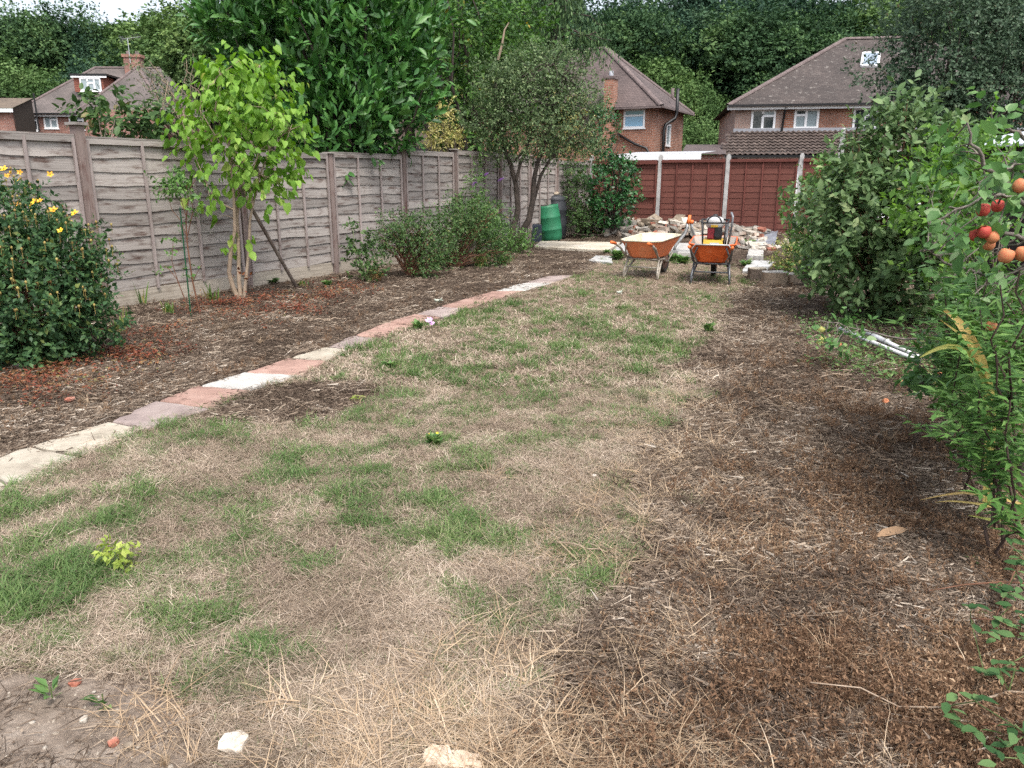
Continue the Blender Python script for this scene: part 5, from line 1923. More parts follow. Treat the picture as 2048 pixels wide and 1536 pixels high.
def blades(name, label, cat, base, n, L, spread, mat, seed, w=.012, bend=.6, group=None, lean=(0, 0)):
    """clump of strap leaves: each a bent tapering strip"""
    r = np.random.default_rng(seed)
    V, F, T = [], [], []
    k0 = 0
    for k in range(n):
        a = r.uniform(0, 2 * PI)
        out = np.array([math.cos(a), math.sin(a), 0]) * r.uniform(.2, 1) * spread + np.array([*lean, 0])
        l = L * r.uniform(.55, 1.1)
        ww = w * r.uniform(.7, 1.3)
        s = np.array([-math.sin(a), math.cos(a), 0])
        b = np.array([*(np.asarray(base[:2]) + r.normal(0, .04, 2) * (spread + .3)), base[2]])
        bd = bend * r.uniform(.5, 1.4)
        tn = r.random()
        for j in range(6):
            t = j / 5
            p = b + out * l * t + np.array([0, 0, l * (t * (1 - .25 * spread) - bd * t * t * t * .6)])
            p[2] = max(p[2], base[2] + .005)
            hw = ww * (1 - t ** 2.2) * .5 + .0008
            V += [p - s * hw, p + s * hw]
            T += [tn, tn]
        F += [(k0 + 2 * j, k0 + 2 * j + 1, k0 + 2 * j + 3, k0 + 2 * j + 2) for j in range(5)]
        k0 += 12
    o = link(name, npmesh(name, np.array(V) - np.asarray(base), [np.array(F)], mat, True, tint=np.array(T)))
    o.location = tuple(float(v) for v in base)
    return tag(o, label, cat, group)


M_STRAP = leaf_mat('strap_leaf', [(0, (.06, .13, .03)), (.55, (.13, .23, .055)), (.8, (.26, .3, .09)), (1, (.42, .33, .14))], .4, .3)
M_STRAW = leaf_mat('straw_leaf', [(0, (.24, .13, .05)), (.5, (.4, .27, .12)), (1, (.52, .4, .22))], .7, .2)
M_STRAPY = leaf_mat('yellowing_strap', [(0, (.2, .28, .07)), (.5, (.42, .4, .12)), (1, (.58, .42, .17))], .4, .3)
blades('grass_clump', 'arching green and yellow grass clump at the border edge', 'grass clump', GB(960, 535), 90, .5, .6, M_STRAP, 61, .012, .9)
blades('grass_clump', 'arching green grass clump just right of the first border clump', 'grass clump', GB(1005, 530), 90, .42, .7, M_STRAP, 62, .012, .9)
blades('dry_grass_clump', 'orange straw clump at the foot of the tall weed clump', 'grass clump', GB(752, 562), 70, .34, .5, M_STRAW, 63, .01, .9)
blades('strap_plant', 'pair of long dry upright strap leaves before the border shrub', 'plant', GB(752, 555), 5, .62, .15, M_STRAW, 64, .035, .5)
blades('iris_leaves', 'green sword leaves beside the large yellow flowered shrub', 'plant', GB(282, 610), 7, .34, .3, M_STRAP, 65, .03, .2)
blades('iris_leaves', 'short green sword leaves between the rose and tree', 'plant', GB(425, 603), 14, .3, .35, M_STRAP, 66, .02, .2)
blades('iris_leaves', 'short green sword leaf in front of the sword leaves', 'plant', GB(250, 655), 5, .28, .25, M_STRAP, 67, .03, .2)
blades('grass_tuft', 'fine green grass tuft left of the rose', 'grass tuft', GB(338, 628), 40, .22, .4, M_STRAP, 68, .008, .5)
blades('grass_tuft', 'green yellow grass tuft at the corner of the flowering shrub', 'grass tuft', GB(240, 668), 34, .25, .4, M_STRAP, 69, .01, .5)
blades('bulb_leaves', 'green leaf tuft at the foot of the timber prop', 'plant', GB(607, 572), 16, .2, .6, M_STRAP, 70, .018, .8)

# ---- right hand side
c = np.array([4.15, 8.55, 0.])
bush('cherry_shrub', 'large leafy shrub with reddish shoots right of the lawn', 'shrub', c,
     [(*PY(1745, 450, 8.5), .8, .75, .72), (*PY(1780, 340, 8.6), .55, .55, .5), (*PY(1722, 545, 8.3), .48, .5, .42), (*PY(1830, 400, 8.8), .6, .6, .6), (*PY(1795, 560, 8.3), .6, .6, .45), (*PY(1805, 250, 8.7), .16, .16, .3), (*PY(1752, 265, 8.7), .12, .12, .28), (*PY(1850, 240, 8.8), .14, .14, .3), (*PY(1715, 370, 8.6), .28, .3, .3), (*PY(1890, 300, 8.8), .2, .2, .3)],
     'cherry', 1350, 8, .22, .085, 'oval', 70, (.016, .004), M_TWIGR, 81, True, .55, .22, .6, .5, .15, .5)
sh = np.random.default_rng(808)
Ps_, Ns_, mb = [], [], MB()
cher = [o for o in col.objects if o.name.startswith('cherry_shrub')][0]
for k in range(26):
    px = sh.uniform(1690, 1905)
    ty = 205 + abs(px - 1820) * .35 + sh.uniform(0, 70)
    Y_ = 8.6 + sh.normal(0, .2)
    a_, b_ = PY(px + sh.normal(0, 8), ty + sh.uniform(120, 200), Y_), PY(px, ty, Y_)
    cv = limb_path(a_, b_, sh, 7, 0)
    mb.tube(cv, np.linspace(.007, .003, 7), 5, False)
    for f in np.linspace(.15, 1, 9):
        p = a_ + (b_ - a_) * f
        Ps_ += [p, p]
        e_ = unit(sh.normal(0, 1, 3) * [1, 1, .2] + [0, 0, .25])
        Ns_ += [e_, unit(e_ * [-1, -1, 1])]
part('shoot', mb, M_TWIGR, cher, True, kind='stuff')
Ps_, Ns_ = np.array(Ps_), np.array(Ns_)
foliage(cher, Ps_, Ns_, unit(np.array([0, 0, 1]) + sh.normal(0, .25, Ps_.shape)), sh.uniform(.05, .1, len(Ps_)), 'oval', ML['cherry'], sh, np.clip(sh.beta(3, 1.6, len(Ps_)), 0, 1), name='shoot_leaves')
c2 = np.array([4.15, 10.9, 0.])
bush('green_shrub', 'paler green shrub behind the left side of the reddish shoot shrub', 'shrub', c2,
     [(*PY(1650, 430, 10.9), .55, .5, .65), (*PY(1680, 370, 11.1), .45, .4, .4), (*PY(1640, 510, 10.7), .4, .4, .35)], 'willowy', 700, 7, .15, .06, 'mid', 24, (.012, .004), M_BARK, 82, False, .6, .2, .6, .4)
c3 = GB(1578, 548) + [0, .1, 0]
bush('golden_shrub', 'small yellow variegated bush beside the sawn logs', 'shrub', c3,
     [(*(c3 + [0, 0, .25]), .32, .28, .25), (*(c3 + [.12, 0, .38]), .2, .2, .16)], 'varieg', 330, 7, .09, .034, 'mid', 16, (.006, .003), M_BARK, 83, shell=.7)
# lime green shrub behind the apple
c4_ = np.array([4.6, 7.0, 0.])
bush('lime_shrub', 'bright lime green shrub glimpsed behind the apple branches', 'shrub', c4_,
     [(*PY(1900, 380, 7.2), .5, .4, .5), (*PY(1960, 330, 7.4), .5, .4, .35), (*PY(1900, 480, 7.0), .4, .4, .4)], 'lime', 330, 6, .16, .075, 'mid', 12, (.012, .004), M_BARK, 84, shell=.9)
# rowan behind
rw0 = PY(1930, 300, 22)
bush('rowan_tree', 'dark grey green tree with fine leaves at the upper right', 'tree', (rw0[0], rw0[1], 0),
     [(*PY(1930, 80, 22), 2.3, 2, 1.9), (*PY(1885, 160, 21.5), 1.2, 1.2, 1.2), (*PY(1990, 180, 21.5), 1.9, 1.6, 1.2), (*PY(2060, 60, 22), 1.6, 1.5, 1.6), (*PY(1900, 10, 22), 1.2, 1.3, 1.1), (*PY(1822, 205, 21.5), .7, .8, .6), (*PY(1900, 225, 21.5), 1.0, 1, .5)], 'rowan', 6800, 8, .26, .085, 'quad', 40, (.07, .01), M_BARKD, 85, False, .5, .2, .55, .1, .2, stem_name='branch')

# ------------------------------------------------------------------ the apple tree and near plants on the right
def fruit_mat(name, green, red, bias):
    m, N, L, P = nodes(name)
    tc = N.new('ShaderNodeTexCoord')
    oi = N.new('ShaderNodeObjectInfo')
    ad = N.new('ShaderNodeVectorMath')
    ad.operation = 'MULTIPLY_ADD'
    L.new(oi.outputs['Random'], ad.inputs[0])
    ad.inputs[1].default_value = (9, 7, 5)
    L.new(tc.outputs['Object'], ad.inputs[2])
    nz = N.new('ShaderNodeTexNoise')
    nz.inputs['Scale'].default_value = 18
    nz.inputs['Detail'].default_value = 5
    L.new(ad.outputs[0], nz.inputs['Vector'])
    r = ramp(N, [(bias - .15, green), (bias, tuple((a + b) / 2 for a, b in zip(green, red))), (bias + .15, red)])
    L.new(nz.outputs[0], r.inputs[0])
    L.new(r.outputs[0], P.inputs['Base Color'])
    P.inputs['Roughness'].default_value = .55
    P.inputs['Specular IOR Level'].default_value = .25
    return m


M_APPLER = fruit_mat('red_apple_skin', (.45, .2, .09), (.44, .045, .045), .38)
M_APPLEO = fruit_mat('blushed_apple_skin', (.42, .3, .12), (.48, .11, .06), .45)
M_APPLEG = fruit_mat('green_apple_skin', (.3, .33, .1), (.45, .25, .1), .62)


def apple_mesh(mat):
    prof = [(.001, .3), (.12, .37), (.3, .44), (.43, .36), (.5, .1), (.47, -.15), (.36, -.38), (.2, -.46), (.08, -.42), (.001, -.38)]
    mb = MB().lathe(prof, 14)
    mb.tube([[0, 0, .3], [.03, 0, .55]], .025, 4)
    return mb.mesh('apple', mat, True)


AP = {k: apple_mesh(m) for k, m in (('r', M_APPLER), ('o', M_APPLEO), ('g', M_APPLEG))}
ar = np.random.default_rng(91)
ab = np.array([3.35, 4.3, 0.])
apple = thing('apple_tree', 'apple tree with red and orange apples reaching in from the right edge', 'tree', ab)
M_APBARK = noise_mat('apple_bark', [(.3, (.09, .075, .062)), (.6, (.2, .175, .15)), (.8, (.3, .28, .25))], 14, .9, .4)
tk = MB().tube(limb_path(ab + [0, 0, -.1], ab + [-.1, 0, 1.3], ar, 6, 0), np.linspace(.085, .06, 6), 10, False)
part('trunk', tk, M_APBARK, apple, True)
crot = ab + np.array([-.1, 0, 1.25])
BR = [([crot, PY(2080, 420, 3.7), PY(2048, 395, 3.6), PY(1985, 345, 3.6), PY(1945, 290, 3.6), PY(1935, 245, 3.6)], .02),
      ([crot, PY(2120, 520, 3.4), PY(2048, 476, 3.2), PY(1990, 466, 3.1), PY(1950, 450, 3.1)], .016),
      ([crot, PY(2100, 470, 3.4), PY(2048, 400, 3.2), PY(1995, 390, 3.1), PY(1930, 410, 3.1), PY(1880, 440, 3.15)], .014),
      ([crot, PY(2090, 330, 3.8), PY(2048, 280, 3.8), PY(2010, 250, 3.8), PY(1985, 240, 3.8)], .014),
      ([crot, PY(2090, 560, 3.9), PY(2000, 560, 4.0), PY(1930, 540, 4.1), PY(1880, 520, 4.2), PY(1860, 500, 4.2)], .014),
      ([crot, PY(2080, 700, 4.0), PY(1990, 720, 4.1), PY(1900, 745, 4.3), PY(1850, 765, 4.4), PY(1810, 775, 4.5)], .014),
      ([crot, PY(2060, 650, 4.6), PY(1930, 680, 5.2), PY(1800, 680, 5.8), PY(1700, 655, 6.0), PY(1640, 640, 6.0)], .013),
      ([crot, PY(2060, 350, 3.5), PY(2030, 330, 3.3), PY(2010, 340, 3.2)], .012)]
ap_src = []
for k, (pp, r0) in enumerate(BR):
    pp = np.array(pp)
    t_ = np.linspace(0, 1, len(pp))
    tt = np.linspace(0, 1, 18)
    cv = np.stack([np.interp(tt, t_, pp[:, j]) for j in range(3)], 1)
    cv[1:-1] = (cv[:-2] + 2 * cv[1:-1] + cv[2:]) / 4
    cv += ar.normal(0, .006, cv.shape)
    part('branch', MB().tube(cv, np.linspace(r0, .004, 18), 7, False), M_APBARK, apple, True)
    ap_src.append(cv[4:])
src = np.vstack(ap_src)
base_pts = [np.repeat(s[ar.integers(2, len(s), 9 if k != 6 else 12)], 1, 0) for k, s in enumerate(ap_src)]
P = np.vstack(base_pts)
P = P + ar.normal(0, .05, P.shape)
extra = np.array([PY(ar.uniform(1850, 2048), ar.uniform(370, 640), ar.uniform(3.2, 4.4)) for _ in range(52)] + [PY(ar.uniform(1870, 1950), ar.uniform(300, 350), 3.7) for _ in range(5)] + [PY(ar.uniform(1800, 1960), ar.uniform(690, 790), ar.uniform(4.2, 4.7)) for _ in range(22)] + [PY(ar.uniform(1640, 1720), ar.uniform(640, 700), ar.uniform(5.7, 6.2)) for _ in range(14)])
P = np.vstack([P, extra])
N = unit(ar.normal(0, 1, P.shape) + [-.5, -.3, .3])
Pos, D, Nn, S, i, tw = leaf_sprays(P, N, ar, 5, .12, .064, .22, .6, .2, .15, .75, .7)
foliage(apple, Pos, D, Nn, S, 'oval', ML['apple'], ar, ar.beta(2, 2, len(Pos)), True, W=1.15)
stems(apple, None, P, ar, 130, M_APBARK, .005, .002, 'twig', .04, src, 4, 'stuff')
for px, py, Y, dm, k in [(1952, 470, 3.1, .072, 'r'), (1968, 464, 3.05, .072, 'r'), (1985, 475, 3.05, .07, 'o'), (1978, 490, 3.12, .065, 'o'), (1966, 420, 3.15, .075, 'r'), (1995, 412, 3.2, .07, 'r'), (2012, 512, 2.9, .08, 'o'), (2046, 508, 2.9, .08, 'o'), (2040, 372, 3.0, .075, 'o'), (1952, 690, 3.9, .07, 'r'), (1920, 720, 4.3, .05, 'o'), (1866, 768, 4.6, .066, 'g'), (1879, 748, 4.7, .05, 'o'), (1982, 652, 3.6, .07, 'o')]:
    o = link('apple', AP[k], apple)
    o.location = tuple(PY(px, py, Y) - org(apple))
    o.scale = (dm * .7,) * 3
    o.rotation_euler = (ar.normal(0, .3), ar.normal(0, .3), ar.uniform(0, 6))
for px, py, dm, k, lb in [(1642, 667, .07, 'g', 'green yellow apple lying in the weeds left of the metal poles'), (1638, 690, .06, 'g', 'pale green apple on the soil below the greener one'), (1646, 683, .06, 'g', 'small pale apple lying just behind the lower pale apple'), (1676, 694, .055, 'o', 'orange windfall apple beside the near metal pole'), (1802, 775, .06, 'o', 'orange windfall apple at the edge of the brown weeds'), (1770, 811, .045, 'o', 'small rotten orange windfall lying in the dead grass')]:
    o = link('fallen_apple', AP[k])
    g_ = G(px, py)
    o.location = (g_[0], g_[1], gz1(g_) + dm * .42)
    o.scale = (dm, dm, dm)
    o.rotation_euler = (ar.normal(0, .8), ar.normal(0, .8), ar.uniform(0, 6))
    tag(o, lb, 'apple', 'windfall apples')

# narrow leaved tall plants at the right edge
gr = np.random.default_rng(95)
M_DSTEM = flat_mat('dark_plant_stem', (.05, .03, .022), .7)
NARROW = [((2030, 830), (2000, 570), 3.0, 'tallest, touching the apples'), ((1985, 800), (1960, 620), 3.3, 'bending over the yellow strap leaves'), ((2045, 760), (2040, 540), 2.8, 'cut by the right edge below the apples'), ((2040, 900), (1990, 690), 2.8, 'with dark stem above the green strap leaves'), ((1975, 850), (1900, 690), 3.4, 'leaning left above the windfall apples'), ((2020, 880), (1950, 760), 3.0, 'lowest, above the bare soil'), ((1960, 760), (1890, 590), 3.9, 'farthest, before the leafy shrub'), ((2010, 800), (1975, 560), 3.6, 'right behind the cluster of red apples'), ((2060, 830), (2035, 640), 3.1, 'at the frame edge beside the yellow strap'), ((1930, 800), (1925, 650), 4.2, 'short one left of the yellow strap'), ((2050, 700), (2010, 600), 3.4, 'half hidden below the orange apples'), ((1990, 700), (1930, 560), 4.0, 'slender one below the leafy branch tip'), ((2055, 960), (2020, 800), 2.7, 'nearest, over the green strap leaves')]
for k, (b_, t_, Y, w_) in enumerate(NARROW):
    e = PY(*t_, Y)
    fpos = PY(*b_, Y + .05)
    t = thing('tall_herb', 'tall narrow leaved green herb, ' + w_, 'plant', (fpos[0], fpos[1], 0), 'narrow leaved herbs by the apple tree')
    cv = limb_path([fpos[0], fpos[1], 0], e, gr, 12, 0)
    part('stem', MB().tube(cv, np.linspace(.007, .003, 12), 6, False), M_DSTEM, t, True)
    f = gr.uniform(.2, 1, 90)
    Pn = np.stack([np.interp(f, np.linspace(0, 1, 12), cv[:, j]) for j in range(3)], 1)
    side = np.array([[-.25, -.05, .1], [.2, .05, .05], [-.12, .12, .12], [.12, -.1, .15], [-.2, .1, .2], [.05, .18, .1]])
    Ps, Dd = [Pn], [np.c_[np.cos(np.arange(90) * 2.4), np.sin(np.arange(90) * 2.4), np.full(90, .15)]]
    for s_ in side:                                          # side shoots
        st = cv[gr.integers(3, 10)]
        fx = gr.uniform(.1, 1, 26)[:, None]
        Ps.append(st + fx * (s_ * gr.uniform(.8, 1.4) + [0, 0, .1]))
        Dd.append(np.c_[np.cos(np.arange(26) * 2.4), np.sin(np.arange(26) * 2.4), np.full(26, .3)])
    Ps, Dd = np.vstack(Ps), np.vstack(Dd) + gr.normal(0, .2, (90 + 6 * 26, 3))
    foliage(t, Ps, unit(Dd), unit(np.array([0, 0, 1]) + gr.normal(0, .3, Dd.shape)), gr.uniform(.05, .095, len(Ps)), 'narrow', ML['willowy'], gr, np.clip(gr.beta(1.5, 2.5, len(Ps)), 0, 1), 40, W=1.35)


def strap(name, label, pts, w, mat, group, tint):
    P = np.array(pts, float)
    t_ = np.linspace(0, 1, len(P))
    tt = np.linspace(0, 1, 12)
    C_ = np.stack([np.interp(tt, t_, P[:, j]) for j in range(3)], 1)
    for _ in range(2):
        C_[1:-1] = (C_[:-2] + 2 * C_[1:-1] + C_[2:]) / 4
    T = unit(np.gradient(C_, axis=0))
    s_ = unit(np.cross(T, (0, -1, .35)))
    hw = w * .5 * np.minimum(1, (1.02 - tt) * 2.2)[:, None] ** .8
    up_ = unit(np.cross(s_, T)) * w * .12
    V = np.concatenate([C_ - s_ * hw + up_, C_, C_ + s_ * hw + up_])
    F = [(j, j + 1, 12 + j + 1, 12 + j) for j in range(11)] + [(12 + j, 12 + j + 1, 24 + j + 1, 24 + j) for j in range(11)]
    o = link(name, npmesh(name, V - P[0], [np.array(F)], mat, True, tint=np.full(len(V), tint) + np.tile(np.linspace(0, .2, 12), 3)))
    o.location = tuple(P[0])
    return tag(o, label, 'leaf', group)


st0 = PY(2000, 860, 3.3)
st0[2] = 0.0
ip = thing('strap_plant', 'plant with long yellowing strap leaves arching left below the apples', 'plant', st0)
for pts, w, tn in [([(1985, 800), (1960, 720), (1930, 660), (1905, 632), (1886, 622)], .05, .85), ([(1990, 800), (1965, 700), (1930, 650), (1890, 618)], .018, .9), ([(1990, 800), (1960, 730), (1925, 690), (1890, 688), (1850, 708), (1838, 716)], .022, .25), ([(1995, 810), (1975, 740), (1950, 690), (1915, 665), (1880, 640)], .02, .6), ([(1985, 800), (1960, 745), (1930, 700), (1895, 692)], .018, .15)]:
    q_ = [st0 + [0, 0, .02]] + [PY(a, b, 3.3 - .05 * j) for j, (a, b) in enumerate(pts)]
    o = strap('leaf', None, q_, w, M_STRAPY, None, tn)
    o.parent = ip
    o.location = tuple(np.array(o.location) - st0)
    del o['category']
st1 = G(2075, 1045)
ip2 = thing('strap_plant', 'plant with long green strap leaves arching over soil at the right edge', 'plant', (st1[0], st1[1], 0))
for pts, w, tn, m_ in [([(2048, 1000), (1990, 965), (1940, 935), (1890, 912)], .018, .1, M_STRAP), ([(2048, 985), (2000, 945), (1950, 912)], .014, .1, M_STRAP), ([(2048, 1010), (1990, 990), (1920, 982), (1840, 1000)], .016, .85, M_STRAPY), ([(2060, 1030), (2020, 1015), (2000, 1010)], .04, .1, M_STRAP), ([(2048, 1030), (1980, 1010), (1900, 1000), (1870, 1005)], .01, .7, M_STRAPY), ([(2055, 1050), (2000, 1060), (1950, 1080)], .012, .2, M_STRAP), ([(2055, 1040), (2010, 1045), (1960, 1035), (1935, 1030)], .014, .1, M_STRAPY), ([(2060, 1000), (2030, 930), (2000, 880)], .014, .2, M_STRAP)]:
    q_ = [np.array([st1[0], st1[1], .02])] + [PY(a, b, st1[1] - .04 * j) for j, (a, b) in enumerate(pts)]
    o = strap('leaf', None, q_, w, m_, None, tn)
    o.parent = ip2
    o.location = tuple(np.array(o.location) - np.array([st1[0], st1[1], 0]))
    del o['category']
cb_ = G(2010, 900)
bush('leafy_herb_bank', 'bank of narrow leaved green herbs filling the right edge below the apples', 'plant', (cb_[0] + .15, cb_[1] + .5, 0),
     [(*PY(1960, 690, 4.0), .28, .3, .3), (*PY(2030, 720, 3.8), .3, .3, .32), (*PY(2010, 620, 4.0), .28, .3, .25), (*PY(1930, 760, 4.1), .22, .25, .22), (*PY(2050, 800, 3.6), .22, .25, .25), (*PY(1990, 800, 3.8), .2, .2, .2)], 'willowy', 330, 8, .13, .075, 'narrow', 40, (.005, .003), M_DSTEM, 411, 120, .9, .2, .5, .5, W=1.4)
# a single upright sword leaf
c = GB(1928, 900)
blades('iris_leaves', 'single dark green sword leaf standing in the brown weeds', 'plant', c, 2, .22, .1, M_STRAP, 171, .028, .1)

# dark angled stake behind the herbs
pk = G(2034, 990)
solo('plant_stake', MB().tube([[pk[0], pk[1], 0], [pk[0] + .01, pk[1] + .02, .55]], .013, 8), M_BARKD, (pk[0], pk[1], 0), 'dark upright stake among the herbs at the right edge', 'stake')


# bramble runners in the lower right corner
M_BRAM = leaf_mat('bramble_leaf', [(0, (.03, .075, .026)), (.5, (.055, .12, .042)), (1, (.12, .2, .075))], .6, .25, .12)
brr = np.random.default_rng(101)
BRAM = [([(2100, 1400), (2020, 1372), (1950, 1408), (1880, 1412), (1800, 1400), (1720, 1385), (1620, 1372)], [(2030, 1340), (1990, 1360), (1920, 1440), (1950, 1435), (2040, 1500)], 'long tan bramble runner crossing the lower right soil'),
        ([(2100, 1170), (2000, 1172), (1930, 1160), (1860, 1165)], [(2000, 1185), (2020, 1190), (1990, 1175), (2010, 1110)], 'thin bramble shoot at the right edge above the corner'),
        ([(2100, 1290), (2040, 1265), (1990, 1250), (1940, 1240)], [(2020, 1260), (2000, 1290), (1985, 1240), (1940, 1230), (2030, 1300), (2040, 1250), (2000, 1330), (1970, 1340), (1960, 1290)], 'leafy bramble shoot just above the lower right corner'),
        ([(2110, 1520), (2050, 1480), (1990, 1440), (1930, 1430)], [(2030, 1450), (2045, 1510), (1960, 1450), (1900, 1430), (2010, 1490), (1990, 1530)], 'leafy bramble shoot in the lower right corner'),
        ([(2100, 1080), (2040, 1120), (2010, 1180), (1990, 1230)], [(2035, 1110), (2045, 1130), (2030, 1160), (2040, 1190), (2020, 1220)], 'bramble leaves at the right edge below the strap leaves')]
for stem_, lv_, lb in BRAM:
    P_ = []
    for a, b in stem_:
        g_ = G(a, b, .07)
        P_.append([g_[0], g_[1], .03 + .06 * brr.random()])
    t = thing('bramble', lb, 'bramble', (P_[0][0], P_[0][1], 0), 'bramble shoots in the right bed')
    part('runner', MB().tube(P_, np.linspace(.0045, .002, len(P_)), 5, False), M_TWIGR if 'tan' not in lb else M_BARKP, t, True)
    Ps, Ds, Ss = [], [], []
    for a, b in lv_:
        g_ = G(a, b, .1)
        z_ = .08 + .08 * brr.random()
        c_ = np.array([g_[0], g_[1], z_])
        a0 = brr.uniform(0, 6.28)
        for j in range(3):
            Ps.append(c_ + brr.normal(0, .008, 3))
            Ds.append([math.cos(a0 + (j - 1) * 1.3), math.sin(a0 + (j - 1) * 1.3), brr.uniform(-.15, .2)])
            Ss.append(brr.uniform(.036, .062))
        nn_ = np.argmin([np.hypot(q_[0] - c_[0], q_[1] - c_[1]) for q_ in P_])
        part('leaf_stalk', MB().tube([P_[nn_], c_], .0018, 4, False), M_STEMG, t)
    Ps, Ds, Ss = np.array(Ps), np.array(Ds), np.array(Ss)
    foliage(t, Ps, unit(Ds), unit(np.array([0, 0, 1]) + brr.normal(0, .22, Ds.shape)), Ss, 'oval', M_BRAM, brr, None, 60, W=1.05)

# small weeds of the lawn and beds: each a rosette or a little bush
def rosette(px, py, n, L, label, mat, name='weed', up=.5, w=1.0, kind='mid', cat='weed', flower_=None):
    r = np.random.default_rng(int(px * 7 + py))
    g_ = G(px, py)
    b = np.array([g_[0], g_[1], gz1(g_)])
    t = thing(name, label, cat, b)
    a = r.uniform(0, 6.28, n)
    lay = r.random(n)
    Ps = b + np.c_[np.cos(a), np.sin(a), np.zeros(n)] * L * .15 + np.c_[np.zeros((n, 2)), lay * up * L * .8]
    Ds = unit(np.c_[np.cos(a), np.sin(a), up * r.uniform(.4, 1.6, n)])
    foliage(t, Ps, Ds, unit(np.array([0, 0, 1]) + r.normal(0, .25, Ds.shape)), L * r.uniform(.6, 1.15, n), kind, mat, r, None, 40 if n < 60 else False, W=w)
    if n < 60:
        part('stalk', MB().tube([b + [0, 0, -.02], b + [0, 0, up * L * .8]], .002, 5, False), M_STEMG, t)
    if flower_:
        for q_ in flower_:
            flower(t, b + np.asarray(q_[:3]), (0, -.5, .8), q_[3], q_[4], q_[4], 7)
    return t


M_WEED = leaf_mat('weed_leaf', [(0, (.06, .13, .04)), (.7, (.14, .25, .08)), (1, (.24, .32, .12))], .55, .3)
M_LIMEW = leaf_mat('lime_weed_leaf', [(0, (.2, .3, .05)), (1, (.42, .48, .12))], .5, .35)
M_SILVER = leaf_mat('silver_leaf', [(0, (.3, .34, .28)), (1, (.55, .58, .5))], .7, .1)
M_PINK = flat_mat('pink_petal', (.6, .36, .6), .6)
ML['limew'] = M_LIMEW
g_ = G(232, 1138)
bush('seedling', 'yellow green leafy seedling in the near left lawn', 'weed', (g_[0], g_[1], gz1(g_)), [(g_[0], g_[1], .07, .06, .05, .05), (g_[0] + .06, g_[1] - .01, .05, .035, .03, .03)], 'limew', 26, 5, .05, .03, 'mid', 8, (.002, .001), M_STEMG, 401, shell=.9)
rosette(105, 1398, 12, .06, 'dandelion rosette on bare soil, left one of the pair', M_WEED, up=.8, w=.7)
rosette(208, 1412, 10, .065, 'dandelion rosette on bare soil, right one of the pair', M_WEED, up=.8, w=.7)
rosette(868, 892, 59, .06, 'green weed with small yellow flowers in the mid lawn', M_WEED, up=.9, flower_=[(.02, 0, .075, .008, M_YEL), (-.03, .02, .06, .007, M_YEL)])
rosette(835, 660, 60, .08, 'green weed with a pink flower at the path edge', M_WEED, up=.9, flower_=[(.12, 0, .1, .04, M_PINK), (.15, 0, .07, .03, M_PINK)])
rosette(877, 607, 50, .06, 'silver leaved plant beside the flagstone path', M_SILVER, 'silver_plant', .7, cat='plant')
rosette(780, 738, 60, .07, 'low blue green weed on the bare patch by the path', M_WEED, up=.6)
rosette(1240, 588, 20, .05, 'pale blue green seedling in the lawn before the barrows', M_SILVER, 'seedling', .6)
rosette(1418, 668, 50, .08, 'bluish green weed at the lawn edge by the right bed', M_WEED, up=1.0)
rosette(1235, 520, 140, .14, 'fresh green weed patch left of the nearer barrow', M_WEED, up=.9)
rosette(1212, 508, 60, .1, 'small green weed at the edge of the concrete pad', M_WEED, up=.7)
rosette(1365, 528, 130, .13, 'fresh green weed patch between the two barrows', M_WEED, up=.8)
rosette(1345, 522, 90, .12, 'green weed patch behind the nearer barrow wheel', M_WEED, up=.8)
rosette(1492, 535, 60, .12, 'dark green weed beside the bluish grey slab', M_WEED, up=.8)
rosette(1500, 492, 80, .14, 'green weed growing among the right hand rubble', M_WEED, up=.7)
rosette(545, 568, 60, .1, 'dark green weed at the foot of the prop', ML['border'], up=.6)
rosette(655, 575, 50, .09, 'green weed on the bed right of the prop', M_WEED, up=.9)
rosette(715, 800, 70, .05, 'low yellow green weed mat on the bare patch', M_LIMEW, up=.3)
rosette(80, 735, 40, .1, 'low round leaved weed under the flowering shrub', M_WEED, up=.5)
rosette(130, 715, 40, .1, 'low green weed beside the stone under the flowering shrub', M_WEED, up=.5)
rosette(1285, 1128, 4, .03, 'tiny bright green seedling in the straw', M_LIMEW, 'seedling', .3)
rosette(1945, 1230, 9, .04, 'small green seedling on the soil near the right edge', M_WEED, 'seedling', .5)
rosette(1960, 1130, 9, .05, 'small blue green seedling right of the dry curled leaf', M_WEED, 'seedling', .5)
rosette(1860, 640, 70, .09, 'loose green weeds below the large leafy shrub', ML['willowy'], up=.9, w=.7)
wr = np.random.default_rng(303)
wp, wd, wsz = [], [], []
for px, py in [(1640, 672), (1665, 700), (1700, 705), (1730, 735), (1770, 745), (1810, 735), (1840, 700), (1790, 690), (1750, 680), (1720, 650), (1800, 660), (1680, 650), (1850, 740), (1745, 715), (1690, 725), (1630, 650), (1660, 735), (1710, 745), (1760, 720), (1820, 710), (1830, 760), (1780, 765), (1650, 660), (1700, 670), (1740, 650), (1770, 655), (1860, 690), (1880, 720), (1890, 760), (1820, 640), (1860, 650), (1900, 800), (1850, 790)]:
    g_ = G(px, py)
    for k in range(70):
        a_ = wr.uniform(0, 6.28)
        q = g_ + np.array([wr.normal(0, .14), wr.normal(0, .17), 0])
        wp.append([q[0], q[1], gz1(q) + .01 + .1 * wr.random() ** 1.5])
        wd.append([math.cos(a_), math.sin(a_), wr.uniform(-.1, 1.0)])
        wsz.append(wr.uniform(.022, .06))
wp, wd, wsz = np.array(wp), unit(np.array(wd)), np.array(wsz)
Vw, Fw, kw = leaves_geo('mid', wp, wd, unit(np.array([0, 0, 1]) + wr.normal(0, .3, wd.shape)), wsz, np.where(wr.random(len(wp)) < .5, .5, 1.1))
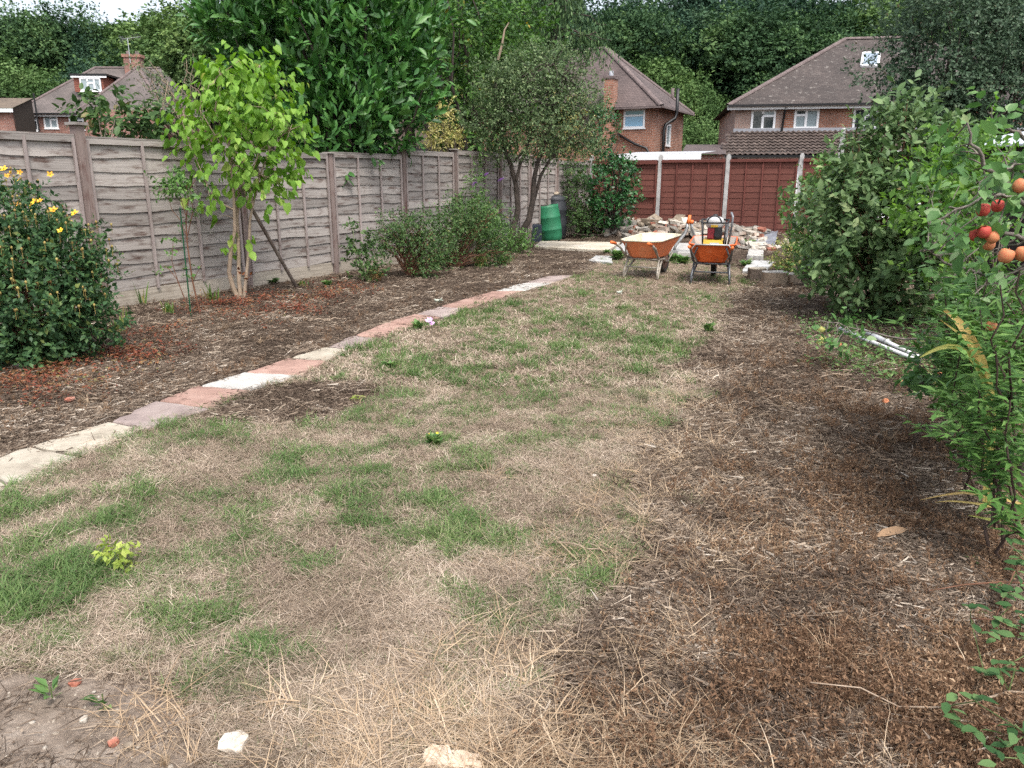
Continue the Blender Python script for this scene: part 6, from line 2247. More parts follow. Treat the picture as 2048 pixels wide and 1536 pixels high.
tag(link('low_weeds', npmesh('low_weeds', Vw, [Fw], M_WEED, True, tint=np.repeat(wr.random(len(wp)), kw))), 'low green weeds spreading round the metal poles below the leafy shrub', 'weeds', None, 'stuff')

# ------------------------------------------------------------------ wheelbarrows, compactor, butts, rubble, logs
M_ORANGE_P = noise_mat('orange_tray_paint', [(.28, (.34, .12, .06)), (.42, (.58, .1, .022)), (.6, (.72, .14, .035)), (.74, (.74, .2, .08)), (.8, (.5, .36, .27))], 6, .5, .1, detail=9)
M_ORANGE_D = noise_mat('faded_dusty_orange', [(.25, (.48, .19, .1)), (.5, (.66, .19, .075)), (.66, (.68, .24, .11)), (.8, (.55, .4, .3))], 4, .6, .1)
M_CEMENT = noise_mat('dried_cement', [(.3, (.36, .32, .22)), (.5, (.52, .48, .37)), (.7, (.62, .59, .48))], 5, .95, .4)
M_GREYIN = noise_mat('scuffed_grey_inside', [(.3, (.22, .2, .18)), (.5, (.36, .33, .3)), (.7, (.5, .3, .2))], 5, .7, .2)
M_GALV = noise_mat('galvanised_tube', [(.3, (.28, .28, .28)), (.7, (.5, .5, .49))], 6, .45, .05, metal=.6)
M_DIRTTUBE = noise_mat('cement_splashed_tube', [(.3, (.2, .18, .15)), (.6, (.36, .33, .28)), (.75, (.5, .47, .4))], 9, .7, .15, metal=.2)
M_BLUETUBE = noise_mat('dark_blue_grey_tube', [(.3, (.1, .11, .12)), (.7, (.2, .21, .22))], 6, .4, .05, metal=.5)
M_GRIP = flat_mat('orange_grip', (.72, .17, .04), .5)
M_RUBBER = noise_mat('tyre_rubber', [(.3, (.015, .015, .015)), (.7, (.05, .045, .04))], 8, .8, .2)
M_RIMR = noise_mat('rusty_rim', [(.3, (.12, .06, .045)), (.7, (.25, .17, .13))], 8, .7, .2)


def tray_loops(inset=0.0, scale=1.0, zoff=0.0):
    out = []
    for t, (x0, x1, y, z0, z1, ch) in enumerate(((-.20, .28, .19, .305, .305, .05), (-.25, .36, .225, .325, .33, .08), (-.36, .56, .295, .5, .53, .1), (-.41, .64, .325, .575, .625, .1))):
        x0, x1, y = x0 + inset, x1 - inset, y - inset
        pts = []
        for (x, yy, sx, sy) in ((x1, y, -1, -1), (x0, y, 1, -1), (x0, -y, 1, 1), (x1, -y, -1, 1)):
            for f in (0, 1):
                a = (x, yy + sy * ch) if (f == 0) == (sx * sy > 0) else (x + sx * ch, yy)
                pts.append(a)
        z = [z0 + (z1 - z0) * (p[0] - x0) / (x1 - x0) + zoff for p in pts]
        out.append([(p[0], p[1], zz) for p, zz in zip(pts, z)])
    return out


def barrow(label, loc, hd, outer, inner, tube, rimm, grip=M_GRIP):
    t = thing('wheelbarrow', label, 'wheelbarrow', (loc[0], loc[1], gz1(loc)), 'orange builders wheelbarrows', PI / 2 - hd)
    Lo, Li = tray_loops(), tray_loops(.012, zoff=.008)
    mb = MB()
    V = [p for l in Lo for p in l]
    F = [(k * 8 + j, k * 8 + (j + 1) % 8, (k + 1) * 8 + (j + 1) % 8, (k + 1) * 8 + j) for k in range(3) for j in range(8)]
    mb.add(V, F)
    mb.poly(Lo[0])
    tr_ = part('tray', mb, outer, t, False, True)
    mb = MB()
    V = [p for l in Li for p in l]
    mb.add(V, F)
    mb.poly(Li[0])
    part('tray_lining', mb, inner, tr_, False, True)
    rim = [np.array(p) for p in Lo[3]]
    rim = rim + [rim[0]]
    part('rim', MB().tube(rim, .013, 7, False), outer if inner is not M_CEMENT else M_CEMENT, tr_, True, True)
    for s in (1, -1):
        tb_ = MB().tube([(-.6, .285 * s, .545), (-.42, .28 * s, .47), (-.25, .26 * s, .335), (-.1, .235 * s, .285), (.2, .2 * s, .27), (.5, .1 * s, .21), (.72, .075 * s, .185)], .017, 8)
        hnd = part('handle', tb_, tube, t, True, True)
        part('grip', MB().tube([(-.76, .29 * s, .575), (-.74, .29 * s, .572), (-.6, .285 * s, .545)], [.021, .024, .022], 9), grip, hnd, True, True)
        part('leg', MB().tube([(-.16, .245 * s, .31), (-.27, .27 * s, .12), (-.29, .275 * s, .015), (-.26, .275 * s, .012), (-.14, .255 * s, .15), (.04, .215 * s, .275)], .016, 8), tube, t, True, True)
        part('brace', MB().tube([(-.4, .2 * s, .54), (-.33, .235 * s, .44), (-.25, .255 * s, .34)], .012, 6), tube, t, True, True)
    part('cross_bar', MB().tube([(-.2, .25, .29), (-.2, 0, .295), (-.2, -.25, .29)], .015, 8), tube, t, True, True)
    part('cross_bar', MB().tube([(-.22, .255, .17), (-.22, -.255, .17)], .012, 8), tube, t, True, True)
    M_ = np.array([[1, 0, 0], [0, 0, 1], [0, 1, 0]], float)
    prof = [(.125, -.03), (.16, -.04), (.178, -.028), (.183, 0), (.178, .028), (.16, .04), (.125, .03)]
    wh = part('wheel', MB().lathe(prof, 24, M_, (.72, 0, .183)), M_RUBBER, t, True, True)
    part('hub', MB().lathe([(.001, -.05), (.03, -.05), (.03, -.02), (.09, -.012), (.127, -.03), (.127, .03), (.09, .012), (.03, .02), (.03, .05), (.001, .05)], 20, M_, (.72, 0, .183)), rimm, wh, True, True)
    part('nose_bar', MB().tube([(.7, .075, .19), (.86, .09, .3), (.93, 0, .36), (.86, -.09, .3), (.7, -.075, .19)], .013, 7), tube, t, True, True)
    return t


h1_, h2_ = math.radians(31), math.radians(17)
l1 = G(1283, 557)
l1 = l1 + np.array([math.sin(h1_), math.cos(h1_), 0]) * .22
b1 = barrow('dusty orange wheelbarrow with cream cement crust, empty, left one of the two', l1, h1_, M_ORANGE_D, M_CEMENT, M_DIRTTUBE, M_RIMR)
l2 = G(1420, 567)
l2 = l2 + np.array([math.sin(h2_), math.cos(h2_), 0]) * .22
b2 = barrow('bright orange wheelbarrow carrying the plate compactor', l2, h2_, M_ORANGE_P, M_GREYIN, M_BLUETUBE, M_GRIP)
for ch_ in list(b2.children):
    if ch_.name.startswith('tray'):
        # name plate panel of the tray back is plain: only its pressed edge shows
        part('edge_bar', MB().tube([(-.3, .2, .33), (-.41, .29, .5), (-.425, .23, .58), (-.425, -.23, .58), (-.41, -.29, .5), (-.3, -.2, .33)], .012, 7), M_GALV, ch_, True, True)

# plate compactor standing in the right barrow
M_YELP = noise_mat('yellow_machine_paint', [(.3, (.45, .27, .02)), (.7, (.6, .38, .04))], 6, .45, .05)
M_REDP = flat_mat('dark_red_engine', (.2, .018, .025), .5)
M_BLK = flat_mat('black_machine_parts', (.02, .02, .022), .5)
M_WHT = noise_mat('white_tank', [(.3, (.4, .4, .4)), (.7, (.56, .56, .55))], 4, .4, 0)
M_GRYM = noise_mat('grey_cast_metal', [(.3, (.22, .23, .25)), (.7, (.38, .4, .42))], 8, .5, .2, metal=.4)
hv_ = np.array([math.sin(h2_), math.cos(h2_), 0])
cpos = l2 + hv_ * .06
cz = gz1(l2) + .4
comp = thing('plate_compactor', 'plate compactor with yellow base, red engine and white tank in barrow', 'compactor', (cpos[0], cpos[1], cz), None, PI / 2 - h2_)
mb = MB()
mb.add([(-.2, -.16, 0), (-.2, .16, 0), (.22, .16, 0), (.22, -.16, 0), (-.26, -.16, .1), (-.26, .16, .1), (.28, .16, .1), (.28, -.16, .1)], [(0, 1, 2, 3), (4, 5, 1, 0), (5, 6, 2, 1), (6, 7, 3, 2), (7, 4, 0, 3)])
part('base_plate', mb, M_GRYM, comp, False, True)
mb = MB()
mb.add([(-.22, -.15, .1), (-.22, .15, .1), (.2, .15, .1), (.2, -.15, .1), (-.17, -.14, .22), (-.17, .14, .22), (.17, .14, .24), (.17, -.14, .24)], [(4, 5, 6, 7), (0, 1, 5, 4), (1, 2, 6, 5), (2, 3, 7, 6), (3, 0, 4, 7)])
bc = part('base_cover', mb, M_YELP, comp, False, True)
part('name_plate', MB().box((-.198, -.02, .165), (.012, .13, .045), [[.92, 0, .38], [0, 1, 0], [-.38, 0, .92]]), M_GRYM, bc, False, True)
mb = MB().box((0, .045, .31), (.2, .1, .16))
mb.box((-.11, .045, .3), (.03, .08, .1))
part('engine', mb, M_REDP, comp, False, True)
mb = MB().box((0, -.06, .31), (.2, .1, .16))
mb.lathe([(.001, .03), (.055, .03), (.06, 0)], 14, np.array([[0, 0, -1], [0, 1, 0], [1, 0, 0]], float), (-.1, -.06, .31))
part('recoil_starter', mb, M_BLK, comp, False, True)
mb = MB()
mb.lathe([(.001, .1), (.06, .1), (.1, .085), (.12, .05), (.12, -.04), (.1, -.06), (.001, -.06)], 16, np.diag([1, 1.05, 1.]), (.02, .0, .45))
tk_ = part('fuel_tank', mb, M_WHT, comp, True, True)
part('cap', MB().lathe([(.001, .035), (.03, .035), (.035, 0)], 12, None, (.02, 0, .55)), M_BLK, tk_, True, True)
part('tank_label', MB().box((-.105, 0, .42), (.012, .1, .03)), M_YELP, tk_, False, True)
fr2 = [(-.2, -.18, .47), (-.2, .18, .47), (.2, .2, .5), (.2, -.2, .5), (-.2, -.18, .47)]
part('roll_frame', MB().tube(fr2, .013, 7), M_BLK, comp, True, True)
for x, y, z in ((-.2, -.17, .47), (-.2, .17, .47), (.2, .19, .5), (.2, -.19, .5)):
    part('frame_post', MB().tube([(x * .9, y * .85, .12), (x, y, z)], .012, 7), M_BLK, comp, True, True)
an_ = np.linspace(0, PI, 9)
part('lifting_hoop', MB().tube([(-.2, .1 * math.cos(a_), .47 + .1 * math.sin(a_)) for a_ in an_], .011, 7), M_BLK, comp, True, True)
part('handle_bar', MB().tube([(.14, -.2, .12), (.1, -.24, .4), (-.02, -.25, .55), (.2, -.22, .6)], .016, 7), M_GRYM, comp, True, True)
part('exhaust', MB().box((.12, -.17, .35), (.16, .05, .2)), M_GRYM, comp, False, True)

# upturned third barrow with its handles in the air
ub_ = G(1372, 506, .1)
ub_[2] = .105
up3 = thing('upturned_wheelbarrow', 'grey steel barrow frame tipped up, its bent handles rising to orange grips', 'wheelbarrow', ub_)


def q6(px, py, dy=0.0):
    return PY(px, py, ub_[1] + dy)


part('handle', MB().tube([q6(1347, 503), q6(1352, 490), q6(1362, 478), q6(1371, 466), q6(1374, 455), q6(1375, 446)], .028, 9), M_GALV, up3, True)
part('handle', MB().tube([q6(1352, 480, .6), q6(1364, 470, .4), q6(1372, 462, .15), q6(1376, 455, .05)], .024, 9), M_GALV, up3, True)
part('handle', MB().tube([q6(1401, 492, .2), q6(1396, 480, .15), q6(1388, 470, .1), q6(1384, 460, .05), q6(1383, 446)], .03, 9), M_GALV, up3, True)
part('grip', MB().tube([q6(1376, 447), q6(1378, 440), q6(1380, 430)], [.04, .035, .028], 9), M_GRIP, up3, True)
part('grip', MB().tube([q6(1383, 447), q6(1384, 440)], [.04, .03], 9), M_GRIP, up3, True)
mb = MB()
mb.add([q6(1340, 511), q6(1402, 516), q6(1418, 492, 1.2), q6(1362, 489, 1.2), q6(1344, 505), q6(1403, 507), q6(1414, 489, 1.2), q6(1365, 486, 1.2)], [(4, 5, 6, 7), (0, 1, 5, 4), (1, 2, 6, 5), (2, 3, 7, 6), (3, 0, 4, 7)])
part('tray', mb, noise_mat('bare_steel_tray', [(.3, (.32, .31, .29)), (.6, (.46, .44, .41)), (.75, (.55, .53, .5))], 4, .6, .1, metal=.2), up3)
part('bracket', MB().box(q6(1349, 503, -.08), (.12, .06, .05)), M_GALV, up3)

# ---- water butts
wb = G(1103, 482)
wb[2] = 0
gbt = thing('water_butt', 'green plastic water butt leaning slightly beside the concrete pad', 'water butt', (wb[0], wb[1], 0))
tl = math.radians(8)
Mt = np.array([[math.cos(tl), 0, -math.sin(tl)], [0, 1, 0], [math.sin(tl), 0, math.cos(tl)]])
M_GREENB = noise_mat('green_barrel_plastic', [(.3, (.016, .11, .05)), (.6, (.028, .17, .085)), (.75, (.07, .2, .12))], 2.5, .45, .03)
pf = [(.001, 0), (.24, 0), (.265, .03), (.275, .12), (.285, .26), (.29, .27), (.29, .295), (.285, .305), (.285, .55), (.29, .56), (.29, .585), (.283, .595), (.27, .8), (.262, .86), (.25, .86), (.245, .78), (.001, .77)]
part('barrel', MB().lathe(pf, 28, Mt, (wb[0], wb[1], .0)), M_GREENB, gbt, True)
mb = MB()
for k in range(8):
    c_ = np.array([wb[0], wb[1], 0]) + Mt @ np.array([rng.normal(0, .1), rng.normal(0, .1), .84])
    mb.add(*leaves_geo('mid', c_[None], rng.normal(0, 1, (1, 3)), np.array([[0, 0, 1.]]), np.array([.16]))[:2])
part('fallen_leaf', mb, flat_mat('wet_brown_leaf', (.16, .075, .045), .8), gbt)
wk = wb + np.array([.1, .6, 0])
kbt = thing('water_butt', 'black lidded water butt behind the green one', 'water butt', (wk[0], wk[1], 0))
M_BLKB = noise_mat('black_barrel_plastic', [(.3, (.02, .022, .026)), (.7, (.05, .053, .06))], 2.5, .5, .03)
pk_ = [(.001, 0), (.22, 0), (.29, .05), (.31, .35), (.315, .38), (.31, .41), (.3, .7), (.31, .72), (.3, .75), (.27, .98)]
part('barrel', MB().lathe(pk_, 26, None, (wk[0], wk[1], 0)), M_BLKB, kbt, True)
part('lid', MB().lathe([(.285, .95), (.29, 1.0), (.25, 1.05), (.12, 1.08), (.001, 1.085)], 26, None, (wk[0], wk[1], 0)), M_BLKB, kbt, True)


def rock(mb, c_, s, r, flat_=.75, sub=1):
    t_ = (1 + 5 ** .5) / 2
    V = np.array([(-1, t_, 0), (1, t_, 0), (-1, -t_, 0), (1, -t_, 0), (0, -1, t_), (0, 1, t_), (0, -1, -t_), (0, 1, -t_), (t_, 0, -1), (t_, 0, 1), (-t_, 0, -1), (-t_, 0, 1)], float)
    F = [(0, 11, 5), (0, 5, 1), (0, 1, 7), (0, 7, 10), (0, 10, 11), (1, 5, 9), (5, 11, 4), (11, 10, 2), (10, 7, 6), (7, 1, 8), (3, 9, 4), (3, 4, 2), (3, 2, 6), (3, 6, 8), (3, 8, 9), (4, 9, 5), (2, 4, 11), (6, 2, 10), (8, 6, 7), (9, 8, 1)]
    V = unit(V)
    if sub:
        V = list(map(tuple, V))
        idx, F2 = {}, []

        def midp(a, b):
            k = (min(a, b), max(a, b))
            if k not in idx:
                idx[k] = len(V)
                V.append(tuple(unit(np.array(V[a]) + np.array(V[b]))))
            return idx[k]
        for a, b, c in F:
            ab_, bc_, ca = midp(a, b), midp(b, c), midp(c, a)
            F2 += [(a, ab_, ca), (b, bc_, ab_), (c, ca, bc_), (ab_, bc_, ca)]
        F, V = F2, np.array(V)
    V = np.clip(V * (1 + r.normal(0, .16, (len(V), 1))), [-.85, -.8, -.6], [.8, .85, .65])
    V = V * np.array([1, r.uniform(.65, 1), flat_ * r.uniform(.8, 1.1)]) * s
    a = r.uniform(0, 6.28)
    Rz = np.array([[math.cos(a), -math.sin(a), 0], [math.sin(a), math.cos(a), 0], [0, 0, 1]])
    return mb.add(V @ Rz.T + np.asarray(c_, float), F)


M_STONE = noise_mat('tan_stone', [(.3, (.14, .105, .075)), (.5, (.27, .22, .165)), (.7, (.38, .33, .26))], 9, .9, .4, vary=.25)
M_STONEW = noise_mat('pale_flint', [(.3, (.26, .22, .17)), (.5, (.44, .4, .34)), (.7, (.56, .53, .48))], 12, .8, .3, vary=.2)
M_BRICKR = noise_mat('old_red_brick', [(.3, (.2, .07, .045)), (.55, (.32, .125, .085)), (.72, (.42, .3, .24))], 10, .9, .4, vary=.2)
M_BRICKM = noise_mat('mortar_crusted_brick', [(.3, (.24, .14, .1)), (.45, (.33, .26, .21)), (.7, (.45, .41, .36))], 8, .95, .4, vary=.2)
M_BLOCK = noise_mat('grey_rubble_block', [(.3, (.16, .145, .13)), (.5, (.27, .25, .22)), (.7, (.4, .38, .34))], 8, .95, .4, vary=.2)
solo('lid_stone', rock(MB(), (wk[0], wk[1] - .02, 1.12), .13, rng, .5), M_STONE, (wk[0], wk[1], 1.085), 'flat tan stone weighing down the black butt lid', 'stone', smooth_=True)
wx = G(1073, 486)
mb = MB()
boxdir(mb, (wx[0], wx[1]), np.array([1, 0, 0]), np.array([0, -1, 0]), .24, .22, 0, .42)
t = thing('plastic_crate', 'small dark blue ribbed plastic bin left of the green butt', 'bin', (wx[0], wx[1], 0))
M_DBLUE = flat_mat('dark_blue_plastic', (.03, .04, .06), .5)
part('body', mb, M_DBLUE, t)
for k in range(5):
    part('rib', MB().box((wx[0] - .096 + .048 * k, wx[1] - .008, .2), (.016, .016, .38)), M_DBLUE, t)

# ---- rubble heaps: every brick, block and stone is a piece of its heap
rr_ = np.random.default_rng(131)


def rubble(label, s0, s1, d0, d1, n, zadd, loc_s):
    loc = np.array([*RF_A, 0]) + RDIR * loc_s - RN * .9
    t = thing('rubble_heap', label, 'rubble', (loc[0], loc[1], 0))
    protos = {}
    for k in range(5):
        protos['stone', k] = rock(MB(), (0, 0, 0), 1, rr_, .75).mesh('stone', [M_STONE, M_STONE, M_BLOCK, M_BLOCK, M_STONEW][k], False)
        protos['brick', k] = MB().box((0, 0, 0), (.215, .105, .068), None, .004, rr_).mesh('brick', [M_BRICKR, M_BRICKM, M_BRICKM, M_BRICKR, M_BLOCK][k])
        protos['block', k] = MB().box((0, 0, 0), (.3 + .05 * k, .2, .1), None, .014, rr_).mesh('block', [M_BLOCK, M_BRICKM, M_STONEW, M_BLOCK, M_STONE][k])
        protos['slab_piece', k] = MB().box((0, 0, 0), (.42, .3, .05), None, .018, rr_).mesh('slab_piece', [M_BLOCK, M_STONEW, M_STONE, M_BLOCK, M_STONEW][k])
    for k in range(n):
        s_, d_ = rr_.uniform(s0, s1), d0 + (d1 - d0) * rr_.beta(1.6, 1.6)
        p = np.array([*RF_A, 0]) + RDIR * s_ - RN * d_
        kind = rr_.choice(['stone', 'brick', 'block', 'slab_piece'], p=[.24, .46, .17, .13])
        o = link(kind, protos[kind, rr_.integers(5)], t)
        sc_ = .045 + .11 * rr_.random() ** 1.8 if kind == 'stone' else rr_.uniform(.85, 1.15)
        h = zadd * rr_.random() * math.exp(-((d_ - (d0 + d1) / 2) / (.3 * (d1 - d0))) ** 2)
        o.location = (p[0] - loc[0], p[1] - loc[1], gz1(p) + h + (.4 * sc_ if kind == 'stone' else .035))
        o.scale = (sc_,) * 3
        o.rotation_euler = (rr_.normal(0, .22), rr_.normal(0, .22), rr_.uniform(0, 6.28))
    return t


rubble('long heap of rubble stones and bricks along the red fence', .35, 4.7, .25, 1.75, 330, .17, 2.4)
rubble('smaller rubble heap beside the right hand bush', 5.6, 7.0, .3, 1.7, 70, .18, 6.3)
rubble('scattered bricks and stones on bare soil between the heaps', 4.2, 6.6, 1.2, 3.4, 46, .0, 5.4)
# dead sticks raked in front of the heap
mb = MB()
for k in range(60):
    g_ = G(rr_.uniform(1130, 1240), rr_.uniform(462, 480))
    a = rr_.normal(0, .6)
    L_ = rr_.uniform(.2, .7)
    z_ = gz1(g_) + rr_.uniform(.02, .16)
    mb.tube([[g_[0], g_[1], z_], [g_[0] + L_ * .5 * math.cos(a), g_[1] + L_ * .5 * math.sin(a), z_ + .03], [g_[0] + L_ * math.cos(a), g_[1] + L_ * math.sin(a), z_ - .01]], .008, 4, False)
g_ = G(1185, 472)
solo('stick_pile', mb, M_BARK, (g_[0], g_[1], 0), 'raked pile of dead sticks between the butts and the rubble', 'sticks', kind='stuff')
# torn blue grey sheeting on the soil
mb = MB()
r2_ = np.random.default_rng(9)
us_ = np.linspace(0, 1, 9)
c0, c1, c2_, c3_ = G(1500, 500), G(1548, 498), G(1556, 478), G(1516, 480)
V = [(c0 * (1 - u) + c1 * u) * (1 - v) + (c3_ * (1 - u) + c2_ * u) * v for v in us_ for u in us_]
V = np.array(V)
V[:, 2] = [gz1(p) + .05 + .05 * r2_.random() for p in V]
mb.add(V, [(i * 9 + j, i * 9 + j + 1, (i + 1) * 9 + j + 1, (i + 1) * 9 + j) for i in range(8) for j in range(8)])
solo('plastic_sheet', mb, noise_mat('grey_plastic_sheet', [(.3, (.1, .11, .13)), (.7, (.3, .32, .36))], 4, .4, .2), (c0[0], c0[1], 0), 'crumpled grey plastic sheet lying on the soil among rubble', 'sheet', smooth_=True)

# ---- sawn logs
M_CUT = noise_mat('weathered_cut_wood', [(.3, (.36, .3, .24)), (.5, (.5, .45, .38)), (.7, (.62, .58, .52))], 7, .9, .3, stretch=(1, 1, 3))
for px, py, Rl, Hl, sq, bm, cm, lb in [(1516, 561, .13, .17, .85, M_BARK, M_SLAB['cream'], 'sawn log round with brown bark, leftmost of the three'), (1553, 568, .185, .16, .7, M_BARKP, M_SLAB['pale'], 'wide sawn log round with bleached top, middle of the three'), (1589, 566, .15, .12, .8, M_BARKP, M_STONEW, 'crumbling pale log round, rightmost beside the golden bush')]:
    g_ = G(px, py) + [0, Rl * .6, 0]
    r_ = np.random.default_rng(px)
    t = thing('log_round', lb, 'log', (g_[0], g_[1], 0), 'sawn log rounds')
    an_ = np.arange(22) / 22 * 2 * PI
    rad = Rl * (1 + .1 * np.sin(an_ * 2 + r_.uniform(0, 6)) + r_.normal(0, .03, 22))
    lo = np.c_[g_[0] + rad * np.cos(an_), g_[1] + sq * rad * np.sin(an_), np.full(22, -.03)]
    hi = lo + [0, 0, Hl + .03]
    mb = MB().add(np.vstack([lo, hi]), [(j, (j + 1) % 22, 22 + (j + 1) % 22, 22 + j) for j in range(22)])
    part('bark', mb, bm, t)
    top_ = np.c_[g_[0] + rad * .97 * np.cos(an_), g_[1] + sq * rad * .97 * np.sin(an_), np.full(22, Hl + .012) + r_.normal(0, .004, 22)]
    mb = MB().add(np.vstack([hi * [1, 1, 1] - [0, 0, .004], top_, [[g_[0], g_[1], Hl + .015]]]), [(j, (j + 1) % 22, 22 + (j + 1) % 22, 22 + j) for j in range(22)] + [(22 + j, 22 + (j + 1) % 22, 44) for j in range(22)])
    part('cut_face', mb, cm, t)

# ---- metal poles
for a, b, r0, z_, lb in [((1680, 658), (1838, 722), .022, .12, 'long galvanised metal pole lying in the weeds, left of the pair'), ((1727, 662), (1840, 716), .025, .13, 'shorter galvanised metal pole lying in the weeds, right of the pair')]:
    A_, B_ = G(*a, z_), G(*b, .06)
    mb = MB().tube([A_, A_ + (B_ - A_) * .45, A_ + (B_ - A_) * .452, B_], [r0, r0, r0 * .82, r0 * .82], 10)
    t = thing('metal_pole', lb, 'pole', (A_[0], A_[1], 0), 'galvanised poles in the weeds')
    part('tube', mb, noise_mat('flaking_galvanised', [(.3, (.2, .19, .18)), (.5, (.45, .46, .47)), (.7, (.66, .67, .68))], 9, .5, .1, metal=.4), t, True)
    c_ = A_ + (B_ - A_) * .45
    part('clamp', MB().tube([c_ - (B_ - A_) * .012, c_ + (B_ - A_) * .012], r0 * 1.35, 10), M_GALV, t, True)

# ---- stones that can be told apart
for k, (px, py, s, m_, lb) in enumerate([(470, 1497, .045, M_STONEW, 'large cream flint at the bottom edge beside the dry tuft'), (151, 1370, .02, M_BRICKR, 'round reddish stone on the bare soil by the lawn edge'), (228, 1488, .018, M_BRICKR, 'orange brick chip on the bare soil lower left'), (168, 1441, .015, M_STONEW, 'white pebble on the bare soil below the rosettes'), (258, 1495, .016, M_STONE, 'tan pebble just right of the orange brick chip'), (520, 1503, .018, M_STONE, 'brown stone just right of the large cream flint'), (458, 1522, .02, M_STONEW, 'grey white stone just below the large cream flint'), (490, 1413, .012, M_STONEW, 'white pebble at the edge of the dark grass tuft'),
                                         (1875, 1314, .012, M_STONEW, 'white snail shell like pebble on the dark soil at right'), (1915, 1350, .014, M_STONEW, 'white pebble below the shell like pebble at right'), (1643, 981, .014, M_STONEW, 'white pebble in the brown weeds right of the straw'), (1545, 1475, .015, M_STONE, 'yellow pebble near the bottom edge right of centre'), (1232, 1496, .018, M_STONE, 'tan pebble in the straw at the bottom edge'), (1145, 1520, .02, M_STONEW, 'pale stone at the bottom edge in the straw'), (35, 738, .06, M_BLOCK, 'grey stone under the flowering shrub at the left edge'), (140, 803, .04, M_BRICKR, 'orange brick chip on the left bed'), (500, 705, .03, M_BRICKR, 'orange chip on the left bed beside the pink slabs'), (875, 532, .07, M_STONEW, 'white stone below the border shrubs'), (800, 1385, .015, M_STONE, 'tan pebble in the dry lawn lower centre'), (1190, 955, .02, M_STONEW, 'white pebble on the dry lawn right of centre'), (1405, 970, .02, M_STONEW, 'white stone at the edge of the brown weeds')]):
    g_ = G(px, py)
    z_ = gz1(g_)
    solo('stone', rock(MB(), (g_[0], g_[1], z_ + s * .4), s, rr_, .7), m_, (g_[0], g_[1], z_), lb, 'stone', smooth_=False)
mb = slab_mesh(MB(), [G(845, 1528, .03), G(965, 1545, .03), G(960, 1508, .03), G(860, 1488, .03)], -.02, .035, rr_)
g_ = G(900, 1515)
solo('broken_slab', mb, noise_mat('pale_sandstone', [(.3, (.42, .32, .23)), (.5, (.58, .46, .35)), (.7, (.68, .58, .46))], 9, .9, .3), (g_[0], g_[1], 0), 'broken pale sandstone piece at the bottom edge of the lawn', 'slab')
# dry curled leaf and loose sticks
g_ = G(1790, 1085)
Vl, Fl, _ = leaves_geo('laurel', np.array([[g_[0] + .09, g_[1] + .07, .03]]), np.array([[-.9, -.4, .05]]), np.array([[0, -.5, 1.]]), np.array([.2]), .6)
solo('dry_leaf', MB().add(Vl, Fl), flat_mat('dry_brown_leaf', (.3, .19, .11), .8), (g_[0], g_[1], 0), 'long dry curled brown leaf on the right bed', 'leaf', smooth_=True)
for a, b, r0, lb in [((1105, 1095), (1215, 1118), .004, 'thin grey stick on the straw right of centre'), ((1600, 990), (1765, 1095), .003, 'long thin dry stalk beside the curled brown leaf'), ((1640, 762), (1697, 757), .006, 'short pale stick on the right bed, farther one'), ((1645, 782), (1725, 790), .006, 'short pale stick on the right bed, nearer one'), ((1745, 890), (1810, 850), .004, 'thin pale stalk slanting on the right bed'), ((620, 645), (700, 640), .008, 'grey stick lying on the left bed'), ((300, 652), (345, 655), .008, 'dark stick lying below the rose'), ((470, 1060), (525, 1155), .002, 'thin yellow stalk lying on the left lawn'), ((1870, 1280), (1920, 1255), .006, 'pale stick near the brambles at right'), ((1750, 990), (1768, 967), .004, 'short pale stick in the brown weeds')]:
    A_, B_ = G(*a), G(*b)
    A_[2], B_[2] = gz1(A_) + .025, gz1(B_) + .03
    solo('stick', MB().tube(limb_path(A_, B_, rr_, 6, .02), np.linspace(r0, r0 * .7, 6), 6), M_BARKP, (A_[0], A_[1], 0), lb, 'stick', smooth_=True)

# ------------------------------------------------------------------ grass, straw, litter: uncountable ground cover
cr = np.random.default_rng(202)


def source(name, V, F, T, mat):
    o = bpy.data.objects.new(name, npmesh(name, V, [F], mat, False, tint=T))
    return o


def blade_tuft(n, L, w, rad, flat_, curl, r, segs=3):
    """tuft of n bent blades; flat_ 0 upright .. 1 lying"""
    V, F, T = [], [], []
    k0 = 0
    for k in range(n):
        a = r.uniform(0, 2 * PI)
        o = np.array([math.cos(a), math.sin(a), 0]) * rad * math.sqrt(r.random())
        b = r.uniform(0, 2 * PI)
        l = L * r.uniform(.45, 1.15)
        el = (1 - flat_) * r.uniform(.75, 1.4) + r.uniform(0, .2)
        el = min(el, 1.45)
        hd_ = np.array([math.cos(b), math.sin(b), 0])
        s = np.array([-math.sin(b), math.cos(b), 0])
        p = o.copy()
        p[2] = r.uniform(0, .012) * (flat_ > .5)
        tn = r.random()
        ww = w * r.uniform(.6, 1.3)
        ang = el
        for j in range(segs + 1):
            t = j / segs
            hw = ww * (1 - t * .85) * .5
            V += [p - s * hw, p + s * hw]
            T += [tn, tn]
            step = l / segs
            p = p + (hd_ * math.cos(ang) + np.array([0, 0, math.sin(ang)])) * step
            p[2] = max(p[2], .002)
            ang -= curl * r.uniform(.4, 1.4) / segs
            b2 = r.normal(0, .12)
            hd_ = np.array([hd_[0] * math.cos(b2) - hd_[1] * math.sin(b2), hd_[0] * math.sin(b2) + hd_[1] * math.cos(b2), 0])
        F += [(k0 + 2 * j, k0 + 2 * j + 1, k0 + 2 * j + 3, k0 + 2 * j + 2) for j in range(segs)]
        k0 += 2 * (segs + 1)
    return np.array(V), np.array(F), np.array(T)


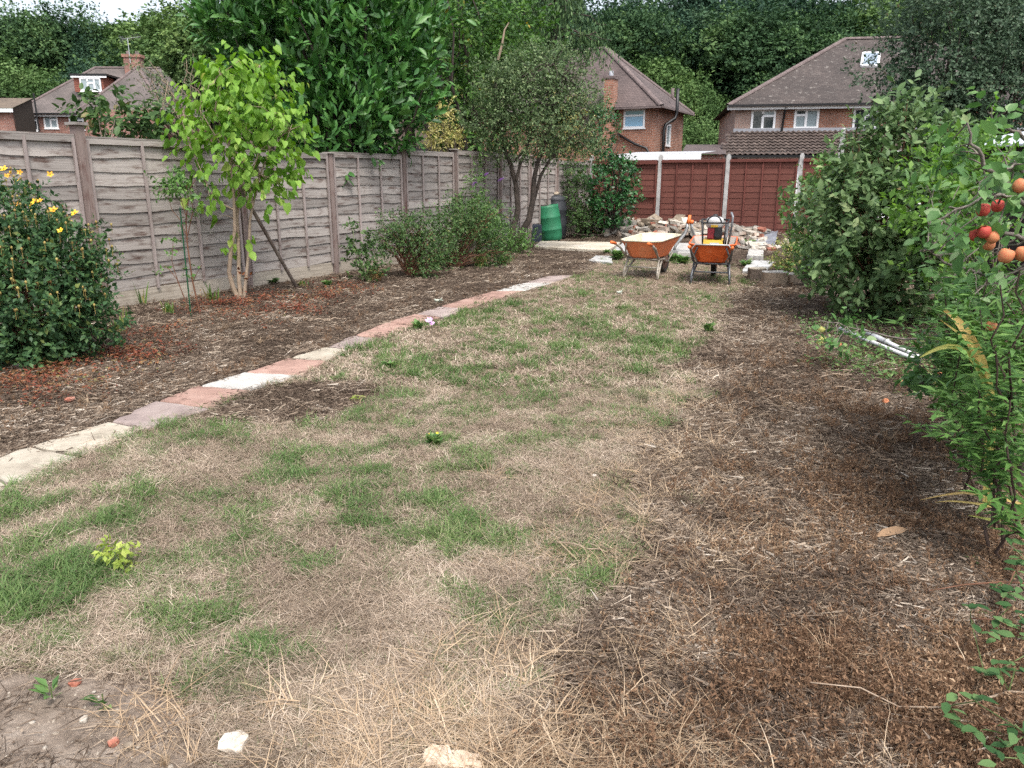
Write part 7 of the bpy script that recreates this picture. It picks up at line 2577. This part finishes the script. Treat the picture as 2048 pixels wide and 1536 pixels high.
def dead_weed(r):
    """small rusty dead weed: thin stalks with curled flakes"""
    V, F, T = [], [], []
    k0 = 0
    for k in range(9):
        a, el = r.uniform(0, 6.28), r.uniform(.7, 1.5)
        d = np.array([math.cos(a) * math.cos(el), math.sin(a) * math.cos(el), math.sin(el)])
        L = r.uniform(.03, .09)
        s = np.array([-math.sin(a), math.cos(a), 0]) * .0012
        V += [-s, s, d * L]
        F.append((k0, k0 + 1, k0 + 2))
        T += [.2] * 3
        k0 += 3
        for j in range(5):
            c_ = d * L * r.uniform(.25, 1)
            D_, N_ = unit(d * .4 + r.normal(0, .7, 3)), unit(r.normal(0, 1, 3))
            X, Y, Z = leaf_frames(D_[None], N_[None])
            q = r.uniform(.007, .016)
            V += [c_, c_ + (X[0] * .5 + Y[0] * .3) * q, c_ + X[0] * q + Z[0] * q * .3]
            F.append((k0, k0 + 1, k0 + 2))
            T += [r.random()] * 3
            k0 += 3
    return np.array(V), np.array(F), np.array(T)


def litter(r, n=24, R_=.1):
    """flat scatter of bark chips, leaf flakes and short stalks"""
    V, F, T = [], [], []
    k0 = 0
    for k in range(n):
        c_ = np.array([r.normal(0, R_ * .6), r.normal(0, R_ * .6), r.uniform(.003, .02)])
        a = r.uniform(0, 6.28)
        l, w = (r.uniform(.025, .1), r.uniform(.001, .0026)) if r.random() < .8 else (r.uniform(.007, .018), r.uniform(.004, .009))
        d = np.array([math.cos(a), math.sin(a), r.normal(0, .15)])
        s = np.array([-math.sin(a), math.cos(a), r.normal(0, .3)])
        V += [c_ - d * l / 2 - s * w / 2, c_ + d * l / 2 - s * w / 2, c_ + d * l / 2 + s * w / 2, c_ - d * l / 2 + s * w / 2]
        V[-2] = V[-2] + np.array([0, 0, r.uniform(0, .008)])
        F.append((k0, k0 + 1, k0 + 2, k0 + 3))
        T += [r.random()] * 4
        k0 += 4
    return np.array(V), np.array(F), np.array(T)


def leafmat_cover(r, n=16, R_=.09):
    """low creeping ground cover"""
    V, F, T = [], [], []
    P = np.c_[r.normal(0, R_ * .6, (n, 2)), r.uniform(.01, .05, n)]
    a = r.uniform(0, 6.28, n)
    D = np.c_[np.cos(a), np.sin(a), r.normal(.2, .3, n)]
    V, F, k = leaves_geo('quad', P, unit(D), unit(np.array([0, 0, 1]) + r.normal(0, .3, (n, 3))), r.uniform(.012, .03, n))
    return V, F, np.repeat(r.random(n), k)


M_GGREEN = leaf_mat('green_grass', [(0, (.05, .1, .028)), (.45, (.1, .175, .052)), (.8, (.175, .24, .085)), (1, (.33, .31, .18))], .55, .3, .3, True)
M_GDRY = leaf_mat('dry_grass', [(0, (.1, .074, .052)), (.3, (.24, .185, .135)), (.6, (.4, .32, .245)), (.85, (.56, .47, .375)), (1, (.68, .6, .5))], .75, .2, .2, True)
M_GSTRAW = leaf_mat('long_straw', [(0, (.22, .14, .085)), (.4, (.38, .275, .175)), (.75, (.52, .405, .28)), (1, (.64, .54, .41))], .65, .2, .3, True)
M_GRUST = leaf_mat('rusty_weed', [(0, (.075, .045, .03)), (.45, (.18, .108, .066)), (.8, (.32, .21, .13)), (1, (.48, .36, .24))], .85, .15, .1, True)
M_GLIT = leaf_mat('bed_litter', [(0, (.035, .025, .019)), (.35, (.1, .073, .055)), (.6, (.21, .16, .12)), (.8, (.4, .325, .25)), (1, (.7, .63, .54))], .85, .1, .1, True)
M_GRED = leaf_mat('red_creeper', [(0, (.1, .025, .017)), (.45, (.2, .058, .035)), (.7, (.25, .12, .06)), (1, (.17, .2, .07))], .7, .2, .2, True)
M_GPEB = noise_mat('gravel_pebble', [(.3, (.24, .18, .13)), (.5, (.42, .36, .29)), (.7, (.62, .58, .52))], 20, .85, .2, vary=.35)

r_ = cr
SRC = {
    'green': [source('grass_source', *blade_tuft(10, .058, .0034, .04, .3, 1.1, r_, 3), M_GGREEN) for _ in range(7)],
    'greenfar': [source('grass_source', *blade_tuft(14, .062, .0055, .045, .15, .9, r_, 2), M_GGREEN) for _ in range(4)],
    'dry': [source('grass_source', *(blade_tuft(34, .026, .0018, .055, .5, .4, r_, 1) if k % 2 else blade_tuft(26, .055, .0021, .055, .84, .5, r_, 2)), M_GDRY) for k in range(10)],
    'dryfar': [source('grass_source', *blade_tuft(16, .065, .0055, .06, .7, .8, r_, 2), M_GDRY) for _ in range(4)],
    'straw': [source('straw_source', *blade_tuft(11, .17, .0036, .06, .86, .6, r_, 4), M_GSTRAW) for _ in range(6)],
    'tuft': [source('straw_source', *blade_tuft(34, .13, .0026, .02, .35, .8, r_, 4), M_GSTRAW) for _ in range(4)],
    'rust': [source('weed_source', *dead_weed(r_), M_GRUST) for _ in range(7)],
    'litter': [source('litter_source', *litter(r_), M_GLIT) for _ in range(8)],
    'red': [source('creeper_source', *leafmat_cover(r_), M_GRED) for _ in range(5)],
    'dark': [source('grass_source', *blade_tuft(30, .1, .003, .03, .45, 1.2, r_, 4), leaf_mat('olive_grass', [(0, (.05, .065, .03)), (.5, (.1, .12, .055)), (1, (.25, .22, .12))], .6, .2, .3, True)) for _ in range(3)],
    'pebble': [source('pebble_source', *(lambda m: (np.concatenate(m.V), np.array(m.F3), np.zeros(m.n)))(rock(MB(), (0, 0, .3), 1, r_, .7, 0)), M_GPEB) for _ in range(4)],
}


def scatter(name, label, cat, P, scl, src, r, tilt=.12):
    """one uncountable cover: points carrying rotation, size and which source mesh to use, instanced by geometry nodes"""
    n = len(P)
    me = bpy.data.meshes.new(name)
    me.vertices.add(n)
    me.vertices.foreach_set('co', np.ascontiguousarray(P, np.float32).ravel())
    a = me.attributes.new('rot', 'FLOAT_VECTOR', 'POINT')
    a.data.foreach_set('vector', np.c_[r.normal(0, tilt, (n, 2)), r.uniform(0, 2 * PI, n)].astype(np.float32).ravel())
    a = me.attributes.new('scl', 'FLOAT', 'POINT')
    a.data.foreach_set('value', np.asarray(scl, np.float32))
    a = me.attributes.new('var', 'FLOAT', 'POINT')
    a.data.foreach_set('value', np.clip(.6 * r.random(n) + .4 * smooth(.3, .7, fbm(P[:, 0] * 3.1, P[:, 1] * 3.1, 311)), 0, 1).astype(np.float32))
    a = me.attributes.new('pick', 'INT', 'POINT')
    a.data.foreach_set('value', r.integers(0, len(src), n).astype(np.int32))
    c = bpy.data.collections.new(name + '_pieces')
    for o in src:
        c.objects.link(o)
    ng = bpy.data.node_groups.new(name, 'GeometryNodeTree')
    ng.interface.new_socket('Geometry', in_out='INPUT', socket_type='NodeSocketGeometry')
    ng.interface.new_socket('Geometry', in_out='OUTPUT', socket_type='NodeSocketGeometry')
    N, L = ng.nodes, ng.links
    gi, go = N.new('NodeGroupInput'), N.new('NodeGroupOutput')
    iop = N.new('GeometryNodeInstanceOnPoints')
    ci = N.new('GeometryNodeCollectionInfo')
    ci.inputs['Collection'].default_value = c
    ci.inputs['Separate Children'].default_value = True
    ci.inputs['Reset Children'].default_value = True

    def na(nm, ty):
        q = N.new('GeometryNodeInputNamedAttribute')
        q.data_type = ty
        q.inputs['Name'].default_value = nm
        return q.outputs['Attribute']
    L.new(gi.outputs[0], iop.inputs['Points'])
    L.new(ci.outputs[0], iop.inputs['Instance'])
    iop.inputs['Pick Instance'].default_value = True
    L.new(na('pick', 'INT'), iop.inputs['Instance Index'])
    e2r = N.new('FunctionNodeEulerToRotation')
    L.new(na('rot', 'FLOAT_VECTOR'), e2r.inputs[0])
    L.new(e2r.outputs[0], iop.inputs['Rotation'])
    L.new(na('scl', 'FLOAT'), iop.inputs['Scale'])
    rl = N.new('GeometryNodeRealizeInstances')
    L.new(iop.outputs[0], rl.inputs[0])
    L.new(rl.outputs[0], go.inputs[0])
    o = link(name, me)
    md = o.modifiers.new('cover', 'NODES')
    md.node_group = ng
    return tag(o, label, cat, None, 'stuff')


def field(n, r, y0=1.2, y1=19.5, power=1.6, xr=1.25):
    """candidate points, denser towards the near end"""
    u = r.random(n)
    k = 1 - power
    y = (y0 ** k + (y1 ** k - y0 ** k) * u) ** (1 / k)
    x = r.uniform(-1, 1, n) * (y * .72 + .5) * xr
    return x, y


def inside(x, y):
    """inside the garden, off the path, pad and objects"""
    d = (x - FA[0]) * FNRM[0] + (y - FA[1]) * FNRM[1]
    jit_ = np.where(dist_line(x, y, pathR) < dist_line(x, y, pathL), dist_line(x, y, pathR), dist_line(x, y, pathL))
    ok = (d > .06) & (back_dist(x, y) > .15) & ~(inpoly(x, y, PATHPOLY) & (jit_ > .05 * vnoise(x * 6, y * 6, 15)))
    pp = [tuple(q[:2]) for q in (G(1068, 492, zt), G(1215, 500, zt), G(1430, 506, zt), G(1440, 486, zt), G(1080, 482, zt))]
    return ok & ~inpoly(x, y, pp)


def put(x, y, lift=0.0):
    return np.c_[x, y, gz(x, y) + lift]


def straw_zone(x, y):
    return np.exp(-(dist_line(x, y, SIDE_AXIS[2:]) / .32) ** 2) * smooth(7.5, 5.0, y)


# green grass
x, y = field(230000, cr)
ok = inside(x, y) & in_lawn(x, y)
g = greenness(x, y)
keep = ok & (cr.random(len(x)) < np.clip(g * 1.1 + .06, 0, .6))
x, y, g = x[keep], y[keep], g[keep]
nr = y < 5.5
s = np.clip(.55 + .7 * g, .5, 1.5)
scatter('green_grass', 'short green grass surviving in patches of the dry lawn', 'grass', put(x[nr], y[nr]), s[nr] * cr.uniform(.7, 1.25, nr.sum()), SRC['green'], cr)
scatter('green_grass', 'short green grass of the far half of the lawn', 'grass', put(x[~nr], y[~nr]), s[~nr] * cr.uniform(.7, 1.25, (~nr).sum()), SRC['greenfar'], cr)
# dry thatch
x, y = field(170000, cr)
tr_z = np.exp(-(dist_line(x, y, SIDE_AXIS) / .45) ** 2) * smooth(.35, .6, fbm(x * 3, y * 3, 66)) * (x > -1)
ok = inside(x, y) & (in_lawn(x, y) | (cr.random(len(x)) < .6 * tr_z))
keep = ok & (cr.random(len(x)) < (.95 - .3 * np.clip(greenness(x, y), 0, 1)) * (.45 + .55 * smooth(.3, .55, fbm(x * 4, y * 4, 67))))
x, y = x[keep], y[keep]
nr = y < 5.5
scatter('dry_grass', 'dry straw coloured grass of the near lawn', 'grass', put(x[nr], y[nr]), cr.uniform(.7, 1.4, nr.sum()), SRC['dry'], cr, .15)
scatter('dry_grass', 'dry straw coloured grass of the far lawn', 'grass', put(x[~nr], y[~nr]), cr.uniform(.7, 1.3, (~nr).sum()), SRC['dryfar'], cr, .15)
# long straw along the right edge of the lawn, thinning into the bed
x, y = field(60000, cr, 1.2, 9, 1.8)
z = straw_zone(x, y)
nearb = np.exp(-((y - 1.9) / .7) ** 2) * smooth(-.9, -.1, x) * smooth(1.6, .6, x)
keep = inside(x, y) & (cr.random(len(x)) < np.clip(.42 * z + .3 * nearb + (.03 + .2 * np.exp(-(dist_line(x, y, SIDE_AXIS) / .55) ** 2)) * smooth(7, 3, y) * ~in_lawn(x, y), 0, 1) * smooth(.35, .6, fbm(x * 2.5, y * 2.5, 61)))
scatter('long_straw', 'long pale straw lying along the right edge of the lawn', 'straw', put(x[keep], y[keep]), cr.uniform(.45, 1.15, keep.sum()), SRC['straw'], cr, .2)
# upright dry tufts
pts = [(1660, 1320, 1.2), (1340, 1000, 1.3), (1290, 1040, 1.2), (1230, 1180, 1.0), (1180, 1010, .8), (390, 1520, 1.1), (330, 1530, 1.0), (1060, 1340, .9), (920, 1420, .9), (1000, 1290, .8), (1120, 1240, .9), (1780, 890, 1.2), (1570, 820, 1.0), (1460, 830, 1.2), (1500, 790, 1.2), (1640, 800, 1.0), (1590, 900, 1.0), (1700, 830, 1.0), (1420, 740, 1.3), (450, 660, 1.6), (180, 810, 1.2), (520, 690, 1.0), (1430, 900, 1.1), (1380, 870, 1.1), (1680, 760, 1.3), (820, 1500, .8), (860, 1290, .8), (640, 1480, .7)]
Pt = np.array([G(a, b) for a, b, _ in pts])
scatter('dry_tuft', 'upright tufts of dry straw grass along the beds', 'grass', put(Pt[:, 0], Pt[:, 1]), np.array([c for *_, c in pts]), SRC['tuft'], cr, .25)
dk = [(440, 1360, 1.3), (480, 1390, 1.2), (410, 1340, 1.0), (520, 1410, .9), (200, 1330, .9), (260, 1320, 1.0), (330, 1250, .9), (835, 830, 1.2), (1390, 1010, .9), (1280, 800, 1.3), (1230, 790, 1.2), (130, 1310, .8), (560, 1350, .7), (630, 1390, .7)]
Pt = np.array([G(a, b) for a, b, _ in dk])
Pt = np.repeat(Pt, 5, 0) + np.c_[cr.normal(0, .045, (len(dk) * 5, 2)), np.zeros(len(dk) * 5)]
scatter('olive_tuft', 'dark olive grass tufts at the lower edge of the lawn', 'grass', put(Pt[:, 0], Pt[:, 1]), np.repeat([c for *_, c in dk], 5) * cr.uniform(.6, 1, len(Pt)), SRC['dark'], cr, .3)
# rusty dead weeds of the right bed
x, y = field(70000, cr, 1.2, 12, 1.7)
bedR = inside(x, y) & ~in_lawn(x, y) & (x > np.interp(y, [p[1] for p in SIDE_AXIS[::-1]], [p[0] for p in SIDE_AXIS[::-1]]) - .35)
dens = (.18 + .7 * smooth(.42, .68, fbm(x * 2.4, y * 2.4, 71))) * smooth(12, 8, y) * smooth(0, .5, dist_line(x, y, SIDE_AXIS))
keep = bedR & (cr.random(len(x)) < dens * .8)
scatter('rusty_weeds', 'rusty brown dead weeds covering the right bed', 'weeds', put(x[keep], y[keep]), cr.uniform(.55, 1.35, keep.sum()), SRC['rust'], cr, .2)
# litter on both beds
x, y = field(90000, cr, 1.2, 19.5, 1.5)
keep = inside(x, y) & ~in_lawn(x, y) & ~inpoly(x, y, SOIL_NEAR) & (cr.random(len(x)) < .75)
scatter('bed_litter', 'brown bark, stalk and leaf litter covering the beds', 'litter', put(x[keep], y[keep]), cr.uniform(.6, 1.5, keep.sum()) * np.clip(.7 + y[keep] * .04, .7, 1.3), SRC['litter'], cr, .1)
x, y = field(6000, cr, 1.3, 3.2, 1.2)
keep = inpoly(x, y, SOIL_NEAR) & (cr.random(len(x)) < .16)
scatter('soil_litter', 'sparse dry bits on the bare soil lower left', 'litter', put(x[keep], y[keep]), cr.uniform(.3, .8, keep.sum()), SRC['litter'] , cr, .1)
# brown weeds of the left bed, and the red creeper below the tree and the shrub
x, y = field(26000, cr, 3, 16, 1.2)
bedL = inside(x, y) & ~in_lawn(x, y) & (x < np.interp(y, pathL[:, 1], pathL[:, 0]) - .02)
keep = bedL & (cr.random(len(x)) < .4 * smooth(.4, .7, fbm(x * 1.8, y * 1.8, 81)))
scatter('brown_weeds', 'low brown dead weeds scattered over the left bed', 'weeds', put(x[keep], y[keep]), cr.uniform(.5, 1.2, keep.sum()), SRC['rust'], cr, .2)
x, y = field(40000, cr, 4, 13, 1.02)
rd = 0
for px, py, R_ in ((520, 605, .7), (600, 595, .6), (230, 720, .45), (300, 660, .4), (150, 750, .5), (440, 612, .5), (660, 580, .5), (560, 620, .5)):
    q = G(px, py)
    rd = np.maximum(rd, np.exp(-(((x - q[0]) / R_) ** 2 + ((y - q[1]) / (R_ * 1.2)) ** 2) * 1.4))
bedL = inside(x, y) & (x < np.interp(y, pathL[:, 1], pathL[:, 0]) - .05)
keep = bedL & (cr.random(len(x)) < rd * .85 * smooth(.3, .55, fbm(x * 3, y * 3, 91)))
scatter('red_creeper', 'low red and brown creeper on the soil below the fence', 'ground cover', put(x[keep], y[keep]), cr.uniform(.7, 1.6, keep.sum()), SRC['red'], cr, .15)
# pebbles
x, y = field(26000, cr, 1.25, 18, 1.7)
inl = in_lawn(x, y)
soil = inpoly(x, y, SOIL_NEAR)
keep = inside(x, y) & (cr.random(len(x)) < np.where(soil, .3, np.where(inl, .015, .3)))
sz = np.clip(cr.lognormal(-5.25, .55, keep.sum()), .002, .018) * np.clip(.8 + y[keep] * .06, .8, 1.8)
scatter('pebbles', 'small pale pebbles strewn over the soil', 'pebbles', put(x[keep], y[keep]), sz, SRC['pebble'], cr, .6)
